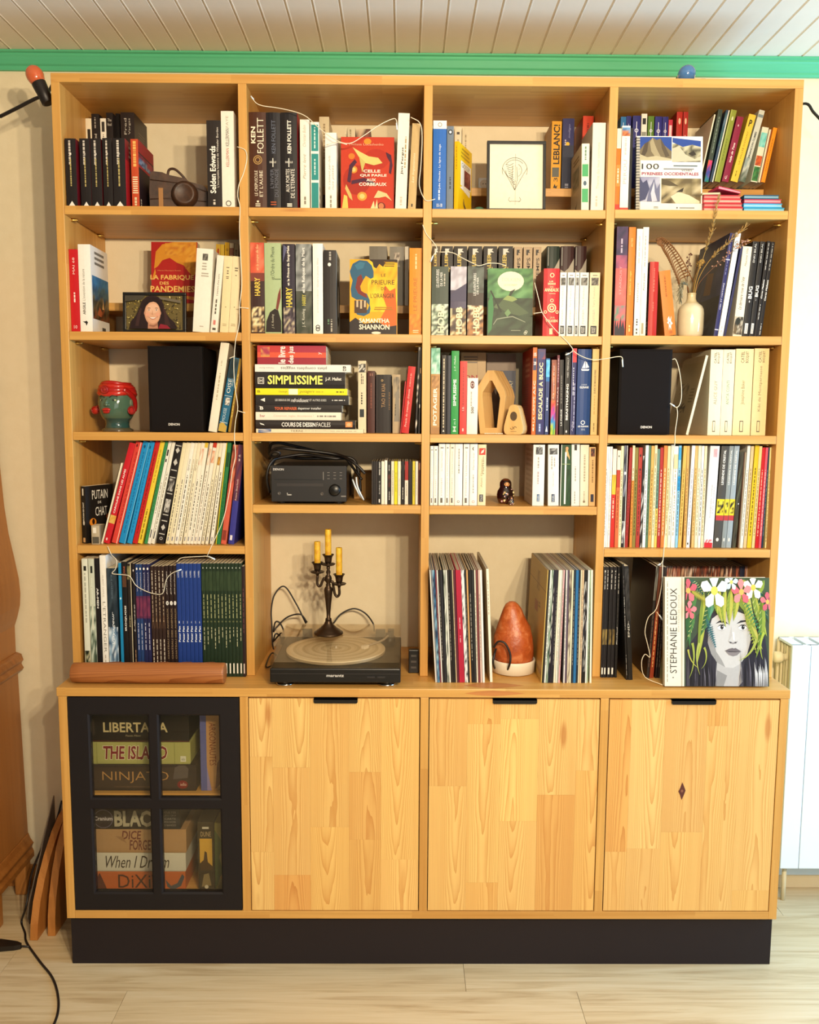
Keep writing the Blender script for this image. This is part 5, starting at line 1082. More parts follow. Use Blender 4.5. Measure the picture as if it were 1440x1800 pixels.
# the portrait on the large art book, drawn as flat shapes
def portrait():
    rr=random.Random(8); D=[]
    S=18.5                       # cloth strip width in %
    def X(u): return S+.8+u*(100-S-.8)/100.
    def P(c,pts): D.append('rP 0 0 0 0 %s %s'%(c,','.join('%.1f,%.1f'%(X(min(100,max(0,a))),min(99.8,max(.2,b))) for a,b in pts)))
    def E(c,u,v,a,b): D.append('rE %.1f %.1f %.1f %.1f %s'%(X(u),v,a*(100-S-.8)/100.,b,c))
    D.append('rR 0 0 %.1f 100 e4ddcb'%S); D.append('rR 15.6 0 17 100 bdb49c'); D.append('rR %.1f 0 100 100 3c4a38'%(S+.2))
    D.append('rU 5 12 11.5 90 2a2622 STEPHANIE LEDOUX'); D.append('rU 12.4 50 14.2 84 a8a08c PORTRAITS DE VOYAGE'); D.append('rE 8 8 .6 .6 3a342c'); D.append('rL 2.2 4 2.8 96 8a8068')
    # hair
    P('2e2b34',[(1,0),(1,34),(14,48),(24,62),(40,72),(62,72),(82,60),(95,46),(99,24),(99,0)])
    P('25222a',[(4,0),(6,22),(20,44),(26,30),(34,12),(36,0)]); P('25222a',[(60,0),(66,10),(74,28),(80,44),(90,30),(88,10),(82,0)])
    # neck and face
    P('b4b1ae',[(36,0),(38,24),(67,24),(68,4),(64,0)]); P('8c8a88',[(36,0),(38,15),(50,10),(46,0)])
    P('c6c3bf',[(28,52),(27,40),(31,30),(38,22),(48,17.5),(57,17),(66,21),(74,30),(78,42),(78,56),(72,66),(58,70),(42,68),(32,62)])
    P('979592',[(28,52),(27,40),(31,30),(38,22),(48,17.5),(44,24),(37,32),(34,42),(33,56)])
    P('b9b6b2',[(74,30),(78,42),(78,56),(75,60),(73,44)])
    # brows, eyes, nose, mouth
    P('2a272b',[(36,57.5),(41,60.5),(48,60),(52,57),(47,58.5),(41,58.6)]); P('2a272b',[(61,57.5),(66,60.6),(72,61),(76,59),(71,59.4),(66,58.6)])
    for u in (43.5,68.5):
        P('f2f1ee',[(u-5.5,54),(u-2,56.2),(u+2,56.2),(u+5.5,54),(u+2,52.4),(u-3,52.4)]); E('3a3232',u+.4,54.3,2.0,2.0); E('0f0d0f',u+.4,54.3,1.1,1.1); E('f4f2ee',u+1,55,.4,.4)
        P('1f1b1e',[(u-6,54),(u-2,56.8),(u+2,56.9),(u+6,54.2),(u+2,55.9),(u-2,55.8)]); P('b4b0ae',[(u-5,51.8),(u,50.6),(u+4,51.8),(u,51.6)])
    P('b9b5b1',[(55,55),(53,46),(51.5,42),(54,43.5),(56,47)]); P('8f8b89',[(51,42),(53,39.8),(57,38.8),(61,39.6),(63,42),(60,40.8),(57,40.4),(54,41)]); E('4a4648',54.2,40.3,1.2,.7); E('4a4648',59.8,40.3,1.2,.7); P('f0eeea',[(56,50),(57,43),(59,42),(58.4,50)])
    P('6c6466',[(47,32.6),(52,34.6),(56.5,35.4),(58,34.8),(60,35.4),(64,33.6),(67,32),(60,31.8),(53,31.8)]); P('857d7d',[(48,32.2),(53,31.9),(60,31.7),(66,31.9),(62,28.6),(57,27.6),(52,28.8)]); P('2c2729',[(46.5,32.7),(53,32.3),(60,32.1),(67.5,32.1),(60,31.5),(53,31.6)]); P('c2bebb',[(52,25.6),(57,24.6),(62,25.8),(57,25.2)])
    # strands of hair
    for k in range(60):
        u=3+k*1.6
        if 37<u<63: continue
        P(rr.choice(['4a4650','5c5862','6e6a74','17151a']),[(u,0),(u+rr.uniform(-3,3),rr.uniform(18,38)),(u+rr.uniform(.3,.8),rr.uniform(8,14)),(u+.6,0)])
    for k in range(9): 
        u=84+k*1.7; P('d6d4d2',[(u,0),(u-1+rr.uniform(-1,1),22+rr.uniform(-6,6)),(u+.6,12),(u+.5,0)])
    # leaves
    def leaf(u0,v0,u1,v1,w,c,c2,vein=None):
        dx,dy=u1-u0,v1-v0; L=math.hypot(dx,dy); nx,ny=-dy/L,dx/L; bend=rr.uniform(-.12,.12)*L
        def at(t,s): return (u0+dx*t+nx*(s*w*math.sin(math.pi*min(1,t**.8))+bend*math.sin(math.pi*t)), v0+dy*t+ny*(s*w*math.sin(math.pi*min(1,t**.8))+bend*math.sin(math.pi*t)))
        P(c,[at(t/8,1) for t in range(9)]+[at(t/8,0) for t in range(7,0,-1)]); P(c2,[at(t/8,-1) for t in range(9)]+[at(t/8,0) for t in range(7,0,-1)])
        if vein:
            for t in range(2,8): a=at(t/9,0); b=at(t/9+.07,.9); P(vein,[a,b,(b[0]+.4,b[1]-.5)]); b=at(t/9+.07,-.9); P(vein,[a,b,(b[0]+.4,b[1]-.5)])
    def fern(u0,v0,u1,v1,w,c):
        dx,dy=u1-u0,v1-v0; L=math.hypot(dx,dy); nx,ny=-dy/L,dx/L
        for k in range(1,15):
            t=k/15.; ww=w*math.sin(math.pi*(t**.7))+.4; bx,by=u0+dx*t,v0+dy*t
            for s in (-1,1): P(c,[(bx,by),(bx+nx*s*ww+dx/L*1.6,by+ny*s*ww+dy/L*1.6),(bx+dx/L*1.5,by+dy/L*1.5)])
        P(c,[(u0,v0),(u1,v1),(u1+.6,v1),(u0+.8,v0)])
    G=[('8a9c3a','63802f'),('a8b048','7c8e36'),('4a7a40','2f5a34'),('b8b456','8f9a3c'),('2a5648','1e463c'),('5a9470','3c7656')]
    P('44543a',[(0,62),(0,100),(100,100),(100,58),(88,72),(70,80),(50,74),(30,76),(12,64)])
    for a in ((10,96,2,58,4),(16,92,6,34,4.5),(22,88,14,20,4),(30,84,18,46,4.5),(8,80,1,40,3),(36,90,28,62,5),(80,92,97,46,5),(74,90,92,34,5),(86,96,99,60,4),(70,86,84,52,4.5),(90,84,84,26,4),(60,90,74,66,5),(26,96,40,74,5),(4,98,22,84,4),(94,98,78,84,4),(66,98,88,86,4)): 
        c=rr.choice(G); leaf(*a,c[0],c[1],'e0dc88' if rr.random()<.5 else None)
    for a in ((40,92,44,58,4),(48,90,48,54,3.6),(54,90,52,56,4),(60,88,57,60,3.6),(36,86,38,66,3.4)): leaf(*a,'b8b44c','8a9a38','6a7a2c')
    fern(24,64,36,36,4.5,'2f6468'); fern(66,86,92,44,5,'3d7a4c'); fern(6,88,26,78,3.4,'b0a844'); fern(70,74,84,30,3.6,'98a03c')
    def curl(u,v,L,a0,a1,w,c):
        L1=[];L2=[]; x,y=u,v
        for k in range(9):
            a=math.radians(a0+(a1-a0)*k/8.); ww=w*(1-k/8.6); L1.append((x-ww*math.sin(a),y+ww*math.cos(a))); L2.append((x+ww*math.sin(a),y-ww*math.cos(a))); x+=L/8*math.cos(a); y+=L/8*math.sin(a)
        P(c,L1+L2[::-1])
    curl(8,40,34,-75,-125,1.5,'98a444'); curl(16,40,30,-110,-60,1.4,'aab058'); curl(22,36,22,-60,-150,1.2,'a0a848'); curl(84,44,30,-110,-170,1.8,'a0a848'); curl(93,50,26,-120,-60,1.6,'a4b43f'); curl(3,34,22,-80,-20,1.1,'b0ac4c')
    # blossoms: five petals each
    def bloom(u,v,r,c,c2,core):
        for k in range(5):
            a=math.radians(90+72*k+rr.uniform(-8,8)); q=math.radians(26)
            P(c if k%2 else c2,[(u,v),(u+r*.75*math.cos(a-q),v+r*.75*math.sin(a-q)),(u+r*math.cos(a-.12),v+r*math.sin(a-.12)),(u+r*math.cos(a+.12),v+r*math.sin(a+.12)),(u+r*.75*math.cos(a+q),v+r*.75*math.sin(a+q))])
        E(core,u,v,r*.24,r*.24)
    bloom(34,88,17,'f1f1ea','dfe6e6','edcf5a'); bloom(80,91,12,'f3f1e6','e6e4d2','e6c04a'); bloom(3,88,11,'d9737a','c75a68','e8b05a'); bloom(66,87,12,'d9656e','e38a88','e8b05a'); bloom(97,78,9,'d9737a','c85f6c','e8b05a'); bloom(4,70,9,'cf6a72','d98088','c85060'); bloom(54,96,8,'d8e4e8','c6d6de','e8d070')
    DEC='|'.join(D)
    return DEC

GROUPS = ['books on the top shelf of the glazed-door bay', 'books behind on the top shelf of the glazed-door bay', 'books on the top shelf of the turntable bay', 'books behind on the top shelf of the turntable bay', 'books on the top shelf of the salt-lamp bay', 'books behind on the top shelf of the salt-lamp bay', 'books on the top shelf of the radiator bay', 'books behind on the top shelf of the radiator bay', 'leaning guides above the folded maps', 'books on the second shelf of the glazed-door bay', 'books behind on the second shelf of the glazed-door bay', 'books on the second shelf of the turntable bay', 'books behind on the second shelf of the turntable bay', 'books on the second shelf of the salt-lamp bay', 'books behind on the second shelf of the salt-lamp bay', 'books on the second shelf of the radiator bay', 'books on the third shelf of the glazed-door bay', 'books lying in the stack of the turntable bay', 'books on the third shelf of the turntable bay', 'books on the third shelf of the salt-lamp bay', 'books standing flat at the back of the third shelf', 'books on the third shelf of the radiator bay', 'comic albums on the fourth shelf of the glazed-door bay', 'compact discs on the fourth shelf beside the receiver', 'books on the fourth shelf of the salt-lamp bay', 'comic albums on the fourth shelf of the radiator bay', 'comic albums behind the carved log', 'black albums on the worktop of the radiator bay', 'small manga volumes on the raised back row', 'art books at the worktop edge', 'records standing beside the salt lamp, divider side', 'records standing beside the salt lamp, far side']
PLACES = ['%s from clock side, top shelf, glazed-door bay', 'back row %s from clock side, top shelf, glazed-door bay', '%s from clock side, top shelf, turntable bay', 'back row %s from clock side, top shelf, turntable bay', '%s from clock side, top shelf, salt-lamp bay', 'back row %s from clock side, top shelf, salt-lamp bay', '%s from clock side, top shelf, radiator bay', 'back row %s from clock side, top shelf, radiator bay', '%s from clock side, leaning guides, top shelf', '%s from clock side, second shelf, glazed-door bay', 'back row %s from clock side, second shelf, glazed-door bay', '%s from clock side, second shelf, turntable bay', 'back row %s from clock side, second shelf, turntable bay', '%s from clock side, second shelf, salt-lamp bay', 'back row %s from clock side, second shelf, salt-lamp bay', '%s from clock side, second shelf, radiator bay', '%s from clock side, third shelf, glazed-door bay', '%s from clock side, upright books beside the stack', '%s from clock side, third shelf, salt-lamp bay', '%s from clock side, third shelf, radiator bay', '%s from clock side, fourth shelf, glazed-door bay', '%s from clock side, discs beside the receiver', '%s from clock side, fourth shelf, salt-lamp bay', '%s from clock side, fourth shelf, radiator bay', '%s from clock side, worktop, glazed-door bay', '%s from clock side, worktop, radiator bay', 'back row %s from clock side, worktop, radiator bay', '%s from clock side, records before the salt lamp', '%s from clock side, records beyond the salt lamp']
ORDINALS = 'first second third fourth fifth sixth seventh eighth ninth tenth eleventh twelfth thirteenth fourteenth fifteenth sixteenth seventeenth eighteenth nineteenth twentieth twenty-first twenty-second twenty-third twenty-fourth twenty-fifth twenty-sixth twenty-seventh twenty-eighth twenty-ninth thirtieth thirty-first thirty-second thirty-third thirty-fourth thirty-fifth thirty-sixth thirty-seventh thirty-eighth thirty-ninth fortieth forty-first forty-second forty-third forty-fourth forty-fifth forty-sixth forty-seventh forty-eighth forty-ninth fiftieth'.split()

# name, x, y, z, thickness, height, depth (mm), lean, turn, tilt (degrees), colours, print, binding, label, category, group
BOOKS = [
('book',-1006.9,12,2219.5,30.6,184.7,130,0,0,0,'211c1c 3a1a1c 6a1420','sL 34 62 52 97 cfc6ba|sL 42 30 54 72 b9a86a|sP 0 0 0 0 f0ece4 22,1,50,8,78,1|sT 40 76 58 79 e8e2d8 1',0,'slim black paperback with white triangle~0~0','book',0),
('book',-969.4,20,2219.5,29.4,187.5,130,0,0,0,'211c1c 3a1a1c 6a1420','sL 34 62 52 97 cfc6ba|sL 42 30 54 72 b9a86a|sP 0 0 0 0 f0ece4 22,1,50,8,78,1|sT 40 76 58 79 e8e2d8 2',0,'slim black spine, thin pale lettering~1~0','book',0),
('book',-938.5,20,2219.5,29.9,187.7,130,0,0,0,'211c1c 3a1a1c 5a1018','sL 34 62 52 97 cfc6ba|sL 42 30 54 72 b9a86a|sP 0 0 0 0 f0ece4 22,1,50,8,78,1|sT 40 76 58 79 e8e2d8 3',0,'black volume with white foot triangle~2~0','book',0),
('book',-906.2,20,2219.5,26.6,189.2,130,0,0,0,'211c1c 3a1a1c 5a1018','sL 34 62 52 97 cfc6ba|sL 42 30 54 72 b9a86a|sP 0 0 0 0 f0ece4 22,1,50,8,78,1|sT 40 76 58 79 e8e2d8 4',0,'black paperback, small white numeral~3~0','book',0),
('book',-871,12,2219.5,35.4,186.9,130,0,0,0,'211c1c 3a1a1c 90202a','sL 34 62 52 97 cfc6ba|sL 42 30 54 72 b9a86a|sP 0 0 0 0 f0ece4 22,1,50,8,78,1|sT 40 76 58 79 e8e2d8 5|rR 0 0 100 70 b8242c|rB 20 75 80 95 d8c8b8 3',0,'thick black volume with red cover~4~0','book',0),
('book',-829.1,20,2219.5,21,187.1,150,0,0,0,'c04a28 8a2a20 2a1c20','sL 30 60 70 97 e8b060|sB 12 20 88 46 e8d8b0 8|sL 35 3 65 15 d8c8a0|rR 0 82 100 100 a0242a|rG 0 64 100 80 5a6a8a,8a9ab0,3a3a5a/a8404a,7a2a3a 12x4|rR 0 60 100 64 a0242a|rL 8 4 14 14 c8c0b0',0,'red and gold spine with patterned cover beside the leather camera case','book',0),
('book',-605,20,2219.5,39.6,239.5,130,0,0,0,'2a2320',"sUb 20 17 62 71 f2eee6 Selden Edwards|sU 68 24 88 92 e0dad0 L'incroyable histoire de Wheeler Burden|sL 40 4 55 11 d8d0c4",0,'black thick paperback with big white title leaning by the white book','book',0),
('book',-565.8,20,2219.5,35.6,264.8,150,0,0,0,'f0ebe0','sU 35 64 62 82 2a2420 KELLERMAN|sU 38 83 58 95 b0a898 FAYE|sU 36 43 60 62 b0442e KELLERMAN|sO 50 5 22 6 3a3430',0,'tall white paperback with black and red lettering by the first divider','book',0),
('book',-1016.3,190,2323.1,17.8,193.8,125,0,0,0,'e8dcc0','sR 30 66 80 84 2a2420|sL 40 10 60 50 8a8070',0,'cream paperback with black label~0~1','book',1),
('book',-995.6,190,2323.1,23,207.1,125,0,0,0,'221c1c','sU 35 52 65 72 e8e2d8 The End|sL 40 80 55 95 a8a098',0,'black spine with white lettering~1~1','book',1),
('book',-972.4,190,2323.1,17.2,194.3,125,0,0,0,'f0eadc','sR 25 80 75 95 3a3430|sL 40 30 60 76 6a6258',0,'thin white paperback with dark label~2~1','book',1),
('book',-952.8,190,2323.1,19.5,210.8,125,0,0,0,'241d1c','sT 20 88 80 92 c8c0b4 The|sT 20 82 80 86 c8c0b4 Road|sT 30 50 70 56 d8d0c4 2|sL 40 20 60 40 8a8278',0,'black spine lettered at the head~3~1','book',1),
('book',-936.4,215,2323.1,12.7,216.9,100,0,0,0,'17110f','',0,'very dark thin book~4~1','book',1),
('book',-899.4,190,2323.1,40.9,212,130,0,0,0,'2c2220','sU 26 70 44 92 c8c0b4 Fred|sU 56 70 74 92 c8c0b4 Vargas|rB 30 65 80 80 5a4a40 4',0,'thick black book with angled cover~5~1','book',1),
('book',-482.1,25,2218.5,48.3,265.7,150,0,0,0,'4a2a1c 3a2018 3a2018',"sUb 12 68 38 85 efe2c8 KEN|sU 48 58 86 94 efe2c8 FOLLETT|sO 50 51 26 5 b08a50|sO 50 51 16 5 b08a50|sU 30 14 48 40 efe2c8 LE CREPUSCULE|sU 58 13 78 40 efe2c8 ET L'AUBE|sR 34 3 62 4 efe2c8|sR 34 5 62 6 efe2c8|sR 42 7 54 9 efe2c8",1,'dark brown hardback with large cream serif capitals beside two black volumes','book',2),
('book',-437.7,25,2218.5,39.6,265,150,0,0,0,'211e22',"sU 38 58 66 92 6a7080 KEN FOLLETT|sT 22 48 70 50 e8e2d4 SIECLE|sR 43 44 49 53 e8e2d4|sU 26 22 50 42 6a6a74 L'HIVER|sU 58 13 84 42 6a6a74 DU MONDE|sR 28 7 68 8 c05a30|sR 28 4.5 68 5.5 c05a30",1,'black hardback with faint steel blue lettering between brown and black volumes','book',2),
('book',-393.3,25,2218.5,46.9,265.4,150,0,0,0,'201c1e 201c1e a02030',"sUb 40 58 64 92 efe8dc KEN FOLLETT|sT 26 48 72 50 efe8dc SIECLE|sR 46 44 51 53 efe8dc|sU 30 18 52 42 efe8dc AUX PORTES|sU 58 12 82 42 efe8dc DE L'ETERNITE|sR 36 3 66 4.3 efe8dc|sR 36 5 66 6.3 efe8dc|rR 0 0 100 100 a8202c",1,'black hardback with white capitals and red cover edge in the turntable bay','book',2),
('book',-348.7,25,2218.5,26.4,246.4,140,0,0,0,'efe8da','sUi 30 70 62 94 b0a890 Christian Bobin|sUi 30 34 62 62 a89a80 Pierre lent|sL 40 6 60 16 8a8270',0,'thin white paperback with grey italics~3~2','book',2),
('book',-320.3,25,2218.5,24.1,239.9,120,0,0,0,'f0ece0 f0ece0 efe8da','sR 10 67 92 97 2a8a84|sR 10 34 92 64 2a8a84|sR 10 2 92 31 2a8a84|sL 42 70 58 94 c8e0d8|sL 42 40 58 58 c8e0d8|rB 4 3 30 30 8a8a80 3',0,'white paperback with three teal panels on its spine','book',2),
('book',-274.7,25,2218.5,32.4,211.4,130,0,0,0,'f2ede2 e8e0d0 d8d0b8',"sUi 26 26 50 70 a09888 Ils s'aiment par-dela|sUi 58 26 80 58 a09888 nos pistes|sL 40 3 56 20 a09888|rG 0 0 100 100 b08a60,c8b090,8a6a4a/a8b8bc,c0c8c0,7a98a0/d8d4c4,c8c8b8,e8e0cc 8x10",0,'white paperback with grey handwriting and a pale painted cover','book',2),
('book',-248.5,55,2219.5,20,209.7,153.2,0,-90,-4,'b8341f b8341f c8331c','rR 0 0 100 100 c23a22|rE 30 42 26 20 a82c1c|rE 66 70 24 14 b4301e|rE 50 94 7 4 e0902c|rE 20 74 6 4 d87a2c|rE 40 20 9 6 e09a3a|rE 40 20 5 3.4 f0c878|rE 24 56 7 5 e08a30|rE 24 56 4 3 f0c070|rP 0 0 0 0 4a2038 12,40,16,62,26,70,30,66,22,58,18,38|rP 0 0 0 0 4a2038 84,80,94,76,97,62,94,50,90,52,92,66,86,74|rP 0 0 0 0 4a2038 20,36,44,40,64,34,66,38,44,45,20,41|rP 0 0 0 0 d8c878 22,86,40,66,62,62,78,65,70,72,52,74,36,80|rP 0 0 0 0 c8b868 34,74,40,52,46,66|rP 0 0 0 0 d0b468 10,36,20,22,22,14,16,18,8,30|rP 0 0 0 0 e0c890 62,18,70,28,86,24,96,14,84,20,72,18|rE 76 6 8 6 6a2420|rE 76 7 5 4 c87a50|rP 0 0 0 0 e8d8a0 55,2,62,14,64,4,68,16,70,2|rP 0 0 0 0 e8c860 2,2,6,22,12,20,14,4|rTb 42 52 74 56 f4ecdc CELLE|rTb 36 46 86 50 f4ecdc QUI PARLE|rTb 48 40 66 44 f4ecdc AUX|rTb 34 34 86 38.5 f4ecdc CORBEAUX|rT 16 88.5 80 91.5 e8b090 Melissa Lucashenko',0,'red illustrated book facing out, pale leaf-like bird and white capitals','book',2),
('book',-76.1,25,2219,31.6,265.6,140,1.87,0,0,'f2ede2','sUb 38 37 62 65 2a2622 Jim Fergus|sL 68 44 80 76 b09a70|sL 40 5 60 14 c8c0b0',0,'tall white leaning paperback with black name, red facing book beside it','book',2),
('book',-44.7,25,2219.1,22.5,238.1,130,2.88,0,0,'c8ac78','sUi 30 32 66 66 f0e4c8 Les Impatientes|sL 40 4 60 8 4a3a28',0,'beige leaning paperback by the divider~8~2','book',2),
('book',-308.2,190,2322.1,29.4,205.5,125,0,0,0,'d8c8a4','sL 40 40 60 90 a08a68',0,'tall beige paperback~0~3','book',3),
('book',-255.1,190,2322.3,5.3,174.7,125,4.32,0,0,'e0d2b0','sL 40 40 60 90 a08a68',0,'thin cream paperback~1~3','book',3),
('book',-223.4,190,2322.3,23.9,176.3,125,-1.18,0,0,'d8c8a8','sL 30 50 50 96 9a8a6a',0,'cream paperback~2~3','book',3),
('book',-186.7,190,2322.6,44.6,170.5,125,-1.34,0,0,'a06a58 8a5a48','sG 0 0 100 100 a0584a,c8a080,5a4030,d8c0a0 4x8',0,'patterned reddish paperback~3~3','book',3),
('book',34.2,25,2218.5,37.6,246.5,140,0,0,0,'1f62b4 1f62b4 2a6cc0','sR 0 91 100 100 f2eee4|sO 50 95.5 16 5 8a8478|sU 42 24 60 74 e8eef4 Julie Otsuka - La ligne de nage|sL 42 12 54 24 c8d8ec|sT 30 4 72 8 f0f4f8 10-18',0,'bright blue paperback with white cap at the spine head','book',4),
('book',64,25,2218.5,19,231.8,140,0,0,0,'6a7684 6a7684 7a8694','sE 50 93 34 3 2a3038|sE 50 93 18 1.6 e8ecf0|sL 44 26 62 40 2a3038',0,'slim grey-blue paperback with round logo~1~4','book',4),
('book',81.5,20,2218.5,11.8,189.2,125,0,-22,0,'e8b80f e0b010 f2c410','sL 40 60 60 94 a88410|rR 18 40 94 76 f0e8d8|rG 44 42 90 66 6a2420,4a1c18,8a4a38/7a3028,a06050 4x5|rT 24 67 84 74 8a7a58 GOSSIP|rP 0 0 0 0 f4ecdc 14,36,40,42,90,38,84,30,40,34|rB 16 80 84 96 b89010 3',0,'yellow paperback turned half outward with photo panel beside blue book','book',4),
('book',451.7,25,2218.7,21.8,187.3,155,-0.97,0,0,'e8e4d4 c8b898 c8b898','sR 8 72 88 100 e8e8dc|sR 8 52 88 70 4aa86a|sR 8 36 88 50 e8e8dc|sR 8 14 88 34 4aa86a|sR 8 2 88 12 e8e4d4|sE 45 42 22 3.5 4a6070|sL 40 76 60 96 6a8a70|lR 14 40 80 74 a8a084|lG 20 44 74 72 8a8a70,a09a80,6a7060 4x5|lB 20 80 80 90 7a6a50 2|lP 0 0 0 0 3a2a20 40,8,52,12,62,24,54,18,46,16',0,'green and white spine with beige window cover beside a white paperback','book',4),
('book',486,25,2218.5,36.5,244.6,155,0,0,0,'efe9de d8cbb4 d8cbb4','sU 38 26 60 78 c0b8a8 Theorie des lieux communs|sL 36 6 50 18 c8c0b0|lB 30 60 90 80 b0a48c 3',0,'thick white paperback at the end of the framed drawing shelf','book',4),
('book',95.6,188,2322.1,21,178.3,125,0,0,0,'ded0b0','sR 30 88 70 92 4a3a30|sL 40 40 60 80 a89878',0,'cream paperback with dark mark~0~5','book',5),
('book',118.5,188,2322.1,21.4,176.5,125,0,0,0,'d8c6a0','sL 40 40 60 90 a08a68',0,'cream paperback~1~5','book',5),
('book',393.1,188,2322.1,29.4,197.8,125,0,0,0,'d99a22 b08038 b08038','sUb 18 37 84 95 2a1c10 LEBLANC!|sR 12 18 82 32 5a5a52|sU 30 11 70 17 2a1c10 3|sP 0 0 0 0 2a1c10 25,2,40,8,52,4,70,6,60,1',0,'amber spine with black capitals~2~5','book',5),
('book',428.3,188,2322.1,34.9,206.1,125,0,0,0,'2a2a5c 22224a','sE 46 64 17 2.8 d8b030|sUi 50 72 70 92 8a8ab8 indigo|sR 0 0 100 62 25283e|sL 20 62 32 70 b8b0c0|sL 30 2 60 8 8a8a9a',0,'navy paperback with gold disc~3~5','book',5),
('book',483.4,188,2322.4,31.6,213.4,125,1.17,0,0,'c83c1e','sL 40 40 60 90 8a2010',0,'orange-red paperback~4~5','book',5),
('book',542.1,20,2220.5,11.9,225.7,135,0,0,0,'e87018 e87018','sR 0 76 100 100 e8dcc0|sR 0 30 100 56 e88838|sL 30 34 64 52 f0d8b8|sR 0 0 100 8 d83828',0,'thin orange and white guidebook~0~6','book',6),
('book',561.5,20,2220.5,23.7,233.3,135,0,0,0,'eae6dc','sG 4 88 96 98 a04a28,c87a48/3a6a9a,6a98c0 3x4|sU 30 32 70 60 b8b0a8 PEROU|sR 0 0 100 4 d84a38|sL 40 66 60 86 c8c0b8',0,'white guidebook with photo at the head~1~6','book',6),
('book',577.9,20,2220.5,6.7,227.2,135,0,0,0,'1c1a1a','',0,'thin black booklet~2~6','book',6),
('book',599,36,2221.3,12,214.1,190,0,-90,-5,'e8e4dc f0ece2 f0ece2','rR 0 0 100 100 efebe2|rR 5 68 53 99 2c4a94|rG 5 68 53 80 8a7a5a,a8986e,6a5a42,b0a07a 10x4|rP 0 0 0 0 7a6c52 5,68,5,82,12,90,18,93,24,98,30,95,36,97,42,88,53,80,53,68|rP 0 0 0 0 a89a78 20,92,24,98,28,88,32,80,40,68,30,70,22,80|rP 0 0 0 0 54483a 12,90,18,93,16,80,10,70,6,72|rP 0 0 0 0 5c5040 36,97,42,88,50,74,44,72,38,84|rP 0 0 0 0 c0b490 5,76,16,72,30,74,53,70,53,68,5,68|rG 54 66 97 90 8a8468,b8b090,6a6450/a09a7a,c8c0a0,5a5646 9x6|rP 0 0 0 0 2f4c96 54,98,97,94,97,86,84,89,70,86,54,92|rP 0 0 0 0 c8c0a4 54,84,64,87,74,76,88,70,97,74,97,68,54,66|rG 5 13 36 46 8a88a0,b8b8c8,9a98b0 4x4|rP 0 0 0 0 4a4c68 5,46,10,38,16,42,20,30,14,16,5,13|rP 0 0 0 0 70728c 20,30,27,44,31,30,36,38,36,13,16,13|rP 0 0 0 0 c8c8d4 22,24,27,40,28,26,32,14,24,13|rG 38 11 98 44 7a6a48,a89870,5a4e36/b8a880,c8bc98,8a7c58/8a7a54,6a5c40,a8986e 8x6|rP 0 0 0 0 d8d0b0 52,20,64,26,80,22,96,14,96,11,60,11|rP 0 0 0 0 3a3228 60,26,72,32,70,26|rP 0 0 0 0 5a4e38 38,44,52,40,64,34,50,34,38,36|rP 0 0 0 0 3a342c 78,77,86,81,90,76,84,74|rT 8 56 34 63.5 2a2a2c 100|rB 38 55 90 58 8a8a8c 1|rR 56 60 92 61.5 5a6a74|rT 68 53.5 84 56 3a3a3c VOIES|rTb 8 48 94 52 a03a5a PYRENEES OCCIDENTALES|rB 26 4 34 7 8a8a84 2|rB 64 4 90 6 6a6a64 1|rE 62 5 1 1 2a2a2a',0,'spiral bound climbing guide with four mountain photographs facing out','book',6),
('book',593.8,188,2324.1,16,210.3,120,0,0,0,'2a6a9a','sO 50 80 24 8 e8e4f0|sR 46 70 54 92 e8e4f0',0,'blue guidebook with white sign~0~7','book',7),
('book',609.8,188,2324.1,14.3,212.4,120,0,0,0,'2a2a6a','sP 0 0 0 0 e8e4f0 20,70,50,90,80,70',0,'navy guidebook~1~7','book',7),
('book',633.8,188,2324.1,23.6,213.7,120,0,0,0,'28286a','sO 50 80 24 8 e8e4f0|sR 46 70 54 92 e8e4f0',0,'navy guidebook with white ring sign~2~7','book',7),
('book',656.6,188,2324.1,16.8,219.5,120,0,0,0,'e8e0cc','sR 20 86 80 94 2a2a2a|sR 10 60 90 76 8a8a7a',0,'white guidebook with black bar~3~7','book',7),
('book',677.4,188,2324.1,18.1,212.9,120,0,0,0,'5a7a28','sO 50 80 24 8 e8e4f0|sR 46 70 54 92 e8e4f0',0,'green guidebook with white sign~4~7','book',7),
('book',699.9,188,2324.1,21.1,211.9,120,0,0,0,'2c2a78','sO 50 80 24 8 e8e4f0|sR 46 70 54 92 e8e4f0|sR 0 0 100 62 8a2060',0,'navy and magenta guidebook~5~7','book',7),
('book',720.6,188,2324.1,16.8,211.3,120,0,0,0,'2c2a78','sO 50 80 24 8 e8e4f0|sR 46 70 54 92 e8e4f0|sR 0 0 100 60 a82a5a',0,'indigo guidebook over magenta foot~6~7','book',7),
('book',736.4,188,2324.1,12.2,202.7,120,0,0,0,'c03048','sR 20 74 80 92 e8c8c8',0,'pink-red guidebook~7~7','book',7),
('book',763.1,188,2324.1,17.7,225.9,120,0,0,0,'b0281e','sE 50 88 20 4 e8c0a0',0,'tall red paperback~8~7','book',7),
('book',781.6,188,2324.1,14.3,225.9,120,0,0,0,'a82620','sE 50 88 20 4 e8c0a0|sL 40 30 60 70 e0a890',0,'second tall red paperback~9~7','book',7),
('guidebook',804.2,105,2324.4,3.6,194,160,10.75,0,0,'e8dcc0','',0,'thin cream leaning guide~0~8','book',8),
('guidebook',823.3,105,2325.1,12.9,206.9,160,9.3,0,0,'3a4438 3a4438','sG 5 0 95 30 2a8a4a,2a6aa0/3a4a9a,7a3a8a/c83a6a,e86a28 2x6|sL 40 40 60 90 7a8a7a',0,'dark grey leaning guide with orange, pink and blue foot','book',8),
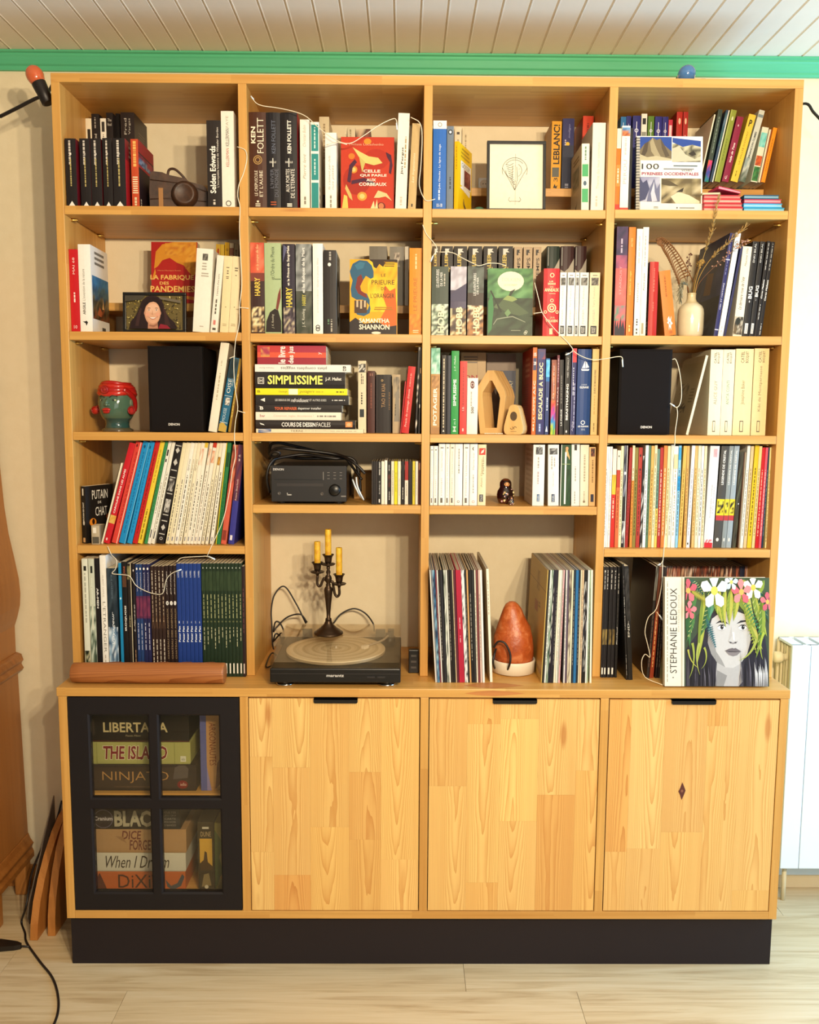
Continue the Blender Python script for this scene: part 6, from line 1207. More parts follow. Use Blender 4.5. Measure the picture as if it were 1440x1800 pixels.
('guidebook',838.4,105,2325.1,10.4,206.3,160,11.03,0,0,'2a4058 2a4058','sR 70 0 100 100 e0dccc|sG 0 50 66 96 2a4a6a,3a5a5a,5a7080 1x8',0,'dark blue leaning guide, white edge~2~8','book',8),
('guidebook',855.7,105,2325.7,16.8,206.5,160,11.21,0,0,'8a9438 8a9438','sE 55 88 14 3 d8d8b0|sL 40 30 55 60 6a7428|sR 5 0 20 100 a8ae58',0,'olive green leaning climbing guide','book',8),
('guidebook',879,105,2326,19.2,187.1,160,11.36,0,0,'8a2040 8a2040','sUbi 36 30 66 60 f0e4e0 Valle de Tena|sT 40 85 54 88 e0c0c8 I|sUb 30 4 60 10 f0e4e0 C.',0,'burgundy leaning guide with white title','book',8),
('guidebook',905.3,105,2326.5,20.6,195,160,13.66,0,0,'dfc040 dfc040',"sTb 30 82 72 92 2a2418 P|sU 34 26 58 74 8a7418 LA VALLEE D'OSSAU|sL 40 8 52 16 8a7418",0,'yellow leaning guide with black letter at its head','book',8),
('guidebook',929.1,105,2326,16.3,208,160,13.7,0,0,'c8ccc0 c8ccc0','sG 0 0 100 34 3a4a3a,5a6a5a,8a9088/8a9a98,c0c4b8 3x6|sUb 30 34 64 70 2a2e38 BRIANCON CLIMBS|sR 5 90 95 94 7a8a90',0,'tall pale grey leaning guide with a mountain photo foot','book',8),
('guidebook',964.6,105,2325.7,19.3,157.2,160,9.64,0,0,'d8d8c0 d8d8c0','sG 5 2 95 28 2a6a3a,4a8a4a,3a5a30 3x5|sG 5 30 95 48 c85a28,d87a3a,a8482a 3x4|sG 5 64 95 90 4ab0b0,6ac0b8,8ad0c8 3x4',0,'leaning guide with teal, orange and green patches','book',8),
('guidebook',980.6,105,2324.8,7.7,151.5,160,9.75,0,0,'e0d4b8 e0d4b8','sR 60 0 100 100 8a4a28',0,'thin cream leaning guide with brown stripe~8~8','book',8),
('guidebook',990.9,105,2325.2,11.7,156.8,160,10.51,0,0,'e88c18 e88c18','sL 40 20 60 80 b06408',0,'orange leaning guide, outermost of the slanting guides','book',8),
('book',-1012.2,20,1870.5,26,232.2,140,0,0,0,'c01c24','sU 36 70 60 90 f0d8d0 MAI 68|sL 40 36 56 48 f0d8d0|sT 30 4 66 8 f0e0d8 10',0,'slim red paperback against the bookcase side on the second shelf','book',9),
('book',-981.5,20,1870.5,34.6,246.3,145,0,0,0,'f0ece2 f0ece2 efe9dc',"sU 26 36 48 72 8a8478 L'invention de la nature|sUb 26 20 48 34 5a544a ARGILE|sP 0 0 0 0 2a2420 20,12,44,10,50,7,64,11,52,13,40,12|rG 6 16 100 66 5a3a22,8a4a28,3a2a1a,6a5030/6a5a3a,4a4a38,3a3428/3a5a68,2a4a60,4a6a70/2a6a94,3a7aa0 12x12|rP 0 0 0 0 e0b070 60,30,64,36,66,44,68,36,70,30|rP 0 0 0 0 b0603a 30,22,44,32,58,26,52,20|rB 20 78 80 96 7a7468 3|rL 56 4 76 8 5a544a",0,'white thick paperback with a dark landscape painting on its cover','book',9),
('book',-652.3,20,1872.2,47.5,235.5,140,4.21,0,0,'ece6d8 e8e0d0','sG 38 86 70 94 4a4640,7a766c 4x4|sB 36 74 66 84 b0a898 3|sB 34 66 80 72 b0a898 2|sB 40 6 64 8 b0a898 1',0,'wide white leaning paperback with tiny portrait at its head','book',9),
('book',-615.1,20,1871.6,20,218.4,130,6.35,0,0,'ece6da',"sU 36 48 62 76 4a443a L'aventure d'une autre|sL 38 24 58 44 5a5448|sR 30 10 64 16 d07a70|sR 26 3 74 6 5a5448",0,'white slim leaning paperback with vertical handwriting~3~9','book',9),
('book',-585.4,20,1871.5,24.5,216.3,140,4.5,0,0,'ead8ac','sB 30 84 70 86 6a6050 1|sB 40 76 64 82 6a6050 2|sB 34 70 70 74 6a6050 2|sR 44 33 58 34 8a7a58|sB 20 8 80 12 b8a880 2',0,'cream leaning paperback~4~9','book',9),
('book',-560.1,20,1871.4,24.1,215.3,140,4.33,0,0,'ecdcb4','sB 30 80 70 86 6a6050 2|sB 40 74 60 76 6a6050 1|sR 44 33 58 34 8a7a58|sB 20 8 80 12 b8a880 2',0,'cream leaning paperback beside the divider~5~9','book',9),
('book',-844.2,217,1975.6,34,186.1,142,0,-90,-4,'c8a018 c8a018 a82020','rR 0 0 100 100 b02420|rP 0 0 0 0 d8902c 6,56,10,84,24,96,50,100,98,100,98,50,90,44,80,52,70,62,56,66,40,74,24,70,14,60|rG 30 78 96 98 e0a038,c8782c,d8902c 10x5|rG 74 56 96 78 e0a038,c8782c,d8902c 4x5|rP 0 0 0 0 d8902c 2,40,8,56,10,50,6,38|rT 14 52 64 54 e8a868 Marie-Monique Robin|rTb -2 37 92 46 f0c068 LA FABRIQUE|rTb 18 30 38 35 f0c068 DES|rTb -2 18 94 28 f0c068 PANDEMIES|rR 16 14 70 16 5a2a1c|rP 0 0 0 0 d88a3a 0,4,40,12,96,4,96,10,50,14,0,10',0,'red and orange book facing out behind the photograph frame','book',10),
('book',-639.1,188,1974.3,13.3,178,130,2.08,0,0,'c8a030','sE 50 88 24 5 a8401c',0,'yellow paperback with red badge~1~10','book',10),
('book',-624.9,188,1974.2,10.7,177.6,130,1.48,0,0,'d8b438','',0,'thin yellow paperback~2~10','book',10),
('book',-611.9,188,1974.3,13.5,183.3,130,1.98,0,0,'e0b020','sO 50 88 26 9 6a4a10',0,'bright yellow paperback~3~10','book',10),
('book',-597.9,188,1974.3,11.8,181.3,130,1.96,0,0,'c8b898','sR 0 80 100 92 8a5a40',0,'beige and brown paperback~4~10','book',10),
('book',-583.3,188,1974.3,14,179.2,130,1.8,0,0,'a89a78','sL 30 40 70 90 6a5a40',0,'grey-brown paperback~5~10','book',10),
('book',-486.5,20,1868.5,39.4,256.5,140,0,0,0,'3a2420 4a2a24','sG 0 66 100 100 d05a3c,c04a34,d8785a 3x5|sR 0 58 100 67 7a3a30|sG 4 2 96 30 5a4034,b09060,e8d8a8,3a2824 6x10|sUb 28 42 68 62 e0c050 HARRY|sUi 40 70 64 98 f0c890 et la coupe de feu',0,'thick spine, orange head and gold lettering~0~11','book',11),
('book',-442.3,20,1868.5,47.7,255.7,145,0,0,0,'a8b88a',"sU 36 60 60 96 2a3a28 et l'Ordre du Phenix|sP 0 0 0 0 2c2420 4,2,8,14,30,24,60,28,80,26,98,14,98,2|sP 0 0 0 0 7a3a30 66,28,78,26,96,40,96,52,80,44|sR 60 60 98 61 6a7a58|sUi 40 6 56 22 c8c0a8 J. K. Rowling",0,'pale green thick spine with dark robe~1~11','book',11),
('book',-396.8,20,1868.5,35.5,253.4,145,0,0,0,'2a2230','sUb 36 54 62 98 e8e0d0 et le Prince de Sang-Mele|sUb 26 30 76 52 e0c850 HARRY|sG 6 0 94 30 4a4048,c8b898,7a6a68,2a2028 6x10|sP 0 0 0 0 5a5a78 4,80,40,96,10,99',0,'dark purple thick spine, gold and white lettering~2~11','book',11),
('book',-353.6,20,1868.5,45.3,253.7,145,0,0,0,'4a4c48','sG 0 48 100 100 6a6c6a,8a8c88,5a5c5a,9a9c98 5x9|sG 0 0 100 48 3a4034,4a4c40,5a5c50 5x8|sUb 38 46 62 96 e8e4dc et les Reliques de la Mort|sU 38 32 62 44 e0d050 HARRY|sU 38 8 60 28 d8d4c0 J. K. Rowling',0,'grey silvery thick spine, white capitals~3~11','book',11),
('book',-313.2,20,1868.5,28.4,255.2,145,0,0,0,'f0ece2','sU 40 52 62 84 c8a0a0 Quatre jeunes filles|sU 40 24 60 50 d0b8b0 premiere edition|sO 48 8 22 8 3a3a3a|sO 48 5.6 22 8 3a3a3a',0,'white glossy paperback with faint red title in the turntable bay','book',11),
('book',-278.5,20,1868.5,35.5,237.2,150,0,0,0,'2a2422 2a2422 8a8a84','sE 46 83 13 2.2 e8e4da|sL 44 88 60 98 a8a298|sL 56 3 68 18 b8b0a0|sL 30 12 44 18 5a7a5a|rE 50 46 38 34 1c1816|rE 52 42 10 20 b8b4aa|rB 30 86 70 96 4a4a46 2',0,'black thick paperback with a grey cover showing a black oval','book',11),
('book',-222.7,43,1869.7,26,214.7,137.9,0,-90,-4,'c8a068 c8a068 e89a18',"rR 0 0 100 100 e8a414|rG 38 30 100 100 f0c020,f4cc30,e8ac18/f0b81c,f4c828,e89c18 8x8|rP 0 0 0 0 d8641c 74,66,84,58,96,62,99,30,99,4,70,2,64,20,78,36,70,50|rP 0 0 0 0 d86a20 4,62,12,70,10,54,4,50|rP 0 0 0 0 33241e 40,100,48,96,50,90,56,88,62,94,70,90,76,97,100,96,100,100|rP 0 0 0 0 2a201e 0,0,0,16,12,22,30,14,60,16,80,10,99,12,99,0|rP 0 0 0 0 2c5a74 0,84,6,94,20,99,36,98,46,92,50,84,50,76,44,74,34,78,28,72,20,70,18,62,28,56,36,54,42,46,42,38,34,44,26,46,14,46,4,50,2,60,6,72,2,78|rP 0 0 0 0 7a2c24 16,76,24,80,28,72,22,64,24,58,34,54,38,48,30,50,18,54,12,62|rP 0 0 0 0 3a7088 10,92,22,97,32,95,28,88,16,86|rP 0 0 0 0 2c5a74 42,40,44,34,42,28,30,24,16,26,8,32,14,30,28,29,38,33|rR 10 28 36 45 c8b08c|rP 0 0 0 0 4a3428 10,28,10,45,14,45,14,36,18,36,18,45,22,45,22,34,26,34,26,45,30,45,30,36,34,36,34,45,36,45,36,28|rT 66 77 76 81 4a3c14 LE|rT 46 66.5 94 72.5 4a3c14 PRIEURE|rT 66 59 76 63 4a3c14 DE|rT 44 48.5 94 54.5 4a3c14 L'ORANGER|rB 50 32 92 37 a87a1c 2|rTb 20 15 84 21 f4e8d0 SAMANTHA|rTb 20 6 84 13 f4e8d0 SHANNON|rB 70 90 96 98 7a5a18 3|rE 56 1.6 10 1.8 e8dcc8",0,'orange and yellow book facing out with a dark blue dragon','book',11),
('book',-31.8,20,1868.5,36.3,244.7,145,0,0,0,'e08c14 2a1c14','sL 46 76 58 94 f0d0a0|sU 34 28 62 66 b86408 LE PRIEURE|sG 4 2 96 24 d8841a,e89a28,c87410 4x5|sB 30 2 76 6 f0d0a0 2',0,'orange paperback beside the second divider with ribbed dark side','book',11),
('book',-145,188,1972.1,54.1,177.4,120,0,0,0,'7a7468 8a8274','sP 0 0 0 0 5a544a 48,60,50,72,54,60',0,'wide grey book~0~12','book',12),
('book',-87.6,188,1972.1,44,176.6,120,0,0,0,'8a8478 8a8478','sG 30 66 72 90 5a4a40,a89a8c,d8ccb8 4x4',0,'grey book with small portrait~1~12','book',12),
('book',-57.6,188,1972.1,10.9,177,120,0,0,0,'ece4d4','',0,'thin white book~2~12','book',12),
('book',38.9,20,1866.5,48.1,195.4,145,0,0,0,'3a4438','sG 0 0 100 46 4a5a48,8a9a80,d8e0c8,3a3c30 6x12|sU 26 70 44 96 e8e4da LES AVENTURIERS|sU 50 72 64 92 e8e4da DE LA MER|sL 72 72 80 90 b8b0a0|sUb 36 4 76 44 e8e0b8 HOBB',0,'thick silvery green spine, white foot lettering~0~13','book',13),
('book',91.8,20,1866.5,45.7,195.8,145,0,0,0,'4a4258','sG 0 66 100 100 b8b0b8,c8c4cc,a8a0a8 5x6|sG 0 0 100 40 5a4438,a88858,e0d0a0,3a2c28 6x10|sP 0 0 0 0 3a3450 0,60,30,66,60,70,100,76,100,50,0,50|sUb 36 3 76 42 e8dcb0 HOBB',0,'thick violet spine under a pale mountain~1~13','book',13),
('book',141.5,20,1866.5,46.5,197.3,145,0,0,0,'3a2c24','sG 0 62 100 100 4a5248,5a6258,3a3a34 5x7|sG 0 0 100 44 7a5030,b07a44,f0e0b8,3a2018 6x12|sU 36 58 52 90 e8e4da LES AVENTURIERS|sU 56 60 68 84 e8e4da DE LA MER|sUb 36 4 76 42 e8d8a8 HOBB',0,'thick brown shiny spine, pale title~2~13','book',13),
('book',177.5,52,1867.7,34,194,132.4,0,-90,-3,'2a3a24 2a3a24 3a5230 c8a040','rR 0 0 100 100 3a5a34|rG 0 56 100 100 4a7a48,5a8a50,6a9a60,3a6038 9x8|rG 0 0 100 56 2a3a24,34442c,26301e,3a4c34 9x9|rP 0 0 0 0 3a7a44 2,2,2,50,10,66,14,40,10,10|rE 51 81 29 14.5 e8e4c0|rT 30 81 72 86 c8c0a0 TOLKIEN|rT 36 74 66 77 b0a888 LE HOBBIT|rP 0 0 0 0 2a3022 44,52,50,66,62,70,52,60,56,54|rP 0 0 0 0 8a9a58 34,54,44,60,58,58,66,54,52,50,40,50|rP 0 0 0 0 4a5a3a 22,44,34,54,60,50,80,40,92,34,70,30,44,34|rP 0 0 0 0 20281a 6,66,30,34,32,36,8,68|rP 0 0 0 0 6a8a58 38,34,46,40,52,34,44,28|rP 0 0 0 0 8a9078 14,16,22,24,36,26,56,28,70,24,84,20,84,21,70,25.5,56,29.5,36,27.5,21,25.5,13,17|rP 0 0 0 0 5a6a48 20,48,14,42,24,40|rO 86 6 3 1 e0dcc8|rO 84 4 3 1 e0dcc8|rB 52 7 74 9 8a9078 1',1,'green fantasy hardback facing out with a pale oval title panel','book',13),
('book',360.3,20,1866.5,45.8,192.6,145,0,0,0,'c0242a 9a1c20 a01c22','sTb 26 76 76 79 f0d8a0 SEIGNEUR|sTb 36 80 60 82 f0d8a0 LE|sT 40 72 62 74 f0d8a0 DES|sTb 6 66 96 71 f0d8a0 ANNEAUX|sO 54 42 28 7 f0d8a0|sO 54 42 15 7 f0d8a0|sO 54 53 11 4 f0d8a0|sO 14 36 10 4 f0d8a0|sO 88 36 10 4 f0d8a0|sT 44 26 76 29 f0d8a0 J.R.R.|sTb 16 21 92 25 f0d8a0 TOLKIEN|sR 42 3 62 12 f0d8a0|sO 52 90 14 5 f0d8a0|sB 30 62 80 64 e0b080 1|lB 10 10 90 90 b03034 1',1,'thick red hardback with gold title and ring emblem','book',13),
('book',394,20,1866.5,18.5,181.3,145,0,0,0,'eeeae0','sG 14 80 86 92 2a2420,5a5650,8a867c 4x4|sB 26 94 74 97 8a8478 1|sU 34 46 60 78 b0a898 Terry Pratchett|sU 36 20 58 42 b8b0a4 roman|sR 18 4 78 17 2a3034|sU 28 6 66 15 e8e4da POCKET',0,'white pocket paperback, narrow photo panel~5~13','book',13),
('book',417.1,20,1866.5,21.3,181.5,145,0,0,0,'efebe2','sG 14 80 86 92 2a2420,5a5650,8a867c 4x4|sB 26 94 74 97 8a8478 1|sU 34 46 60 78 b0a898 Terry Pratchett|sU 36 20 58 42 b8b0a4 roman|sR 18 4 78 17 2a3034|sU 28 6 66 15 e8e4da POCKET',0,'white pocket paperback, dark photo panel~6~13','book',13),
('book',434.8,20,1866.5,10.8,181.6,145,0,0,0,'ece8de','sG 14 80 86 92 2a2420,5a5650,8a867c 4x4|sB 26 94 74 97 8a8478 1|sU 34 46 60 78 b0a898 Terry Pratchett|sU 36 20 58 42 b8b0a4 roman|sR 18 4 78 17 2a3034|sU 28 6 66 15 e8e4da POCKET',0,'thin white pocket paperback~7~13','book',13),
('book',454.7,20,1866.5,24.9,181.7,145,0,0,0,'e8e6dc','sG 14 80 86 92 2a2420,5a5650,8a867c 4x4|sB 26 94 74 97 8a8478 1|sU 34 46 60 78 b0a898 Terry Pratchett|sU 36 20 58 42 b8b0a4 roman|sR 18 4 78 17 2a3034|sU 28 6 66 15 e8e4da POCKET',0,'broad white pocket paperback, grey photo~8~13','book',13),
('book',485.3,20,1866.5,28.9,181.9,145,0,0,0,'ead8b4','sG 14 80 86 92 2a2420,5a5650,8a867c 4x4|sB 26 94 74 97 8a8478 1|sU 34 46 60 78 b0a898 Terry Pratchett|sU 36 20 58 42 b8b0a4 roman|sR 18 4 78 17 2a3034|sU 28 6 66 15 e8e4da POCKET',0,'cream pocket paperback, brown photo~9~13','book',13),
('book',32.7,188,1970.1,23.8,180.9,125,0,0,0,'5a4a34','sUb 26 30 56 88 d8c060 CHEVALIER|sUb 62 30 90 66 d8c060 ERRANT|sP 0 0 0 0 e8e4da 30,86,30,96,70,96,60,93,76,90,50,90,50,86|sR 84 30 90 60 2c2622',0,'dark spine with big gold capitals~0~14','book',14),
('book',66.8,188,1970.1,34.1,181.1,125,0,0,0,'2c2622','sUb 26 30 56 88 d8c060 CHEVALIER|sUb 62 30 90 66 d8c060 ERRANT|sP 0 0 0 0 e8e4da 30,86,30,96,70,96,60,93,76,90,50,90,50,86|sR 84 30 90 60 2c2622',0,'dark spine with big gold capitals~1~14','book',14),
('book',107.2,188,1970.1,40,181.4,125,0,0,0,'2c2622','sUb 26 30 56 88 d8c060 CHEVALIER|sUb 62 30 90 66 d8c060 ERRANT|sP 0 0 0 0 e8e4da 30,86,30,96,70,96,60,93,76,90,50,90,50,86|sR 84 30 90 60 2c2622',0,'dark spine with big gold capitals~2~14','book',14),
('book',152.6,188,1970.1,41.3,181.7,125,0,0,0,'2c2622','sUb 26 30 56 88 d8c060 CHEVALIER|sUb 62 30 90 66 d8c060 ERRANT|sP 0 0 0 0 e8e4da 30,86,30,96,70,96,60,93,76,90,50,90,50,86|sR 84 30 90 60 2c2622',0,'dark spine with big gold capitals~3~14','book',14),
('book',198.8,188,1970.1,40.9,182,125,0,0,0,'2c2622','sUb 26 30 56 88 d8c060 CHEVALIER|sUb 62 30 90 66 d8c060 ERRANT|sP 0 0 0 0 e8e4da 30,86,30,96,70,96,60,93,76,90,50,90,50,86|sR 84 30 90 60 2c2622',0,'dark spine with big gold capitals~4~14','book',14),
('book',246.1,188,1970.1,43.5,182.4,125,0,0,0,'2c2622','sUb 26 30 56 88 d8c060 CHEVALIER|sUb 62 30 90 66 d8c060 ERRANT|sP 0 0 0 0 e8e4da 30,86,30,96,70,96,60,93,76,90,50,90,50,86|sR 84 30 90 60 2c2622',0,'dark spine with big gold capitals~5~14','book',14),
('book',284.2,188,1970.1,25.1,181.1,125,0,0,0,'c0a888','sUb 36 30 76 82 4a3a2a LE TEMPS|sP 0 0 0 0 2a2420 30,86,30,95,70,95,60,92,76,90,50,90,50,86|sG 10 0 90 28 8a7a5a,5a4a38 3x4',0,'beige spine with dark capitals~6~14','book',14),
('book',314.1,188,1970.1,26.9,181.3,125,0,0,0,'c0a888','sUb 36 30 76 82 4a3a2a LE TEMPS|sP 0 0 0 0 2a2420 30,86,30,95,70,95,60,92,76,90,50,90,50,86|sG 10 0 90 28 8a7a5a,5a4a38 3x4',0,'beige spine with dark capitals~7~14','book',14),
('book',342.8,188,1970.1,23.9,181.5,125,0,0,0,'c0a888','sUb 36 30 76 82 4a3a2a LE TEMPS|sP 0 0 0 0 2a2420 30,86,30,95,70,95,60,92,76,90,50,90,50,86|sG 10 0 90 28 8a7a5a,5a4a38 3x4',0,'beige spine with dark capitals~8~14','book',14),
('book',391.9,188,1970.1,38.4,183.8,125,0,0,0,'26342c','sP 0 0 0 0 a8a090 0,0,0,62,30,58,60,64,100,80,100,0|sL 50 30 62 56 6a6458|sR 6 68 14 98 8a8a84',1,'dark green and silver hardback~9~14','book',14),
('book',434.9,188,1970.1,40.9,184.1,125,0,0,0,'3a1c1c','sP 0 0 0 0 a8a090 0,0,0,62,30,58,60,64,100,80,100,0|sL 50 30 62 56 6a6458|sR 6 68 14 98 8a8a84',1,'maroon and silver hardback~10~14','book',14),
('book',476.3,188,1970.1,35,184.5,125,0,0,0,'3a1c1a','sP 0 0 0 0 a8a090 0,0,0,62,30,58,60,64,100,80,100,0|sL 50 30 62 56 6a6458|sR 6 68 14 98 8a8a84',1,'maroon silver-footed hardback~11~14','book',14),
('book',560.2,20,1869.5,32.2,308,150,0,0,0,'c85a5a 3a2a40','sG 0 72 100 100 2a2440,3a2c4c,4a3050 3x6|sG 0 60 100 74 7a4060,a85068 3x3|sG 0 28 100 62 d8605a,e06a60,d05854 3x5|sG 0 14 100 28 b06a70,5a8a70,c86a68 4x4|sP 0 0 0 0 2a2430 4,0,4,10,14,16,20,8,34,14,40,6,60,18,66,8,80,14,96,6,96,0|sU 36 38 54 64 e89a98 STARDUST|sL 40 76 54 90 b8a8b8',0,'tall spine fading from violet to pink with black treetops','book',15),
('book',588.8,20,1869.5,19.3,306.4,150,0,0,0,'e2761c','sUi 26 38 60 60 f4d060 La panthere des neiges|sU 34 82 62 90 f4c878 ACTES|sL 40 4 60 10 f4c878',0,'tall orange paperback with yellow lettering in the vase bay','book',15),
('book',610.5,20,1869.5,16.9,301.9,150,0,0,0,'ece8dc','sU 34 32 62 50 8a8478 NAMASTE|sL 40 68 56 94 c0b8a8|sL 36 10 60 16 3a3430|sL 36 2 60 7 3a3430',0,'tall white paperback with grey capitals~2~15','book',15),
('book',628,20,1869.5,16.5,306.7,150,0,0,0,'e8e4d4','sUi 30 42 62 58 4a443a Petit pays|sL 40 64 54 92 b0a898|sR 24 2 60 12 a89a78',0,'tall white paperback with script title~3~15','book',15),
('book',655.5,20,1869.5,25.7,210.4,150,0,0,0,'b82a20 5a2a24','sL 44 60 58 92 d06a58|sL 44 34 56 46 d06a58|lR 0 0 100 100 4a2c28|lL 86 4 94 20 b8a8a0',1,'red hardback with dark side beside the slanting orange book','book',15),
('book',709.4,20,1871.7,33,185.1,140,-7.54,0,0,'d07a2c','sP 0 0 0 0 f0e8dc 36,26,52,30,58,24,72,30,66,22,80,18,64,16,60,8,50,14,40,8,44,18,28,20,40,22|sP 0 0 0 0 c8643a 48,20,58,22,56,14|sL 40 60 52 92 a85a1c|sR 44 3 70 7 b8642a',0,'orange paperback slanting against the vase with a white splash','book',15),
('book',840.4,20,1870.2,11.2,293.4,250,6.84,0,0,'2a2a5c 222a44 222a44','sU 34 26 62 52 e8e4f0 CIEL ET HISTOIRE|sL 40 60 54 90 8a8ab0|sR 0 6 100 7 c8c8d8|sR 0 74 100 75 c8c8d8|lG 0 40 100 100 2a3050,343a5c,222842 10x8|lP 0 0 0 0 6a4a30 40,46,64,44,66,66,44,68|lG 0 0 100 40 2a3038,3a4450,1c2028/1c2028,20242c 10x7',0,'tall dark blue illustrated book with night scene, white book at its side','book',15),
('book',854.9,20,1870.4,14.4,294,220,7.57,0,0,'efeae0 efeae0',"sU 34 22 64 62 b8b4ac L'ART DE LA LIGNE|sO 50 91 30 10 4a4a5a|sO 50 88 24 10 4a4a5a|sL 40 4 56 10 c0b8b0",0,'tall white leaning book with faint capitals, night scene cover beside it','book',15),
('book',866.8,20,1870,6.2,257,200,8.59,0,0,'2a2a50','',0,'thin dark blue leaning volume~8~15','book',15),
('book',903.7,20,1870.4,26.3,254.8,200,4.09,0,0,'e6dcc4',"sUi 24 30 60 66 3a342c La derniere rose de l'ete|sUi 40 78 62 98 7a7468 Maxime Villa|sG 4 2 96 22 5a4a3a,c8bca4,2a2a24,8a8270 6x7|sE 40 17 26 4 2a2c24|sP 0 0 0 0 6a5a40 0,4,20,14,40,8,30,2",0,'cream leaning book with handwriting and ink sketch at its foot','book',15),
('book',928.1,20,1870.1,17.7,269.3,230,3.82,0,0,'26221f','sU 30 78 60 98 d8d4cc ENKI BILAL|sUb 18 40 76 53 f0ece4 BUG|sT 40 36 56 38 e0dcd4 1|sR 20 3 70 14 e8e4dc|sU 32 4 60 13 2a2622 casterman|sR 0 0 4 100 6a6660',0,'black leaning album with bold white letters~10~15','book',15),
('book',945.4,20,1870,13.7,269.6,230,4.27,0,0,'26221f','sU 30 78 60 98 d8d4cc ENKI BILAL|sUb 18 42 80 54 f0ece4 BUG|sT 40 38 56 40 e0dcd4 2|sR 20 3 70 14 e8e4dc|sU 32 4 60 13 2a2622 casterman|sR 0 0 4 100 6a6660',0,'black leaning album with white emblem~11~15','book',15),
('book',958.1,20,1869.9,9.2,271.3,230,5.29,0,0,'241f1d','sUbi 30 40 76 60 f0ece4 Corto Maltese|sL 40 70 60 98 b8b4ac|sL 40 18 60 34 c8c4bc',0,'black leaning album with white calligraphy~12~15','book',15),
('book',968.6,20,1870,10,269.2,230,5.59,0,0,'201c1b','sUbi 30 38 76 60 f0ece4 Corto Maltese|sL 40 70 60 98 a8a49c|sL 40 2 60 14 c8c4bc',0,'black leaning album with pale script~13~15','book',15),
('book',-625.3,25,1585.5,24.8,260.9,200,9.16,0,0,'ece4d2 b8a890','sL 36 36 52 66 c0b49c|sL 38 74 50 80 c8bca4',0,'white leaning book beside the black loudspeaker','book',16),
('book',-597.5,25,1585.9,24.7,218.6,190,11.11,0,0,'1f6488 1a4a5c','sU 20 52 62 92 e8e8e0 OISEAUX|sL 70 62 80 90 a8c0c8|sG 4 72 96 99 2a3a40,3a5058,22343c 3x5|sG 22 36 80 46 e8e4dc,3a4048,8a8a88 4x4|sR 6 48 94 48.6 d8e0e0|sU 24 14 60 32 c8dce4 MOUSSE|sP 0 0 0 0 c8a850 4,0,4,10,40,13,96,8,96,0|sR 6 12 94 12.8 d8e0e0',0,'dark blue leaning bird guide with white capitals and tan foot','book',16),
('book',-573.9,25,1584.5,11.3,215.8,180,9.76,0,0,'a8842c 8a6a24','sR 60 0 100 100 5a3a1c|sL 20 20 40 80 d8c070',0,'thin yellow-brown leaning guide~2~16','book',16),
('book',-496.6,20,1589.1,11.3,314.4,190,90,0,0,'e8dcbc e8e0cc','sG 0 2 100 14 2a4a8a,4a6aa0,d8d4c8 5x2|sU 26 32 74 44 6a5a40 TERRE|sU 30 45 70 70 b0a48c JEUX DE BIODIVERSITE|sL 40 70 60 94 c0b49c',0,'pale thin book lying lowest in the stack with a blue corner','book',17),
('book',-497.6,20,1607.7,24.7,291.9,190,90,0,0,'2a2220 c8b48a','sUb 24 26 76 40 e8e4dc COURS|sUb 24 41 76 60 f0ece4 DE DESSIN|sU 24 61 76 75 e8e4dc FACILES|sR 14 90 78 97 d88a4a|sE 48 93.5 20 2.2 e8b07a|sP 0 0 0 0 e8e4dc 30,4,46,8,60,9,50,5',1,'black lying book with white title and orange square, second from stack bottom','book',17),
('book',-497.2,20,1632.2,23,249.5,170,90,0,0,'ece0cc','sU 34 21 66 68 d0a898 Composez, regles, decomposez !|sL 40 72 60 94 8a8278|sUb 28 5 66 11 b88a88 lw',0,'cream lying paperback with pale red lettering in the stack','book',17),
('book',-497,20,1654.5,20.5,252,190,90,0,0,'26201e','sUb 30 22 72 48 d8663c TOUR REPARER|sU 30 49 74 76 f0ece4 depanner installer|sR 20 4 24 6 e8e4da|sUb 24 5 70 9 e8e4da B',0,'black lying paperback with orange and white title in the stack','book',17),
('book',-496.7,20,1679.1,27.5,271.4,200,90,0,0,'242020 242020','sU 40 21 62 37 e8e4da LES DESSOUS DES|sUi 32 38 72 57 f0ece4 refroidissent|sU 40 58 62 76 d8d4ca ET AUTRES IDEES|sL 46 82 56 96 d8d4ca|sP 0 0 0 0 e8e4da 50,5,30,10,70,10',0,'black lying paperback with white cursive title in the stack','book',17),
('book',-496.3,20,1702.9,18.8,267.1,190,90,0,0,'e8dc1c','sR 6 36 94 46 e8e8c8|sUi 34 25 70 35 7a7020 Ottolenghi|sUi 30 48 76 64 8a7a18 potagers|sL 40 66 60 74 c0b418|sL 40 88 60 96 6a6418|sU 30 2 66 5 5a5418 B',0,'bright yellow lying paperback in the middle of the stack','book',17),
('book',-497.6,20,1736.2,46.6,261.9,210,90,0,0,'262120 d8d0bc','sUb 20 14 76 75 f0ea70 SIMPLISSIME|sUb 32 78 56 96 e8e4d4 J.-F. Mallet|sR 34 3 74 4 d8d4c8|sR 34 3 38 10 d8d4c8|sR 34 9.2 74 10 d8d4c8|sR 70 3 74 10 d8d4c8|sUb 42 5 66 8.4 d8d4c8 H',1,'thick black lying cookbook with large yellow capitals','book',17),
('book',-497.3,20,1770.6,21.1,278,190,90,0,0,'e8e4da','sD 24 27 72 75 4a4640 plats complets veggies|sD 40 4 58 20 8a8478 Clemence Bucher|sUb 20 92 50 95.5 2a2622 B|sUb 56 92 84 95.5 2a2622 D',0,'white lying book with upside-down black title near the stack top','book',17),
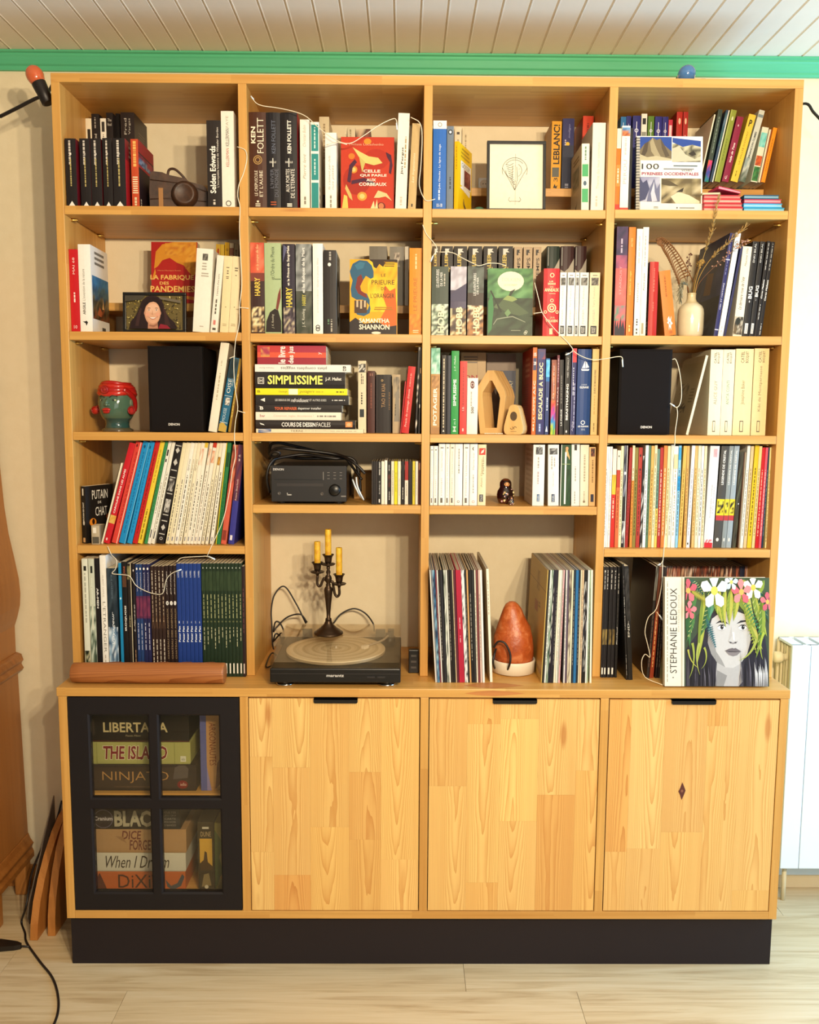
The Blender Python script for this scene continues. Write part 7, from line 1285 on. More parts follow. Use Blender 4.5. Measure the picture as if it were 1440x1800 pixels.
('book',-490,20,1808.5,53.6,199.2,170,90,0,0,'c03a3a c03a3a','sR 36 0 64 100 d8563c|sR 64 0 100 100 9a2a38|sR 0 50 36 100 a83044|sG 8 5 60 18 c86a58,d8a050,a83a50 3x3|sVb 4 30.5 96 41 f0e4dc le livre|sVb 4 45 96 55 f0e4dc des jus|sV 34 89 46 94 f0e4dc y',0,'thick red lying book with white title on top of the stack','book',17),
('book',-188.3,70,1583.5,23.7,212.9,150,0,0,0,'e0d2b4','sG 6 84 94 96 2a2622,e8e4da,5a5650 4x5|sL 36 68 48 82 6a6458|sL 56 68 66 80 6a6458|sL 36 40 54 56 4a4438|sR 20 22 74 33 2a3034',0,'cream slim spine with black and white photo at its head by the stack','book',18),
('book',-162.1,90,1583.5,22.3,184.6,150,0,0,0,'4a2018','sL 40 40 60 80 7a4030|sT 30 92 70 96 a07060 ll',0,'maroon paperback with dark lettering~1~17','book',18),
('book',-124.7,90,1583.5,46.2,173.7,150,0,0,0,'231c1c','sU 36 44 60 84 b08a60 TAO KI KIAI|sO 40 90 7 3 c8a870|sL 84 40 90 70 8a6a48|sR 4 0 8 100 3a2c2c',0,'black book with gold lettering behind the coloured cube','book',18),
('book',-85.8,60,1583.5,22.8,172.6,150,0,0,0,'b8a484 b8a484','sG 10 60 90 96 8a8070,a89a80,6a6458 4x6|sP 0 0 0 0 8a8478 20,20,40,70,80,76,90,20|sL 30 30 40 50 4a443a',0,'beige paperback with grey sketch~3~17','book',18),
('book',-72.8,30,1583.6,2.6,152.5,130,5.07,0,0,'d83a4a','',0,'thin pink-red leaning booklet~4~17','book',18),
('book',-59.9,20,1584.6,21.2,194.3,150,5.72,0,0,'c41c1c','sU 30 10 64 66 f0d0c8 Precis de massage chinois|sL 40 70 56 90 e08a80',0,'red leaning paperback with white title beside thin black folders','book',18),
('book',-28,20,1583.6,4.9,249.7,200,1.9,0,0,'1c1816','sG 0 0 100 100 1c1816,2a2420,d8d0c4,1c1816,1c1816 1x24',0,'tall thin black folder~6~17','book',18),
('book',-19.3,20,1583.5,4.1,249.7,200,1,0,0,'241e1c','sR 20 30 80 34 d8d0c4|sR 20 70 80 76 c8a070',0,'second tall thin dark folder~7~17','book',18),
('book',27.9,20,1582.5,26,248.8,200,0,0,0,'b88a50','sG 0 70 100 100 8ac0a8,a8d0b8,5a9a7a,c8e0d0 4x6|sUb 26 10 68 54 ece8d8 POTAGER|sG 10 54 90 68 a87848,c09058,8a6438 3x4|sR 0 0 100 8 a87a48',0,'garden book spine, leafy green head over tan with white title','book',19),
('book',52.4,20,1582.5,13.4,228.5,190,0,0,0,'2a221c','sL 36 8 62 96 c8b898|sP 0 0 0 0 e8e0d0 30,3,50,6,70,3',0,'thin black and gold paperback~1~18','book',19),
('book',67,20,1582.5,12.6,227.8,190,0,0,0,'3a3a40','',1,'thin charcoal hardback~2~18','book',19),
('book',85.3,20,1582.5,21.7,241,190,0,0,0,'1f9040','sUb 26 34 66 66 f0f4ec SIMPLISSIME|sU 34 76 60 94 e0f0e0 J.-F. Mallet|sR 24 3 70 4 e8f4e8|sR 24 8.4 70 9.2 e8f4e8|sUb 34 4.6 62 8 e8f4e8 H|sU 34 12 62 18 c8e8d0 n1',0,'green thick spine with white capitals and boxed H sign','book',19),
('book',109.6,20,1582.5,20.5,211.5,170,0,0,0,'d83a34','sL 40 30 58 92 a82824|sU 36 32 62 38 f0c8c0 S.B.|sR 40 4 60 8 f0c8c0',0,'red slim hardback~4~18','book',19),
('book',136.6,20,1582.5,31.2,163.3,150,0,0,0,'ece6da','sE 48 88 20 7 6a3a34|sO 48 88 16 4 e8d8d0|sL 34 50 44 76 a8a090|sUb 38 37 64 49 4a443a 500|sE 42 12 22 5 e8e0d4',0,'white short paperback with brown oval badge','book',19),
('book',316.9,20,1582.5,11.9,252.2,220,0,0,0,'d8661c a83418 a83418','sR 8 74 92 88 3a3a5a|sTb 22 90 86 94 f0ece4 15|sTb 22 80 86 84 f0ece4 20|sR 8 58 92 74 e07a2c|sU 24 46 76 62 f0e4d4 ASC|sU 24 14 76 44 f0dcc0 LA GRIMPE|sL 30 4 60 12 f0d8c0|lB 10 22 70 60 8a2410 14|lB 30 66 76 92 c87a58 4|lR 30 4 50 12 d8b8a0',0,'large orange-red hardback with its rust cover showing beside the plywood ring','book',19),
('book',336.2,20,1582.5,23.7,248.4,190,0,0,0,'2c2a60','sUb 24 18 72 84 e8e0b0 ESCALADE A BLOC|sG 10 88 96 99 8a3a4a,5a3a5a,3a3a6a 3x3|sR 30 3 60 13 5a6aa0|sL 36 4 52 12 b8c8e8',0,'navy tall spine with large yellow and white capitals','book',19),
('book',355.4,20,1582.5,10.7,220.8,190,0,0,0,'1f6aa8','sG 0 76 100 98 4ab0e0,2a8ac8,6ac8f0 2x4|sR 0 0 100 70 24386c|sL 36 32 62 50 e8f0f8|sP 0 0 0 0 f0f4f8 20,4,50,12,80,4',0,'slim blue paperback with bright sky head~8~18','book',19),
('book',373.6,20,1582.5,14.6,217.1,190,0,0,0,'8a4a3a','sG 4 0 96 46 3a9a4a,b8c838/2a8ac8,3aa0a0/c83a8a,7a3aa0/d83a3a,d8783a 3x8|sG 4 46 96 96 a8583c,8a4a3a,c07a50 3x7|sU 34 48 64 92 f0e4d4 A la conquete du ciel',0,'rainbow striped slim spine in the salt-lamp bay','book',19),
('book',385.8,20,1582.5,6.7,230.7,190,0,0,0,'6a2430','sU 26 36 76 60 e8d8d0 TEXAS|sL 30 66 70 96 b08a90',0,'thin wine red volume~10~18','book',19),
('book',398.7,20,1582.6,11.1,217.3,190,-0.84,0,0,'1f1a1a','sUb 30 12 66 34 e8e4dc LA FORCE|sL 38 42 56 80 8a847c',0,'thin black paperback~11~18','book',19),
('book',414.3,20,1582.5,16.2,238.5,190,0,0,0,'1a1818','sUb 28 18 66 62 f0ece4 BEASTMAKING|sU 34 70 60 94 c8c4bc NED FEEHALLY|sE 45 4 14 1.6 e8e4dc',0,'black spine with spaced white capitals~12~18','book',19),
('book',432.3,20,1582.5,13.4,250.2,190,0,0,0,'25275a','sR 10 84 96 100 d8343c|sR 0 0 8 100 8a8ab8|sL 30 46 44 78 e8e4f0|sL 60 8 74 60 c8c8e0|sU 26 4 50 16 c8c8e0 Alba',0,'navy spine under a red head~13~18','book',19),
('book',462.3,20,1582.5,39.5,248.4,190,0,0,0,'22427c','sP 0 0 0 0 f0f4f8 30,78,56,78,54,87|sP 0 0 0 0 f0f4f8 58,78,84,79,60,86|sP 0 0 0 0 f0f4f8 24,77,86,77,80,75,30,75|sTb 18 54.5 84 57 e8eef4 GLENANS|sT 30 58 70 59.5 c8d4e4 LE COURS DES|sO 48 14.5 16 5 f0f4f8|sTb 12 9 90 11 e8eef4 LES GLENANS|sT 36 5.4 66 7.4 c8d4e4 SEUIL',1,'wide blue spine with white sailing boat','book',19),
('book',494.3,20,1582.5,19,248.8,190,0,0,0,'d8b878','sUb 34 48 60 76 6a5430 GUIDE DE MANOEUVRES|sL 40 24 56 46 c09a58|sL 40 4 56 14 8a7040',0,'cream-tan spine beside the third divider~15~18','book',19),
('book',114.9,226,1583,12,251.6,79.2,0,-90,-2,'b0946c b0946c c0a478','rTb 4 66 66 72 a8302c ION|rB 8 86 70 96 7a6a58 3|rR 66 0 67 100 8a7458',0,'beige book facing out at the back with dark red capitals','book',20),
('book',198.6,245,1583,10,249.1,92.7,0,-90,-2,'7a6a5c 7a6a5c 8a7868','rR 0 0 100 100 84705e',0,'grey-brown board facing out behind the plywood ring','book',20),
('book',238.7,206,1583,12,194.2,47.4,0,-90,-2,'2a2c40 2a2c40 2c3046','rU 56 60 82 84 b8b090 USA?|rG 0 0 100 40 2a2c40,34364a 4x4',0,'dark navy book facing out behind the plywood ring','book',20),
('book',772.9,30,1584.3,7.2,236.8,200,12.05,0,0,'e8dcc0 a8906a','lR 8 10 92 92 a08a62|lG 20 52 60 66 3a3020,8a7450,b09a70 5x4|lG 24 28 64 40 3a3020,8a7450,b09a70 5x4|lB 70 40 90 60 7a6640 5',0,'thin cream album slanting from the loudspeaker to the cream volumes','book',21),
('book',851.5,30,1583.5,36.4,249.6,170,0,0,0,'ebe0c0','sU 38 36 62 64 9a9078 ALICE GUY|sU 30 84 48 97 4a443a CATEL|sU 56 84 74 97 4a443a BOCQUET|sR 38 4 58 17 4a443a|sR 41 5 55 16 ebe0c0',0,'thick cream volume, grey capitals~1~19','book',21),
('book',887.8,30,1583.5,34.4,249.8,170,0,0,0,'eadfbe','sU 38 36 62 64 7a9a78 ANITA CONTI|sU 30 84 48 97 4a443a CATEL|sU 56 84 74 97 4a443a BOCQUET|sR 38 4 58 17 4a443a|sR 41 5 55 16 eadfbe',0,'thick cream volume, green capitals~2~19','book',21),
('book',933.1,30,1583.5,52,252.1,170,0,0,0,'ead4a0','sU 38 36 62 64 8a7a58 Josephine Baker|sU 30 84 48 97 4a443a CATEL|sU 56 84 74 97 4a443a BOCQUET|sR 38 4 58 17 4a443a|sR 41 5 55 16 ead4a0',0,'broad cream volume, grey lettering~3~19','book',21),
('book',983,30,1583.5,43,253.6,170,0,0,0,'e8d09a','sU 38 28 62 80 8a7a58 Kiki de Montparnasse|sU 30 84 48 97 4a443a CATEL|sU 56 84 74 97 4a443a BOCQUET|sR 38 4 58 17 4a443a|sR 41 5 55 16 e8d09a',0,'broad cream volume by the side panel~4~19','book',21),
('book',-1014.9,35,1250.5,16,171,115,0,-24,0,'1c1816 1c1816 1c1816','sUb 30 40 62 72 e8e4dc PUTAIN DE CHAT|sR 30 84 60 96 d8d4cc|sR 20 2 70 10 c8a070|sE 48 36 20 4 d8d4cc|rT 24 76 80 92 e8e4dc PUTAIN|rT 44 68 56 72 e8e4dc DE|rT 34 46 76 62 e8e4dc CHAT|rE 24 36 12 7 e08a28|rE 26 37 5 5 2a1408|rE 84 42 12 7 a84a18|rE 86 43 5 5 2a1408',0,'small black paperback with white scratched title and orange eyes','book',22),
('book',-976.6,20,1250.5,24.1,55.5,50,0,0,0,'b8a88c 8a7c64','sR 10 4 90 40 5a5448|sR 20 60 60 90 e8e0d0',0,'tiny grey-brown booklet before the black cat book','book',22),
('comic_album',-962.1,30,1251.1,4.4,249.6,250,15.53,0,0,'efe4c8','',0,'thin short cream album~2~20','book',22),
('comic_album',-949,30,1252.9,17.3,310.4,250,16.29,0,0,'c8202a','sUb 30 30 60 74 f4e4dc CAROLINE DANS LES ALPES|sE 40 4 14 1.4 f0c8c0|sG 0 20 100 28 d8a040,e0b860 2x3',0,'red album with white title~3~20','book',22),
('comic_album',-923.9,30,1253,19,312.8,250,15.24,0,0,'d84438','sE 30 96 12 1.6 6a1c18|sL 40 20 56 90 b02c24|sR 72 0 84 100 f0c8b0',0,'bright red album with pale edge~4~20','book',22),
('comic_album',-902.4,30,1253,18.8,312.9,250,15.11,0,0,'1f8cc8','sE 40 95 14 1.6 0f4a70|sL 40 10 56 90 1668a0|sR 88 0 100 100 6ab8e0',0,'bright blue album~5~20','book',22),
('comic_album',-880.5,30,1252.3,14.2,313.1,250,14.29,0,0,'2290cc','sE 30 94 14 1.6 0f4a70|sL 40 10 56 90 1668a0',0,'blue album, narrower~6~20','book',22),
('comic_album',-864.1,30,1252.2,13.7,313.7,250,14.21,0,0,'c02420','sL 40 10 60 90 8a1814',0,'dark red album~7~20','book',22),
('comic_album',-849,30,1252.1,13,313.1,250,14.03,0,0,'e8c83c','sL 36 4 60 34 8a7018|sL 40 60 60 92 b89a28',0,'yellow album~8~20','book',22),
('comic_album',-831.9,30,1251.5,8.7,312.5,250,13,0,0,'3a8a50','sL 36 10 60 90 2a6a3c',0,'green album~9~20','book',22),
('comic_album',-822,30,1251.5,9,312.7,250,13.11,0,0,'ece8da','sR 20 86 70 92 2a2622|sR 20 80 60 83 2a2622|sL 40 30 60 60 8a8478|sR 30 6 60 14 3a3a44',0,'white album with small black squares~10~20','book',22),
('comic_album',-811.2,30,1251.6,9.6,311.2,250,13.14,0,0,'e8e4d4','sL 36 8 60 70 8a8478|sR 30 5 60 12 4a4a54',0,'white album with grey lettering~11~20','book',22),
('comic_album',-788.8,30,1252.7,20.9,308.2,250,12.02,0,0,'211b1a','sR 10 96 90 97 b8b4ac|sR 10 72 90 73 b8b4ac|sR 10 65 90 66 b8b4ac|sR 10 49 90 50 b8b4ac|sR 10 28 90 29 b8b4ac|sR 10 22 90 23 b8b4ac|sP 0 0 0 0 c8c4bc 20,80,50,84,80,80,50,77|sP 0 0 0 0 c8c4bc 20,92,50,95,80,92,50,89|sG 14 52 86 64 8a8680,4a4440,c8c4bc 5x4|sG 14 31 86 44 8a8680,4a4440,c8c4bc 5x4|sP 0 0 0 0 c8c4bc 20,38,50,41,80,38,50,35|sP 0 0 0 0 c8c4bc 20,16,50,19,80,16,50,13|sO 50 5 22 8 c8c4bc|sR 10 9 90 10 b8b4ac',0,'black volume with silver ornaments~12~20','book',22),
('comic_album',-767.4,30,1251.5,10.9,307.3,250,11.09,0,0,'e8dcb4','sL 38 8 60 60 6a6458|sR 30 3 60 7 8a8a94',0,'cream album~13~20','book',22),
('comic_album',-754.9,30,1251.6,12,307.3,250,10.98,0,0,'ece2c2','sL 38 11 60 64 8a8478|sR 30 3 60 7 8a8a94',0,'cream album, thin black line~14~20','book',22),
('comic_album',-741.3,30,1251.5,10.9,307.1,250,10.66,0,0,'f0ecde','sL 38 14 60 68 4a443a|sUi 20 72 80 84 6a6458 Spirou|sR 30 3 60 7 8a8a94',0,'white album with script~15~20','book',22),
('comic_album',-730.1,30,1251.3,8.6,306.9,250,10.48,0,0,'eee6cc','sL 38 8 60 72 6a6458|sUi 20 72 80 84 6a6458 Spirou|sR 30 3 60 7 8a8a94',0,'ivory album~16~20','book',22),
('comic_album',-717.2,30,1251.3,9.6,306.4,250,9.87,0,0,'ece2c4','sL 38 11 60 60 8a8478|sUi 20 72 80 84 6a6458 Spirou|sR 30 3 60 7 8a8a94',0,'thin ivory album~17~20','book',22),
('comic_album',-706.3,30,1251.4,10.3,306.4,250,9.84,0,0,'eee8d6','sL 38 14 60 64 4a443a|sG 6 78 94 94 d88a68,e8c8a8,ece4d0 3x3|sR 30 3 60 7 8a8a94',0,'white album, orange-lettered head~18~20','book',22),
('comic_album',-695.5,30,1251.3,9.5,306.4,250,9.74,0,0,'f0ead8','sL 38 8 60 68 6a6458|sR 0 95 100 100 e0c040|sR 30 3 60 7 8a8a94',0,'white album, yellow head~19~20','book',22),
('comic_album',-685.1,30,1251.4,9.4,307.1,250,10.37,0,0,'efe6d4','sL 38 11 60 72 8a8478|sG 6 78 94 94 d88a68,e8c8a8,ece4d0 3x3|sR 30 3 60 7 8a8a94',0,'white album with pink lettering~20~20','book',22),
('comic_album',-674.2,30,1251.4,10.2,307.3,250,10.49,0,0,'ece6d6','sL 38 14 60 60 4a443a|sR 0 95 100 100 c83a24|sG 6 80 94 92 d88a68,e8c8a8 2x3|sR 30 3 60 7 8a8a94',0,'white album, red head~21~20','book',22),
('comic_album',-662.6,30,1251.2,8,306.9,250,10.09,0,0,'eae0c2','sL 38 8 60 64 6a6458|sR 30 3 60 7 8a8a94',0,'cream album with small picture~22~20','book',22),
('comic_album',-650.7,30,1251.2,8.2,306.4,250,9.48,0,0,'ece4cc','sL 38 11 60 68 8a8478|sG 6 78 94 86 c8902c,e0b050,8a5a20 3x3|sR 30 3 60 7 8a8a94',0,'cream album, orange picture at head~23~20','book',22),
('comic_album',-636.3,30,1251.2,9.7,305.7,250,8.58,0,0,'f2eee2','sL 38 14 60 72 4a443a|sR 30 3 60 7 8a8a94',0,'white album by the yellow one~24~20','book',22),
('comic_album',-622.7,30,1250.6,2.2,305.9,250,7.19,0,0,'e0d03c','',0,'thin yellow album~25~20','book',22),
('comic_album',-615.3,30,1251.2,10.7,306.1,250,7.32,0,0,'2a7a48','sR 10 76 90 90 1a4a2c|sL 36 10 60 60 1a5a34',0,'green album beside the yellow one~26~20','book',22),
('comic_album',-600.3,30,1251.6,15.6,298.3,250,8.05,0,0,'d0604a','sG 0 62 100 100 c85a48,a84a3c,d8805a,7a3a30 3x7|sR 10 4 80 14 8a3a2c',0,'red-orange album with speckled head~27~20','book',22),
('comic_album',-577.7,30,1251.5,17.2,297.7,250,6.94,0,0,'3a3a94','sG 0 44 100 100 6a3040,4a2c50,7a3a4a 3x6|sU 34 44 62 66 e8d0c8 Avant Sherlock|sTb 24 88 56 90 f0e8e0 C|sTb 24 84 56 86 f0e8e0 2|sR 20 4 60 9 e8e4f0',0,'purple-blue album with white numerals, maroon head~28~20','book',22),
('compact_disc',-155.9,30,1373.5,4.8,127.6,140,0,0,0,'2c2420','',2,'dark thin disc case~0~21','disc',23),
('compact_disc',-150.3,30,1373.5,4.8,127.6,140,0,0,0,'241e1c','',2,'black thin disc case~1~21','disc',23),
('compact_disc',-143.5,30,1373.5,7.2,127.6,140,0,0,0,'2a2220','',2,'dark brown disc case~2~21','disc',23),
('compact_disc',-134.5,30,1373.5,8.4,127.7,140,0,0,0,'1c1816','sUb 26 68 70 98 e8e4dc MANU CHAO|sU 30 24 66 54 d8d4cc ELORAS 15|sR 20 4 60 12 e8e4dc',2,'black disc case, white lettering~3~21','disc',23),
('compact_disc',-124.9,30,1373.5,8.4,127.7,140,0,0,0,'ece4d0','',2,'ivory disc case~4~21','disc',23),
('compact_disc',-115.7,30,1373.5,7.6,130.6,140,0,0,0,'f0ece2','',2,'white disc case, tallest~5~21','disc',23),
('compact_disc',-105.8,30,1373.5,9.2,127.8,140,0,0,0,'1e1a1a','sU 26 78 60 92 e8e4dc NIRVANA|sG 10 40 90 70 5a2a24,2a1c1a 2x4|sL 40 10 60 30 d8d4cc',2,'black disc case with script~6~21','disc',23),
('compact_disc',-96,30,1373.5,8,127.9,140,0,0,0,'e8e0c8','sL 40 20 60 80 8a8068',2,'cream disc case~7~21','disc',23),
('compact_disc',-86.4,30,1373.5,8.8,128,140,0,0,0,'e6d822','sL 42 30 58 74 6a6418',2,'yellow disc case~8~21','disc',23),
('compact_disc',-76.2,30,1373.5,8.4,128,140,0,0,0,'ece6d6','sL 42 20 58 60 a89a80',2,'white disc case with thin line~9~21','disc',23),
('compact_disc',-65.6,30,1373.5,8.8,128.1,140,0,0,0,'1c1817','sL 40 12 60 40 d8d4cc',2,'black disc case with white label~10~21','disc',23),
('compact_disc',-54.8,30,1373.5,9.6,128.1,140,0,0,0,'e8e0d4','sR 0 56 100 100 a02824|sL 40 20 60 50 8a8478',2,'red-headed white disc case~11~21','disc',23),
('compact_disc',-43.5,30,1373.5,10,128.2,140,0,0,0,'221c1a','',2,'broad black disc case~12~21','disc',23),
('compact_disc',-33.3,30,1373.5,7.2,128.3,140,0,0,0,'d8c838','sL 42 20 58 80 4a4410',2,'mustard disc case~13~21','disc',23),
('compact_disc',-24.7,30,1373.5,6.8,128.3,140,0,0,0,'ece6dc','sL 42 20 58 60 a8a090',2,'narrow white disc case~14~21','disc',23),
('compact_disc',-16.6,30,1373.5,7.6,128.4,140,0,0,0,'5a2c20','sR 20 80 80 96 c88a68',2,'brown disc case by the divider~15~21','disc',23),
('book',19.5,20,1372.5,8.8,174.8,170,0,0,0,'efebe2','sB 24 92 76 95 5a544a 1|sU 36 48 60 88 b0a898 La bete humaine|sU 40 16 58 44 c8a8a0 roman|sR 30 4 64 12 6a645a',0,'thin white pocket book against the divider~0~22','book',24),
('book',31.3,20,1372.5,12.3,174.8,170,0,0,0,'eee9de','sB 24 92 76 95 5a544a 1|sU 36 52 60 88 b0a898 La bete humaine|sU 40 16 58 44 c8a8a0 roman|sR 30 4 64 12 6a645a',0,'white pocket book, black top mark~1~22','book',24),
('book',49.2,20,1372.5,18.7,181.5,170,0,0,0,'f0ece4','sB 24 92 76 95 5a544a 1|sU 36 56 60 88 b0a898 La bete humaine|sU 40 16 58 44 c8a8a0 roman|sR 30 4 64 12 6a645a',0,'white pocket book, faint grey title~2~22','book',24),
('book',65.7,20,1372.5,11.9,181.6,170,0,0,0,'eeeae0','sB 24 92 76 95 5a544a 1|sU 36 48 60 88 b0a898 La bete humaine|sU 40 16 58 44 c8a8a0 roman|sR 30 4 64 12 6a645a',0,'slim white pocket book~3~22','book',24),
('book',79.8,20,1372.5,13.9,181.7,170,0,0,0,'ece4d0','sB 24 92 76 95 5a544a 1|sU 36 52 60 88 b0a898 La bete humaine|sU 40 16 58 44 c8a8a0 roman|sR 30 4 64 12 6a645a',0,'ivory pocket book~4~22','book',24),
('book',99.1,20,1372.5,22.3,181.8,170,0,0,0,'f2eee6','sL 44 52 60 92 9a9488|sO 48 6 16 5 3a342c|sL 46 66 56 90 c0b8ac',0,'broad white pocket book, round foot logo~5~22','book',24),
('book',121.4,20,1372.5,17.5,181.9,170,0,0,0,'efebe2','sB 24 92 76 95 5a544a 1|sU 36 48 60 88 b0a898 La bete humaine|sU 40 16 58 44 c8a8a0 roman|sR 30 4 64 12 6a645a',0,'white pocket book with dark title~6~22','book',24),
('book',143,20,1372.5,22.3,182,170,0,0,0,'f0ece4','sO 52 92 22 10 2a2622|sE 62 92 16 3.4 f0ece4|sU 36 58 60 86 b0a898 Marche noir|sL 40 20 56 50 b8b0a4|sO 50 6 18 5 b87a70',0,'white pocket book with black crescent~7~22','book',24),
('book',167.7,20,1372.5,23.9,180.2,180,0,0,0,'e8d8b0 a82420 a8201e','sR 12 83 90 94 c83a2c|sP 0 0 0 0 f0dcc8 30,85,44,90,60,91,76,93,66,87,50,86|sU 56 52 76 80 8a7a58 roman|sU 36 30 56 76 9a8a68 Alain Damasio|sR 22 6 68 18 2a2c34|sU 34 7 58 17 e8e4da FOLIO',0,'cream pocket book with red animal panel and red cover','book',24),
('book',335.3,20,1372.5,33.9,180.4,170,0,0,0,'ece8de d8c8b0','sG 22 84 80 96 2a2a2c,8a8a88,5a5a58 5x4|sB 46 97 62 98.5 4a4a48 1|sL 40 62 52 80 a8a094|sL 40 36 52 56 b8a0a0|sR 38 7 62 19 3a5a80|sU 42 8 58 18 d8e0e8 BABEL|lB 10 10 95 95 c0ac90 10',0,'thick white pocket book with its ribbed side showing beyond the nesting dolls','book',24),
('book',380.9,20,1372.8,31.9,180.7,170,-1.13,0,0,'eceae2 d0c0a8','sG 14 84 86 94 3a3a3c,a8a8a4,6a6a68 5x4|sL 30 60 40 82 a8a094|sL 56 64 64 80 a8a094|sU 40 32 56 56 a8b0b8 Gros-Calin|sR 32 6 62 19 2a3c58|sU 38 7 56 18 d8e0e8 BABEL',0,'thick white pocket book, dark tree photo~10~22','book',24),
('book',415.5,20,1372.5,30.7,180.8,150,0,0,0,'2a4a2c 20301f','sR 0 0 8 100 d8d8cc|sP 0 0 0 0 d8a86a 40,86,46,95,60,97,66,90,84,80,82,75,70,80,56,82|sE 56 94 14 3 d89a68|sR 38 3 54 88 f0ece4|sR 10 68 90 69 8a9a68|sG 60 10 96 60 20381f,2c4c2c 3x6',0,'dark green pocket book with a white bookmark strip and golden figure','book',24),
('book',446.4,20,1372.7,24,182.6,170,-1.05,0,0,'ece8de','sR 32 90 64 99 2a2622|sL 42 40 52 64 8a8278|sL 36 4 46 24 8a8278',0,'white pocket book with black clip~12~22','book',24),
('book',472.3,20,1372.7,24.7,181.2,170,-0.87,0,0,'e8e0cc','sL 40 40 60 84 b8ac94|sL 40 8 56 24 c0b49c|sE 48 7 14 2 8a7a60',0,'ivory pocket book, faint lettering~13~22','book',24),
('book',495.4,20,1372.6,18.4,174.5,170,-0.93,0,0,'d8b078','sG 24 84 86 98 3a2420,8a4a38,2a1c1a 3x4|sL 44 40 66 78 8a6a40|sR 28 7 76 20 2a2c44',0,'tan pocket book with dark picture~14~22','book',24),
('comic_album',537.9,30,1247.5,8.3,300.8,250,0,0,0,'dfe8ea','sL 36 12 60 78 4a5a60',0,'pale blue-white album~0~23','book',25),
('comic_album',545.1,30,1247.5,4.6,300.8,250,0,0,0,'ecebe4','',0,'thin white album~1~23','book',25),
('comic_album',551.3,30,1247.5,6.2,300.8,250,0,0,0,'eae6dc','sL 36 12 60 78 b0a898',0,'white album~2~23','book',25),
('comic_album',561.5,30,1247.5,11.6,293.9,250,0,0,0,'c8281f','sR 0 74 100 100 e8dcc8|sG 0 54 100 74 e0c038,e8a030 2x3|sL 30 30 60 50 f0c0a0',0,'red album, cream head~3~23','book',25),
('comic_album',574.2,30,1247.5,10.4,289.9,250,0,0,0,'d86a3a','sR 0 80 100 100 ece0c4|sE 50 94 16 1 2a2420|sR 0 62 100 80 b83a24|sL 40 20 60 60 8a3a20',0,'orange album, cream head with black dot~4~23','book',25),
('comic_album',584.1,30,1247.5,7.9,303,250,0,0,0,'ecdcb0','sL 36 12 60 78 8a7a50',0,'cream album~5~23','book',25),
('comic_album',594.5,30,1247.5,9.5,304.3,250,0,0,0,'1f1d20','sG 0 50 100 100 3a3a44,8a8a98,22222a 2x6|sE 40 73 30 1.6 f0f0f0|sG 0 4 100 26 e8e4dc,22222a,8a8a8a 2x5|sR 80 0 100 100 d8d4cc',0,'black and silver album~6~23','book',25),
('comic_album',604.3,30,1247.6,8.4,298.3,250,1.01,0,0,'a02a24','sL 36 12 60 78 6a1814',0,'dark red album~7~23','book',25),
('comic_album',617.5,30,1247.5,6.8,304.5,250,0,0,0,'e08c38','sR 0 66 100 100 e8d8b0|sL 36 12 60 78 8a4a18',0,'orange album~8~23','book',25),
('comic_album',626.5,30,1247.5,9.5,298.4,250,0,0,0,'8a7a38','sL 36 12 60 78 4a4018',0,'olive album~9~23','book',25),
('comic_album',637.9,30,1247.5,10.8,298.5,250,0,0,0,'b0382c','sE 50 92 20 1.4 2a1c1a|sE 50 78 20 1.4 2a1c1a|sL 36 12 60 78 6a1c18',0,'brick red album~10~23','book',25),
('comic_album',647.6,30,1247.5,6.2,274,250,0,0,0,'26221f','sG 0 0 100 100 26221f,26221f,26221f,d8d4cc 2x18',0,'thin black album with white specks~11~23','book',25),
('comic_album',656.8,30,1247.5,8.7,305.9,250,0,0,0,'f0eee8','sL 36 12 60 78 8a8a90',0,'white album, grey lettering~12~23','book',25),
('comic_album',665.1,30,1247.5,6.2,304.7,250,0,0,0,'5a7a5a','sL 36 12 60 78 2a3c2c',0,'thin green album~13~23','book',25),
('comic_album',674,30,1247.5,9.1,303.6,250,0,0,0,'d8a858','sL 36 12 60 78 8a6428',0,'tan album~14~23','book',25),
('comic_album',683.5,30,1247.5,7.5,306.1,250,0,0,0,'ecdcb0','sR 30 80 70 92 a88a58|sL 36 12 60 78 8a7a50',0,'narrow cream album~15~23','book',25),
('comic_album',691.6,30,1247.5,7.1,294.7,250,0,0,0,'6a8a78','sR 0 0 100 40 e8c058|sL 36 12 60 78 2a4438',0,'grey-green album with yellow foot~16~23','book',25),
('comic_album',701,30,1247.5,9.1,298.8,250,0,0,0,'b02c28','sL 36 12 60 78 f0c8b0',0,'crimson album~17~23','book',25),
('comic_album',712.2,30,1247.5,10,305,250,0,0,0,'d8843c','sL 36 12 60 78 f0d0a0',0,'amber album~18~23','book',25),
('comic_album',722.6,30,1247.5,8.3,303.8,250,0,0,0,'ecd8a0','sL 36 12 60 78 a88a48',0,'pale yellow album~19~23','book',25),
('comic_album',732.1,30,1247.5,8.3,307.1,250,0,0,0,'ece4cc','sL 36 12 60 78 8a8068',0,'ivory album~20~23','book',25),
('comic_album',743.6,30,1247.5,12,303.1,250,0,0,0,'f0eadc','sR 0 78 100 92 d8c898|sL 36 12 60 78 b0a48c',0,'white album with tan band~21~23','book',25),
('comic_album',754.8,30,1247.5,7.9,305.3,250,0,0,0,'8ac0d8','sR 0 86 100 98 3a9ac8|sR 0 56 100 70 2a9ad0|sL 36 12 60 78 2a4a6a',0,'light blue album~22~23','book',25),
('comic_album',764.7,30,1247.6,10.2,304.2,250,1.02,0,0,'dcae54','sL 36 12 60 78 9a7428',0,'golden tan album~23~23','book',25),
('comic_album',779.2,30,1247.5,7.3,304.2,250,0,0,0,'d8a458','sL 36 12 60 78 9a6c2c',0,'second tan album~24~23','book',25),
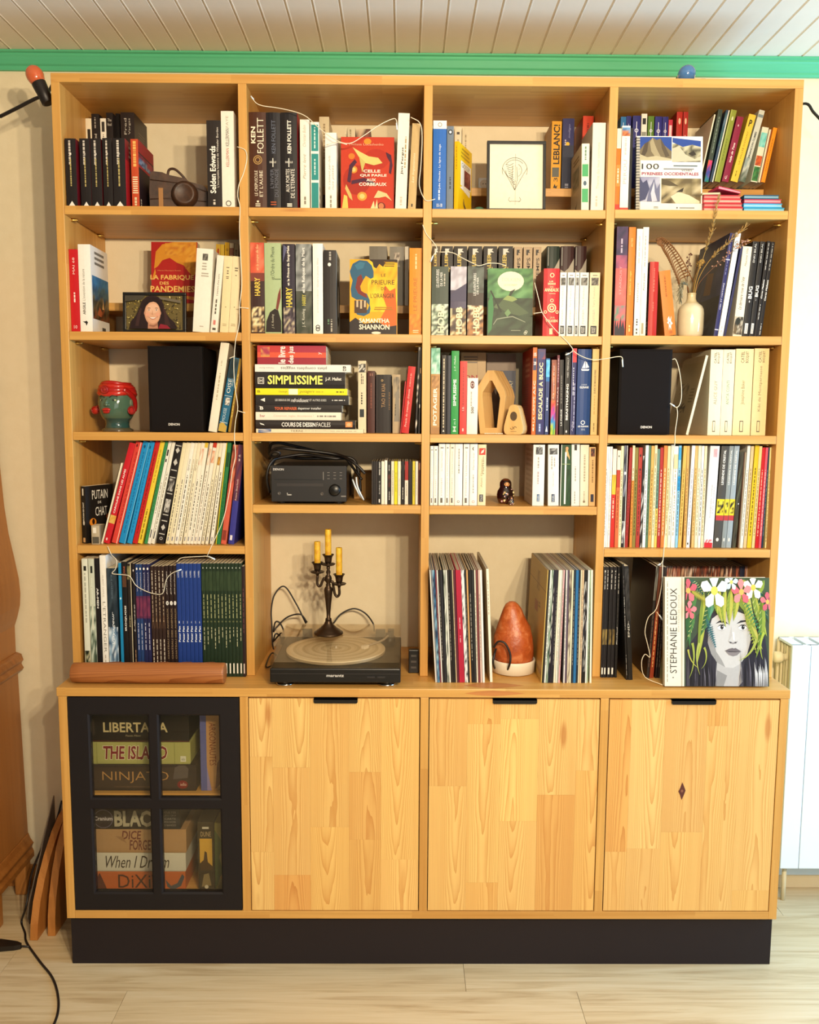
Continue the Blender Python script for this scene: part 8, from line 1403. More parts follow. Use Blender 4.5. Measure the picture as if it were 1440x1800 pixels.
('comic_album',789.4,30,1247.6,9.8,305.5,250,0.94,0,0,'eeeae4','sE 40 4 20 1.2 2a2622|sL 36 12 60 78 a8a4b0',0,'white album with black foot spot~25~23','book',25),
('comic_album',803.7,30,1247.5,8.1,305.6,250,0,0,0,'dcb06a','sL 36 12 60 78 9a7434',0,'sandy album~26~23','book',25),
('comic_album',813.4,30,1247.5,8.7,305.6,250,0,0,0,'ecdcb8','sL 36 12 60 78 a8946a',0,'cream album with thin lines~27~23','book',25),
('comic_album',822.7,30,1247.5,7.5,304.8,250,0,0,0,'ece6d8','sL 36 12 60 78 4a443a',0,'thin white album, black lettering~28~23','book',25),
('comic_album',831.4,30,1247.5,7.5,304.5,250,0,0,0,'e4d2a8','sL 36 12 60 78 9a8458',0,'beige album~29~23','book',25),
('comic_album',850.1,30,1247.9,27.4,304.7,250,1.52,0,0,'dcd8d6','sR 6 0 94 6 c82c34|sG 6 5 94 8 c82c34,dcd8d6 6x1|sV 40 89 56 97 c86a88 III|sV 60 89 76 97 c86a88 II|sU 40 30 58 62 a8a4a4 Integrale tome|sU 64 34 78 60 b0acac Les annees',0,'broad silver-grey album with red foot~30~23','book',25),
('comic_album',877,30,1247.9,22.8,305,250,2.21,0,0,'4a4640','sUb 34 62 64 96 e8e4dc LEGENDE DE CRISTAL|sR 0 32 100 48 e0c828|sG 10 34 90 46 e0c828,2a2620,e8d848 3x5|sR 0 27 100 32 b83a3c|sE 45 8 18 1.8 e8e0d0',0,'dark grey collected volume with yellow band~31~23','book',25),
('comic_album',896.5,30,1247.7,12.9,305.1,250,2.07,0,0,'8a908e','sUb 34 62 64 96 e8e4dc LEGENDE DE CRISTAL|sR 0 32 100 48 e0c828|sG 10 34 90 46 e0c828,2a2620,e8d848 3x5|sR 0 27 100 32 b83a3c|sE 45 8 18 1.8 e8e0d0',0,'grey collected volume with yellow band~32~23','book',25),
('comic_album',911.7,30,1247.8,15,305.2,250,2.19,0,0,'9aa4a8','sUb 34 62 64 96 e8e4dc LEGENDE DE CRISTAL|sR 0 32 100 48 e0c828|sG 10 34 90 46 e0c828,2a2620,e8d848 3x5|sR 0 27 100 32 b83a3c|sE 45 8 18 1.8 e8e0d0',0,'pale grey collected volume with yellow band~33~23','book',25),
('comic_album',927,30,1247.8,12.3,288.2,250,2.44,0,0,'3a3224','sG 0 0 100 100 3a3224,4a4430,2a241c,5a5a40 3x8|sE 70 46 10 .8 f0f0e8',0,'dark brown album with olive cover~34~23','book',25),
('comic_album',942.3,30,1247.6,5.3,286,250,1.21,0,0,'6a4a34','sR 60 0 100 100 b8a888',0,'brown album~35~23','book',25),
('comic_album',950.5,30,1247.6,8.7,306.5,250,1.53,0,0,'e8e2d4','sL 36 12 60 78 9a9484',0,'white album~36~23','book',25),
('comic_album',960.9,30,1247.6,8.7,305.4,250,1.6,0,0,'d8be8c','sL 36 12 60 78 8a7448',0,'beige album~37~23','book',25),
('comic_album',973.5,30,1247.7,12.3,307.9,250,1.84,0,0,'e8c428','sL 36 12 60 78 6a5810',0,'yellow album~38~23','book',25),
('comic_album',985.8,30,1247.6,8.2,305.5,250,1.53,0,0,'e8d8a0','sL 36 12 60 78 8a7a48',0,'cream-yellow album~39~23','book',25),
('comic_album',996.5,30,1247.6,10,300.6,250,1.36,0,0,'c82430','sL 36 12 60 78 f0b8b0',0,'red album~40~23','book',25),
('comic_album',1006.1,30,1247.6,6.8,300.7,250,1.26,0,0,'d8607a','sL 36 12 60 78 f0d0d8',0,'pink album~41~23','book',25),
('comic_album',1013,30,1247.5,3.9,300.7,250,1.07,0,0,'203a5c','sL 36 12 60 78 8aa0c0',0,'dark blue album~42~23','book',25),
('comic_album',1023.1,30,1247.5,4.3,300.8,250,0,0,0,'e8d898','sL 36 6 66 24 2a2622|sL 36 12 60 78 4a4430',0,'cream album by the side panel~43~23','book',25),
('comic_album',-1000.5,-12,857.5,16.8,354.3,250,0,0,0,'dcdcc8','sR 30 90 76 94 2a2a24|sL 36 46 60 88 a8a898|sG 4 6 96 22 3a4a2c,8a8a60,1c2018,c8c0a0 4x6|sR 0 0 100 8 2a2e24',0,'tall grey-white spine with black square~0~24','book',26),
('comic_album',-981.3,-12,857.5,16.8,354.4,250,0,0,0,'c8ccb8','sR 34 88 70 94 2a2e28|sU 30 62 60 84 e8ecdc Cromwell Stone|sG 0 0 100 60 5a6a58,a8b4a0,3a4a3c,d0d8c4 4x10|sR 36 40 60 60 d8d8c0',0,'grey-green spine with photo foot~1~24','book',26),
('comic_album',-965.3,-12,857.5,12,356.5,250,0,0,0,'1c1818','sDb 30 58 74 75 f0ece4 AR-MEN',0,'black spine with white lettering~2~24','book',26),
('comic_album',-947.3,-12,857.5,17.6,364.5,250,0,0,0,'f0ece2',"sD 30 20 76 62 8a867c L'ETRANGER|sD 34 66 60 84 b8b0a4 ALBERT CAMUS|sL 40 8 56 18 b8b0a4",0,'white spine with large grey serif capitals among dark albums','book',26),
('comic_album',-922.1,-12,857.5,28,326.6,250,0,0,0,'26343f','sG 0 0 100 46 3a5a7a,8aa8c0,d8e4ec,2a4058 5x9|sG 0 46 100 100 2a3640,3a464e,1c2830 4x8|sUi 36 30 70 60 f0f4f8 Voyageur|sD 40 72 56 94 6a7a88 BLUE HOLE PARTIE',0,'dark album with white script~4~24','book',26),
('comic_album',-897.8,-12,857.5,8,342.8,250,0,0,0,'1f84b4','sE 50 69 30 1 c8e8f4',0,'bright blue slim album~5~24','book',26),
('comic_album',-885,-12,857.5,14.4,346.8,250,0,0,0,'1a1616','sUb 36 40 76 62 f0ece4 IROQUOIS|sU 36 78 66 96 c86a4a Patrick PRUGNE|sR 10 78 90 90 5a3a28',0,'black spine with white capitals~6~24','book',26),
('comic_album',-870.6,-12,857.5,11.2,340.9,250,0,0,0,'2a221e','sR 84 0 100 100 e0d4b0|sU 20 44 56 54 e8d8a0 Jusqu|sG 0 86 80 98 5a5238,8a8458 2x3',0,'black and cream slim album~7~24','book',26),
('comic_album',-857.6,-12,857.5,7.6,341,250,0,0,0,'241e22','sUi 26 40 76 64 e8e0d8 Ulysse|sL 40 8 60 24 c89a70|sE 44 94 20 1 e8e0d8',0,'thin dark album with white script~8~24','book',26),
('comic_album',-847.4,-12,857.5,8.8,339,250,0,0,0,'223a6c','sR 0 52 100 72 5a2848|sG 0 54 100 70 5a2848,7a3450 2x3|sE 46 96 26 1.1 f0ece4|sU 36 76 66 93 d8d4e0 WALHALLA|sL 40 24 60 48 c8c8d8|sR 20 2 70 4 e8e4dc',0,'slim blue album with purple band~9~24','book',26),
('comic_album',-837.4,-12,857.5,8.8,339.1,250,0,0,0,'26406f','sR 0 52 100 72 5a2848|sG 0 54 100 70 5a2848,7a3450 2x3|sE 46 96 26 1.1 f0ece4|sU 36 76 66 93 d8d4e0 WALHALLA|sL 40 24 60 48 c8c8d8|sR 20 2 70 4 e8e4dc',0,'blue album, purple-banded~10~24','book',26),
('comic_album',-826.6,-12,857.5,10.4,339.1,250,0,0,0,'23264e','sR 0 52 100 72 5a2848|sG 0 54 100 70 5a2848,7a3450 2x3|sE 46 96 26 1.1 f0ece4|sU 36 76 66 93 d8d4e0 WALHALLA|sL 40 24 60 48 c8c8d8|sR 20 2 70 4 e8e4dc',0,'dark blue album with purple band~11~24','book',26),
('comic_album',-815.4,-12,857.5,9.6,339.2,250,0,0,0,'24244c','sR 0 52 100 72 5a2848|sG 0 54 100 70 5a2848,7a3450 2x3|sE 46 96 26 1.1 f0ece4|sU 36 76 66 93 d8d4e0 WALHALLA|sL 40 24 60 48 c8c8d8|sR 20 2 70 4 e8e4dc',0,'navy album, purple-banded~12~24','book',26),
('comic_album',-803.6,-12,857.5,9.2,333.2,250,0,0,0,'33221d','sL 40 76 62 96 d8ccb8|sL 40 50 60 74 b8a488|sP 0 0 0 0 7a5a40 10,44,50,58,90,44,80,44,50,54,20,44|sL 36 8 62 34 d8ccb8|sR 30 2 60 4 e0d8c8',0,'dark brown album, first of four alike~13~24','book',26),
('comic_album',-793.4,-12,857.5,8.8,333.3,250,0,0,0,'33221d','sL 40 76 62 96 d8ccb8|sL 40 50 60 74 b8a488|sP 0 0 0 0 7a5a40 10,44,50,58,90,44,80,44,50,54,20,44|sL 36 8 62 34 d8ccb8|sR 30 2 60 4 e0d8c8',0,'dark brown album, second of four alike~14~24','book',26),
('comic_album',-783,-12,857.5,8.8,333.3,250,0,0,0,'33221d','sL 40 76 62 96 d8ccb8|sL 40 50 60 74 b8a488|sP 0 0 0 0 7a5a40 10,44,50,58,90,44,80,44,50,54,20,44|sL 36 8 62 34 d8ccb8|sR 30 2 60 4 e0d8c8',0,'dark brown album, third of four alike~15~24','book',26),
('comic_album',-772,-12,857.5,10,333.4,250,0,0,0,'33221d','sL 40 76 62 96 d8ccb8|sL 40 50 60 74 b8a488|sP 0 0 0 0 7a5a40 10,44,50,58,90,44,80,44,50,54,20,44|sL 36 8 62 34 d8ccb8|sR 30 2 60 4 e0d8c8',0,'dark brown album, last of four alike~16~24','book',26),
('comic_album',-760.2,-12,857.5,9.6,335.4,250,0,0,0,'2a1c1a','sUi 32 74 66 95 e8dcd0 Delep|sE 48 66.5 40 1.9 f0ece4|sT 36 65.5 58 67.5 2a1c1a 1|sUb 26 16 74 62 8a7458 CHATEAU DES ANIMAUX|sR 28 2 66 6 f0ece4',0,'dark album with white numeral disc, first of three~17~24','book',26),
('comic_album',-748.4,-12,857.5,10,335.5,250,0,0,0,'2a1c1a','sUi 32 74 66 95 e8dcd0 Delep|sE 48 66.5 40 1.9 f0ece4|sT 36 65.5 58 67.5 2a1c1a 2|sUb 26 16 74 62 8a7458 CHATEAU DES ANIMAUX|sR 28 2 66 6 f0ece4',0,'dark album with white numeral disc, second of three~18~24','book',26),
('comic_album',-737.4,-12,857.5,8.8,335.6,250,0,0,0,'2a1c1a','sUi 32 74 66 95 e8dcd0 Delep|sE 48 66.5 40 1.9 f0ece4|sT 36 65.5 58 67.5 2a1c1a 3|sUb 26 16 74 62 8a7458 CHATEAU DES ANIMAUX|sR 28 2 66 6 f0ece4',0,'dark album with white numeral disc, last of three~19~24','book',26),
('comic_album',-725.8,-12,857.5,11.2,341.6,250,0,0,0,'1f3a80','sU 28 88 64 94 e8ecf4 LOISEL|sUb 24 31 72 45 f0f4f8 Peter Pan|sT 34 47.5 54 49.5 e8ecf4 1',0,'plain royal blue album, first of six alike~20~24','book',26),
('comic_album',-713.8,-12,857.5,11.2,341.7,250,0,0,0,'1f3a80','sU 28 88 64 94 e8ecf4 LOISEL|sUb 24 31 72 45 f0f4f8 Peter Pan|sT 34 47.5 54 49.5 e8ecf4 2',0,'plain royal blue album, second of six alike~21~24','book',26),
('comic_album',-701.8,-12,857.5,11.2,341.7,250,0,0,0,'1f3a80','sU 28 88 64 94 e8ecf4 LOISEL|sUb 24 31 72 45 f0f4f8 Peter Pan|sT 34 47.5 54 49.5 e8ecf4 3',0,'plain royal blue album, third of six alike~22~24','book',26),
('comic_album',-689.8,-12,857.5,11.2,341.8,250,0,0,0,'1f3a80','sU 28 88 64 94 e8ecf4 LOISEL|sUb 24 31 72 45 f0f4f8 Peter Pan|sT 34 47.5 54 49.5 e8ecf4 4',0,'plain royal blue album, fourth of six alike~23~24','book',26),
('comic_album',-677.7,-12,857.5,11.2,341.8,250,0,0,0,'1f3a80','sU 28 88 64 94 e8ecf4 LOISEL|sUb 24 31 72 45 f0f4f8 Peter Pan|sT 34 47.5 54 49.5 e8ecf4 5',0,'plain royal blue album, fifth of six alike~24~24','book',26),
('comic_album',-665.7,-12,857.5,11.2,341.9,250,0,0,0,'1f3a80','sU 28 88 64 94 e8ecf4 LOISEL|sUb 24 31 72 45 f0f4f8 Peter Pan|sT 34 47.5 54 49.5 e8ecf4 6',0,'plain royal blue album, last of six alike~25~24','book',26),
('comic_album',-652.7,-12,857.5,10,342.8,250,0,0,0,'20301f','sE 46 96 10 .7 d8dccc|sG 0 76 100 93 34442c,2a3a24 2x3|sL 40 52 62 73 a8a878|sO 48 49 22 10 8a8a5a|sL 42 24 60 44 c8c49c|sR 26 3 64 12 f0ece0',0,'dark green album, first of eleven alike~26~24','book',26),
('comic_album',-641.9,-12,857.5,10,342.8,250,0,0,0,'20301f','sE 46 96 10 .7 d8dccc|sG 0 76 100 93 34442c,2a3a24 2x3|sL 40 52 62 73 a8a878|sO 48 49 22 10 8a8a5a|sL 42 29 60 44 c8c49c|sR 26 3 64 12 f0ece0',0,'dark green album, second of eleven alike~27~24','book',26),
('comic_album',-631.1,-12,857.5,10,342.9,250,0,0,0,'20301f','sE 46 96 10 .7 d8dccc|sG 0 76 100 93 34442c,2a3a24 2x3|sL 40 52 62 73 a8a878|sO 48 49 22 10 8a8a5a|sL 42 34 60 44 c8c49c|sR 26 3 64 12 f0ece0',0,'dark green album, third of eleven alike~28~24','book',26),
('comic_album',-620.3,-12,857.5,10,342.9,250,0,0,0,'20301f','sE 46 96 10 .7 d8dccc|sG 0 76 100 93 34442c,2a3a24 2x3|sL 40 52 62 73 a8a878|sO 48 49 22 10 8a8a5a|sL 42 25 60 44 c8c49c|sR 26 3 64 12 f0ece0',0,'dark green album, fourth of eleven alike~29~24','book',26),
('comic_album',-609.5,-12,857.5,10,343,250,0,0,0,'20301f','sE 46 96 10 .7 d8dccc|sG 0 76 100 93 34442c,2a3a24 2x3|sL 40 52 62 73 a8a878|sO 48 49 22 10 8a8a5a|sL 42 30 60 44 c8c49c|sR 26 3 64 12 f0ece0',0,'dark green album, fifth of eleven alike~30~24','book',26),
('comic_album',-598.7,-12,857.5,10,343,250,0,0,0,'20301f','sE 46 96 10 .7 d8dccc|sG 0 76 100 93 34442c,2a3a24 2x3|sL 40 52 62 73 a8a878|sO 48 49 22 10 8a8a5a|sL 42 35 60 44 c8c49c|sR 26 3 64 12 f0ece0',0,'dark green album, sixth of eleven alike~31~24','book',26),
('comic_album',-587.9,-12,857.5,10,343.1,250,0,0,0,'20301f','sE 46 96 10 .7 d8dccc|sG 0 76 100 93 34442c,2a3a24 2x3|sL 40 52 62 73 a8a878|sO 48 49 22 10 8a8a5a|sL 42 26 60 44 c8c49c|sR 26 3 64 12 f0ece0',0,'dark green album, seventh of eleven alike~32~24','book',26),
('comic_album',-577.1,-12,857.5,10,343.1,250,0,0,0,'20301f','sE 46 96 10 .7 d8dccc|sG 0 76 100 93 34442c,2a3a24 2x3|sL 40 52 62 73 a8a878|sO 48 49 22 10 8a8a5a|sL 42 31 60 44 c8c49c|sR 26 3 64 12 f0ece0',0,'dark green album, eighth of eleven alike~33~24','book',26),
('comic_album',-566.2,-12,857.5,10,343.2,250,0,0,0,'20301f','sE 46 96 10 .7 d8dccc|sG 0 76 100 93 34442c,2a3a24 2x3|sL 40 52 62 73 a8a878|sO 48 49 22 10 8a8a5a|sL 42 36 60 44 c8c49c|sR 26 3 64 12 f0ece0',0,'dark green album, ninth of eleven alike~34~24','book',26),
('comic_album',-555.4,-12,857.5,10,343.2,250,0,0,0,'20301f','sE 46 96 10 .7 d8dccc|sG 0 76 100 93 34442c,2a3a24 2x3|sL 40 52 62 73 a8a878|sO 48 49 22 10 8a8a5a|sL 42 27 60 44 c8c49c|sR 26 3 64 12 f0ece0',0,'dark green album, tenth of eleven alike~35~24','book',26),
('comic_album',-544.7,-12,857.5,9.7,343.3,250,0,0,0,'20301f','sE 46 96 10 .7 d8dccc|sG 0 76 100 93 34442c,2a3a24 2x3|sL 40 52 62 73 a8a878|sO 48 49 22 10 8a8a5a|sL 42 32 60 44 c8c49c|sR 26 3 64 12 f0ece0',0,'dark green album, last of eleven alike~36~24','book',26),
('comic_album',-535.7,-12,857.5,7.7,334.5,250,0,0,0,'2a1c1e','sR 26 3 64 12 f0e0d8|sL 40 40 60 80 7a4a4a',0,'dark album, in the corner by the divider~37~24','book',26),
('comic_album',535.6,-6,857.5,7.6,336.7,250,0,0,0,'1c191c','sL 40 80 62 94 c8c4c0|sG 10 30 90 44 5a4a2c,8a7440 2x4|sR 20 3 70 9 f0ece4|sT 30 95 66 97 e8e4dc 1|sR 0 0 4 100 5a5658',0,'black album with gold foot, first of four~0~25','book',27),
('comic_album',543.6,-6,857.5,8,336.8,250,0,0,0,'1c191c','sL 40 80 62 94 c8c4c0|sG 10 30 90 44 5a4a2c,8a7440 2x4|sR 20 3 70 9 f0ece4|sT 30 95 66 97 e8e4dc 2|sR 0 0 4 100 5a5658',0,'black album with gold foot, second of four~1~25','book',27),
('comic_album',555.3,-6,857.5,9.6,336.8,250,0,0,0,'1c191c','sL 40 80 62 94 c8c4c0|sG 10 30 90 44 5a4a2c,8a7440 2x4|sR 20 3 70 9 f0ece4|sT 30 95 66 97 e8e4dc 3|sR 0 0 4 100 5a5658',0,'black album with gold foot, third of four~2~25','book',27),
('comic_album',566.1,-6,857.5,8.7,336.9,250,0,0,0,'1c191c','sL 40 80 62 94 c8c4c0|sG 10 30 90 44 5a4a2c,8a7440 2x4|sR 20 3 70 9 f0ece4|sT 30 95 66 97 e8e4dc 4|sR 0 0 4 100 5a5658',0,'black album with gold foot, last of four~3~25','book',27),
('comic_album',576.4,-6,857.5,6.9,336.9,250,0,0,0,'1a1716','sUi 30 30 66 46 f0ece4 BlackSand|sL 40 76 56 94 d8d4cc|sL 44 46 52 72 6a6660',0,'black album with white script~4~25','book',27),
('comic_album',604.3,-30,857.6,4.3,350.2,250,-3.74,0,0,'1f1b1a',"sU 26 44 66 72 e8e4dc L'AIGLE des MERS|sL 40 4 56 22 c8c4bc|sL 40 74 54 90 8a8680",0,'black tilted album with white title~5~25','book',27),
('comic_album',615.3,-30,857.9,12.7,344.2,250,-4.01,0,0,'1d1a18','sU 26 38 66 50 d8d4cc END|sL 44 50 58 68 8a8680|sG 0 52 100 98 2a2826,1d1a18,3a3634 3x12',0,'black tilted album with wide capitals~6~25','book',27),
('comic_album',672.1,-10,857.7,7.5,338.6,250,2.78,0,0,'2a2420 3a1c14','sG 0 70 100 100 8a8a80,4a4438 2x4|sL 40 10 60 60 7a5a48',0,'thin dark leaning album with grey head~7~25','book',27),
('comic_album',683.2,-10,857.8,11.4,339.5,250,2.88,0,0,'8a3418 5a2010','sL 36 10 60 90 d8a060|sG 0 60 100 100 4a2818,6a3a24 2x4|sUi 20 40 60 60 e0b080 Siegfried',0,'rust orange leaning album behind the portrait book','book',27),
('comic_album',696.6,-10,857.6,4.6,338.5,250,2.03,0,0,'241a18 3a1c14','sL 40 10 60 90 8a7a68',0,'thin black leaning album~9~25','book',27),
('comic_album',704.2,-10,857.6,6.5,337.7,250,1.74,0,0,'2a1c18','sL 40 10 60 80 8a7a68',0,'dark brown leaning album~10~25','book',27),
('manga_volume',757,160,962,11.2,206.1,120,0,0,0,'c89a78','sG 0 0 100 100 c89a78,7a3a28,4a3a34,3a2420 3x9',0,'ruddy illustrated spine~0~26','book',28),
('manga_volume',769.6,160,962,11.2,206.2,120,0,0,0,'d8b8a0','sG 0 0 100 100 d8b8a0,a85a40,8a4a3a,3a2420 3x9',0,'brown and cream spine~1~26','book',28),
('manga_volume',782.1,160,962,11.2,206.2,120,0,0,0,'e0c8b8','sG 0 0 100 100 e0c8b8,c89a78,7a3a28,3a2420 3x9',0,'dark red illustrated spine~2~26','book',28),
('manga_volume',794.7,160,962,11.2,206.3,120,0,0,0,'b06a48','sG 0 0 100 100 b06a48,d8b8a0,a85a40,3a2420 3x9',0,'pale pink-brown spine~3~26','book',28),
('manga_volume',807.2,160,962,11.2,206.3,120,0,0,0,'a85a40','sG 0 0 100 100 a85a40,8a4a3a,b06a48,3a2420 3x9',0,'reddish face pattern spine~4~26','book',28),
('manga_volume',819.7,160,962,11.2,206.4,120,0,0,0,'c89a78','sG 0 0 100 100 c89a78,7a3a28,4a3a34,3a2420 3x9',0,'ruddy illustrated spine~5~26','book',28),
('manga_volume',832.3,160,962,11.2,206.5,120,0,0,0,'d8b8a0','sG 0 0 100 100 d8b8a0,a85a40,8a4a3a,3a2420 3x9',0,'brown and cream spine~6~26','book',28),
('manga_volume',844.8,160,962,11.2,206.5,120,0,0,0,'e0c8b8','sG 0 0 100 100 e0c8b8,c89a78,7a3a28,3a2420 3x9',0,'dark red illustrated spine~7~26','book',28),
('manga_volume',857.4,160,962,11.2,206.6,120,0,0,0,'7a3a28','sG 0 0 100 100 7a3a28,4a3a34,e0c8b8,3a2420 3x9',0,'pale pink-brown spine~8~26','book',28),
('manga_volume',869.9,160,962,11.2,206.6,120,0,0,0,'a85a40','sG 0 0 100 100 a85a40,8a4a3a,b06a48,3a2420 3x9',0,'reddish face pattern spine~9~26','book',28),
('manga_volume',882.5,160,962,11.2,206.7,120,0,0,0,'c89a78','sG 0 0 100 100 c89a78,7a3a28,4a3a34,3a2420 3x9',0,'ruddy illustrated spine~10~26','book',28),
('manga_volume',895,160,962,11.2,206.8,120,0,0,0,'d8b8a0','sG 0 0 100 100 d8b8a0,a85a40,8a4a3a,3a2420 3x9',0,'brown and cream spine~11~26','book',28),
('manga_volume',907.5,160,962,11.2,206.8,120,0,0,0,'8a4a3a','sG 0 0 100 100 8a4a3a,b06a48,d8b8a0,3a2420 3x9',0,'dark red illustrated spine~12~26','book',28),
('manga_volume',920.1,160,962,11.2,206.9,120,0,0,0,'7a3a28','sG 0 0 100 100 7a3a28,4a3a34,e0c8b8,3a2420 3x9',0,'pale pink-brown spine~13~26','book',28),
('manga_volume',932.6,160,962,11.2,206.9,120,0,0,0,'a85a40','sG 0 0 100 100 a85a40,8a4a3a,b06a48,3a2420 3x9',0,'reddish face pattern spine~14~26','book',28),
('manga_volume',945.2,160,962,11.2,207,120,0,0,0,'c89a78','sG 0 0 100 100 c89a78,7a3a28,4a3a34,3a2420 3x9',0,'ruddy illustrated spine~15~26','book',28),
('manga_volume',957.7,160,962,11.2,207.1,120,0,0,0,'4a3a34','sG 0 0 100 100 4a3a34,e0c8b8,c89a78,3a2420 3x9',0,'brown and cream spine~16~26','book',28),
('manga_volume',970.3,160,962,11.2,207.1,120,0,0,0,'8a4a3a','sG 0 0 100 100 8a4a3a,b06a48,d8b8a0,3a2420 3x9',0,'dark red illustrated spine~17~26','book',28),
('manga_volume',982.8,160,962,11.2,207.2,120,0,0,0,'7a3a28','sG 0 0 100 100 7a3a28,4a3a34,e0c8b8,3a2420 3x9',0,'pale pink-brown spine~18~26','book',28),
('manga_volume',995.4,160,962,11.2,207.2,120,0,0,0,'a85a40','sG 0 0 100 100 a85a40,8a4a3a,b06a48,3a2420 3x9',0,'reddish face pattern spine~19~26','book',28),
('manga_volume',1007.9,160,962,11.2,207.3,120,0,0,0,'22263c','sO 50 62 28 10 e8e4f0',0,'navy volume with white crescent~20~26','book',28),
('manga_volume',1015.1,160,962,2.2,207.4,120,0,0,0,'22263c','sO 50 62 28 10 e8e4f0',0,'navy volume with white crescent~21~26','book',28),
('manga_volume',1018.9,160,962,2.2,207.4,120,0,0,0,'8a4a3a','sG 0 0 100 100 8a4a3a,b06a48,d8b8a0,3a2420 3x9',0,'dark red illustrated spine~22~26','book',28),
('manga_volume',1020.9,160,962,2.2,207.5,120,0,0,0,'7a3a28','sG 0 0 100 100 7a3a28,4a3a34,e0c8b8,3a2420 3x9',0,'pale pink-brown spine~23~26','book',28),
('manga_volume',1022.6,160,962,2.2,207.5,120,0,0,0,'e0c8b8','sG 0 0 100 100 e0c8b8,c89a78,7a3a28,3a2420 3x9',0,'reddish face pattern spine~24~26','book',28),
('manga_volume',1024.3,160,962,2.2,207.6,120,0,0,0,'b06a48','sG 0 0 100 100 b06a48,d8b8a0,a85a40,3a2420 3x9',0,'ruddy illustrated spine~25~26','book',28),
('book',695.9,-85,859.6,30,315.2,303.2,0,-90,-7,'d8ccb0 d8ccb0 e8e4da','@portrait',1,'large square art book with a woman crowned by flowers and ferns','book',29),
('record_sleeve',34.8,-60,857.6,2.9,334.9,313,-3.52,0,0,'ece4d8','',2,'pale record sleeve~0~27','record',30),
('record_sleeve',37.9,-60,857.6,2.6,334.8,313,-3.28,0,0,'8a8f98','sL 30 20 60 80 8a8478',2,'grey record sleeve~1~27','record',30),
('record_sleeve',42.7,-60,857.7,6.3,334.8,313,-3.22,0,0,'2c5078','sG 0 0 100 100 2c5078,4a7a9a,8ab0c0,20304a 2x22',2,'blue patterned record sleeve~2~27','record',30),
('record_sleeve',48.8,-60,857.6,3.7,334.8,313,-3.12,0,0,'7a3a44','sL 30 20 60 80 8a8478',2,'wine red record sleeve~3~27','record',30),
('record_sleeve',52.9,-60,857.6,3,334.8,313,-3.13,0,0,'e8e4da','',2,'thin white record sleeve~4~27','record',30),
('record_sleeve',57.5,-60,857.6,4.8,334.9,313,-3.14,0,0,'2a2422','sL 30 20 60 80 8a8478',2,'black record sleeve~5~27','record',30),
('record_sleeve',63.8,-60,857.7,6.3,334.9,313,-3.09,0,0,'26262a','',2,'charcoal record sleeve~6~27','record',30),
('record_sleeve',71.1,-60,857.6,5.9,334.8,313,-2.73,0,0,'8a9084','sG 0 0 100 100 8a9084,c8ccb8,4a5044,e0e0d0 2x18',2,'grey-green picture sleeve~7~27','record',30),
('record_sleeve',76.5,-60,857.6,3.5,334.8,313,-2.62,0,0,'ece6d8','',2,'white record sleeve~8~27','record',30),
('record_sleeve',82.3,-60,857.6,5.7,334.9,313,-2.76,0,0,'2a241f','sL 30 20 60 80 8a8478',2,'dark brown record sleeve~9~27','record',30),
('record_sleeve',89.2,-60,857.6,6.5,334.9,313,-2.65,0,0,'1f1b1a','',2,'black box-like record sleeve~10~27','record',30),
('record_sleeve',95,-60,857.6,2.7,334.9,313,-2.79,0,0,'c8b48a','sL 30 20 60 80 8a8478',2,'thin tan record sleeve~11~27','record',30),
('record_sleeve',99.9,-60,857.6,5.6,335,313,-2.8,0,0,'5a2430','',2,'maroon record sleeve~12~27','record',30),
('record_sleeve',111.3,-60,857.9,15.1,335,313,-2.69,0,0,'b0203a','sL 40 48 54 58 e8b0b0|sL 40 36 54 42 e8b0b0',2,'thick red record box~13~27','record',30),
('record_sleeve',124.6,-60,857.7,8.8,335.1,313,-2.85,0,0,'e0e0dc','sG 0 0 100 100 e0e0dc,e8e8e4,e0e0dc,e8e4dc,2a2a30 3x26',2,'white sleeve with black specks~14~27','record',30),
('record_sleeve',131.8,-60,857.6,3.3,335.1,313,-2.82,0,0,'2a2a2c','sL 30 20 60 80 8a8478',2,'thin black record sleeve~15~27','record',30),
('record_sleeve',136.8,-60,857.6,4.5,335.1,313,-2.7,0,0,'c89a60','',2,'orange-tan record sleeve~16~27','record',30),
('record_sleeve',143.9,-60,857.7,7.4,335.1,313,-2.53,0,0,'1d1a1a','sL 30 20 60 80 8a8478',2,'wide black record sleeve~17~27','record',30),
('record_sleeve',150.9,-60,857.6,5.2,335.1,313,-2.42,0,0,'2c2c2a','',2,'dark sleeve with grey marks~18~27','record',30),
('record_sleeve',156.7,-60,857.6,4.1,335.1,313,-2.25,0,0,'d8d0b8','sL 30 20 60 80 8a8478',2,'cream record sleeve~19~27','record',30),
('record_sleeve',162.2,-60,857.6,4.8,335.1,313,-2.26,0,0,'7a3a3a','',2,'brownish red record sleeve~20~27','record',30),
('record_sleeve',168.3,-60,857.6,5,335.1,313,-2.15,0,0,'d8b8a8','sL 30 20 60 80 8a8478',2,'pale pink record sleeve~21~27','record',30),
('record_sleeve',175.2,-60,857.6,5.7,335.2,313,-2.35,0,0,'f0ece4','',2,'bright white record sleeve~22~27','record',30),
('record_sleeve',197.9,-55,857.7,7.4,338.3,313,-2.9,0,0,'ece4cc c8a878','sL 30 60 60 90 b8a890',2,'pale record sleeve standing apart with its tan cover beside the salt lamp','record',30),
('record_sleeve',344.2,-60,857.5,2.4,336.1,313,2.05,0,0,'c8a858 c8a450','lG 46 74 62 92 a88038,b8924a 3x5|lR 40 54 58 64 b06a44|lR 0 80 100 80.6 8a6a30|lB 62 60 72 66 8a6a30 2|lR 0 6 100 10 a88040',2,'yellow-tan record sleeve showing its cover beside the salt lamp','record',31),
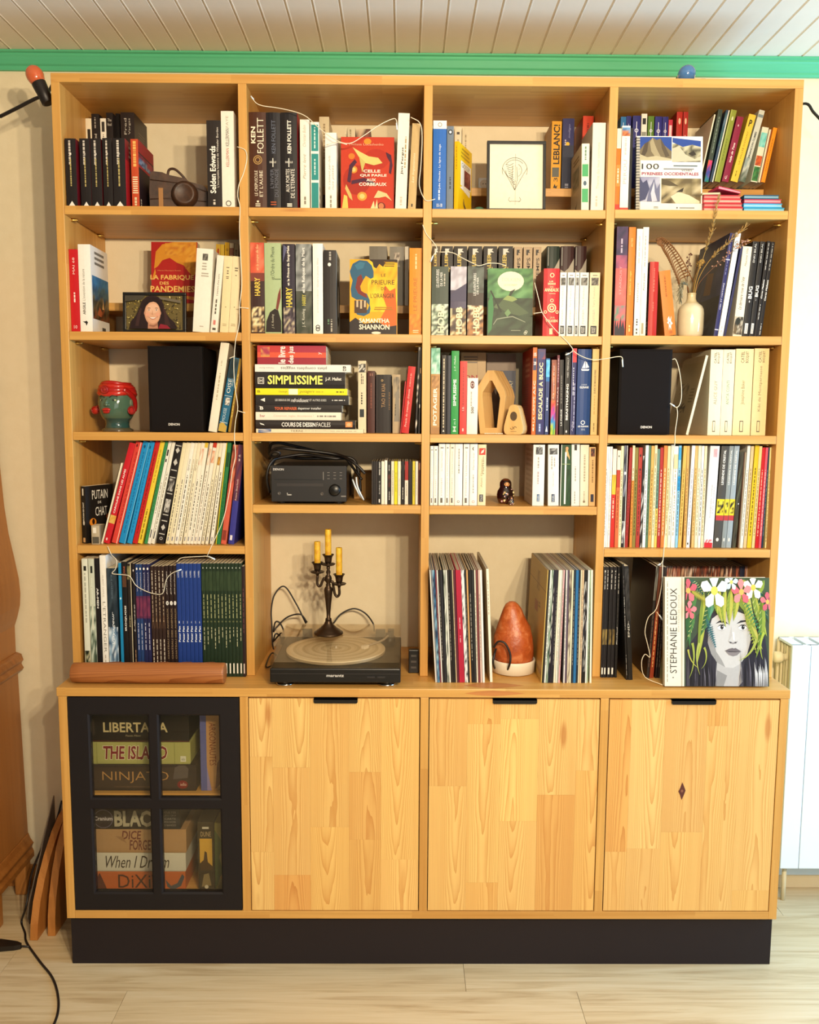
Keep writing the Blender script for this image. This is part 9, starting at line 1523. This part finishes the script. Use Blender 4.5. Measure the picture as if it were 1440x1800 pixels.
('record_sleeve',349.3,-60,857.6,5.4,336.1,313,1.92,0,0,'2a2420','',2,'dark record sleeve~1~28','record',31),
('record_sleeve',354.8,-60,857.6,4.3,336.1,313,1.84,0,0,'dfe4d8','sL 30 16 62 84 8a8478',2,'pale grey record sleeve~2~28','record',31),
('record_sleeve',360.4,-60,857.6,4.6,336.1,313,1.7,0,0,'5a7a5a','sG 0 0 100 100 5a7a5a,8aa088,2a3a30,c8d0c0 2x18',2,'green patterned record sleeve~3~28','record',31),
('record_sleeve',365.6,-60,857.6,4.3,336.1,313,1.62,0,0,'22242c','sG 10 10 90 90 2a2626,2a2626,d8d4c8,3a3a44 2x22',2,'blue-black record sleeve~4~28','record',31),
('record_sleeve',371.6,-60,857.6,5.4,336.1,313,1.49,0,0,'26202a','',2,'purple-black record sleeve~5~28','record',31),
('record_sleeve',376.9,-60,857.5,3.7,336.1,313,1.41,0,0,'2a2a2a','sL 30 16 62 84 8a8478',2,'thin black record sleeve~6~28','record',31),
('record_sleeve',382.2,-60,857.6,4.8,336.1,313,1.33,0,0,'e8dcc0','',2,'cream record sleeve~7~28','record',31),
('record_sleeve',387.8,-60,857.5,4.1,336.1,313,1.19,0,0,'efe8d8','sL 36 20 60 80 a89a80',2,'ivory record sleeve~8~28','record',31),
('record_sleeve',392.7,-60,857.5,3.3,336.1,313,1.06,0,0,'b8b0a0','',2,'grey record sleeve~9~28','record',31),
('record_sleeve',396.9,-60,857.5,3.7,336.2,313,1.11,0,0,'e0a8a8','sL 30 16 62 84 8a8478',2,'pink record sleeve~10~28','record',31),
('record_sleeve',406.6,-60,857.5,2.2,336.2,313,0,0,0,'2a2626','',2,'thin dark record sleeve~11~28','record',31),
('record_sleeve',410.9,-60,857.5,4.1,336.2,313,0,0,0,'ded8d0','sL 30 16 62 84 8a8478',2,'white record sleeve~12~28','record',31),
('record_sleeve',415.9,-60,857.5,4.5,336.2,313,0,0,0,'5a4a5a','',2,'mauve record sleeve~13~28','record',31),
('record_sleeve',422.4,-60,857.5,6.3,336.2,313,0,0,0,'c8b898','sG 0 0 100 100 c8b898,8a7a68,d8ccb0,5a5044 2x18',2,'mottled beige record sleeve~14~28','record',31),
('record_sleeve',428.7,-60,857.5,4.1,336.2,313,0,0,0,'e8dcb8','',2,'pale yellow record sleeve~15~28','record',31),
('record_sleeve',434.3,-60,857.5,4.8,336.2,313,0,0,0,'2a3038','sL 30 16 62 84 8a8478',2,'dark slate record sleeve~16~28','record',31),
('record_sleeve',441.8,-60,857.5,7.8,336.3,313,0,0,0,'2a6a9a','',2,'blue record sleeve~17~28','record',31),
('record_sleeve',448.6,-60,857.5,3.7,336.3,313,0,0,0,'20242c','sL 30 16 62 84 8a8478',2,'navy record sleeve~18~28','record',31),
('record_sleeve',453.5,-60,857.5,3.7,336.3,313,0,0,0,'d8cca8','',2,'straw record sleeve~19~28','record',31),
('record_sleeve',458.9,-60,857.5,4.8,336.3,313,0,0,0,'d8b890','sL 30 16 62 84 8a8478',2,'peach record sleeve~20~28','record',31),
('record_sleeve',464.6,-60,857.5,4.5,336.4,313,0,0,0,'1f1b1a','sG 10 10 90 90 2a2626,2a2626,d8d4c8,3a3a44 2x22',2,'black record sleeve~21~28','record',31),
('record_sleeve',470,-60,857.5,4.1,336.4,313,0,0,0,'2c2824','sG 10 10 90 90 2a2626,2a2626,d8d4c8,3a3a44 2x22',2,'charcoal record sleeve~22~28','record',31),
('record_sleeve',475.4,-60,857.5,4.5,336.4,313,0,0,0,'e8e4d8','',2,'off-white record sleeve~23~28','record',31),
('record_sleeve',479.9,-60,857.5,2.3,336.5,313,0,0,0,'a8c098','sL 30 16 62 84 8a8478',2,'pale green record sleeve~24~28','record',31),
('record_sleeve',489.1,-60,857.5,5.3,336.5,313,-0.86,0,0,'e8e0c8','',2,'cream record sleeve by the divider~25~28','record',31)]
for row in BOOKS: make_book(*row[:11], portrait() if row[11][:1] == "@" else row[11], *row[12:])

# spiral wire of the climbing guide
for o in [q for q in bpy.data.objects if str(q.get('label', '')).startswith('spiral bound')]:
    hh = max(v.co.z for v in o.data.vertices); m = MB()
    for k in range(26):
        z = hh * (.03 + .94 * k / 25); m.tube([(.0085 * math.sin(a), .004 - .0085 * math.cos(a) * .9, z + .0022 * a / 6.28) for a in [2 * math.pi * j / 10 for j in range(10)]], .0008, 5, '2a2826')
    s = m.build('spiral_binding', 'satin', o)
    m = MB(); a = .0062; m.add([(a, .0005, .004), (a, .012, .004), (a, .012, hh - .004), (a, .0005, hh - .004)], [(0, 1, 2, 3)], 'b8b0a0'); m.build('punched_strip', 'print', o)
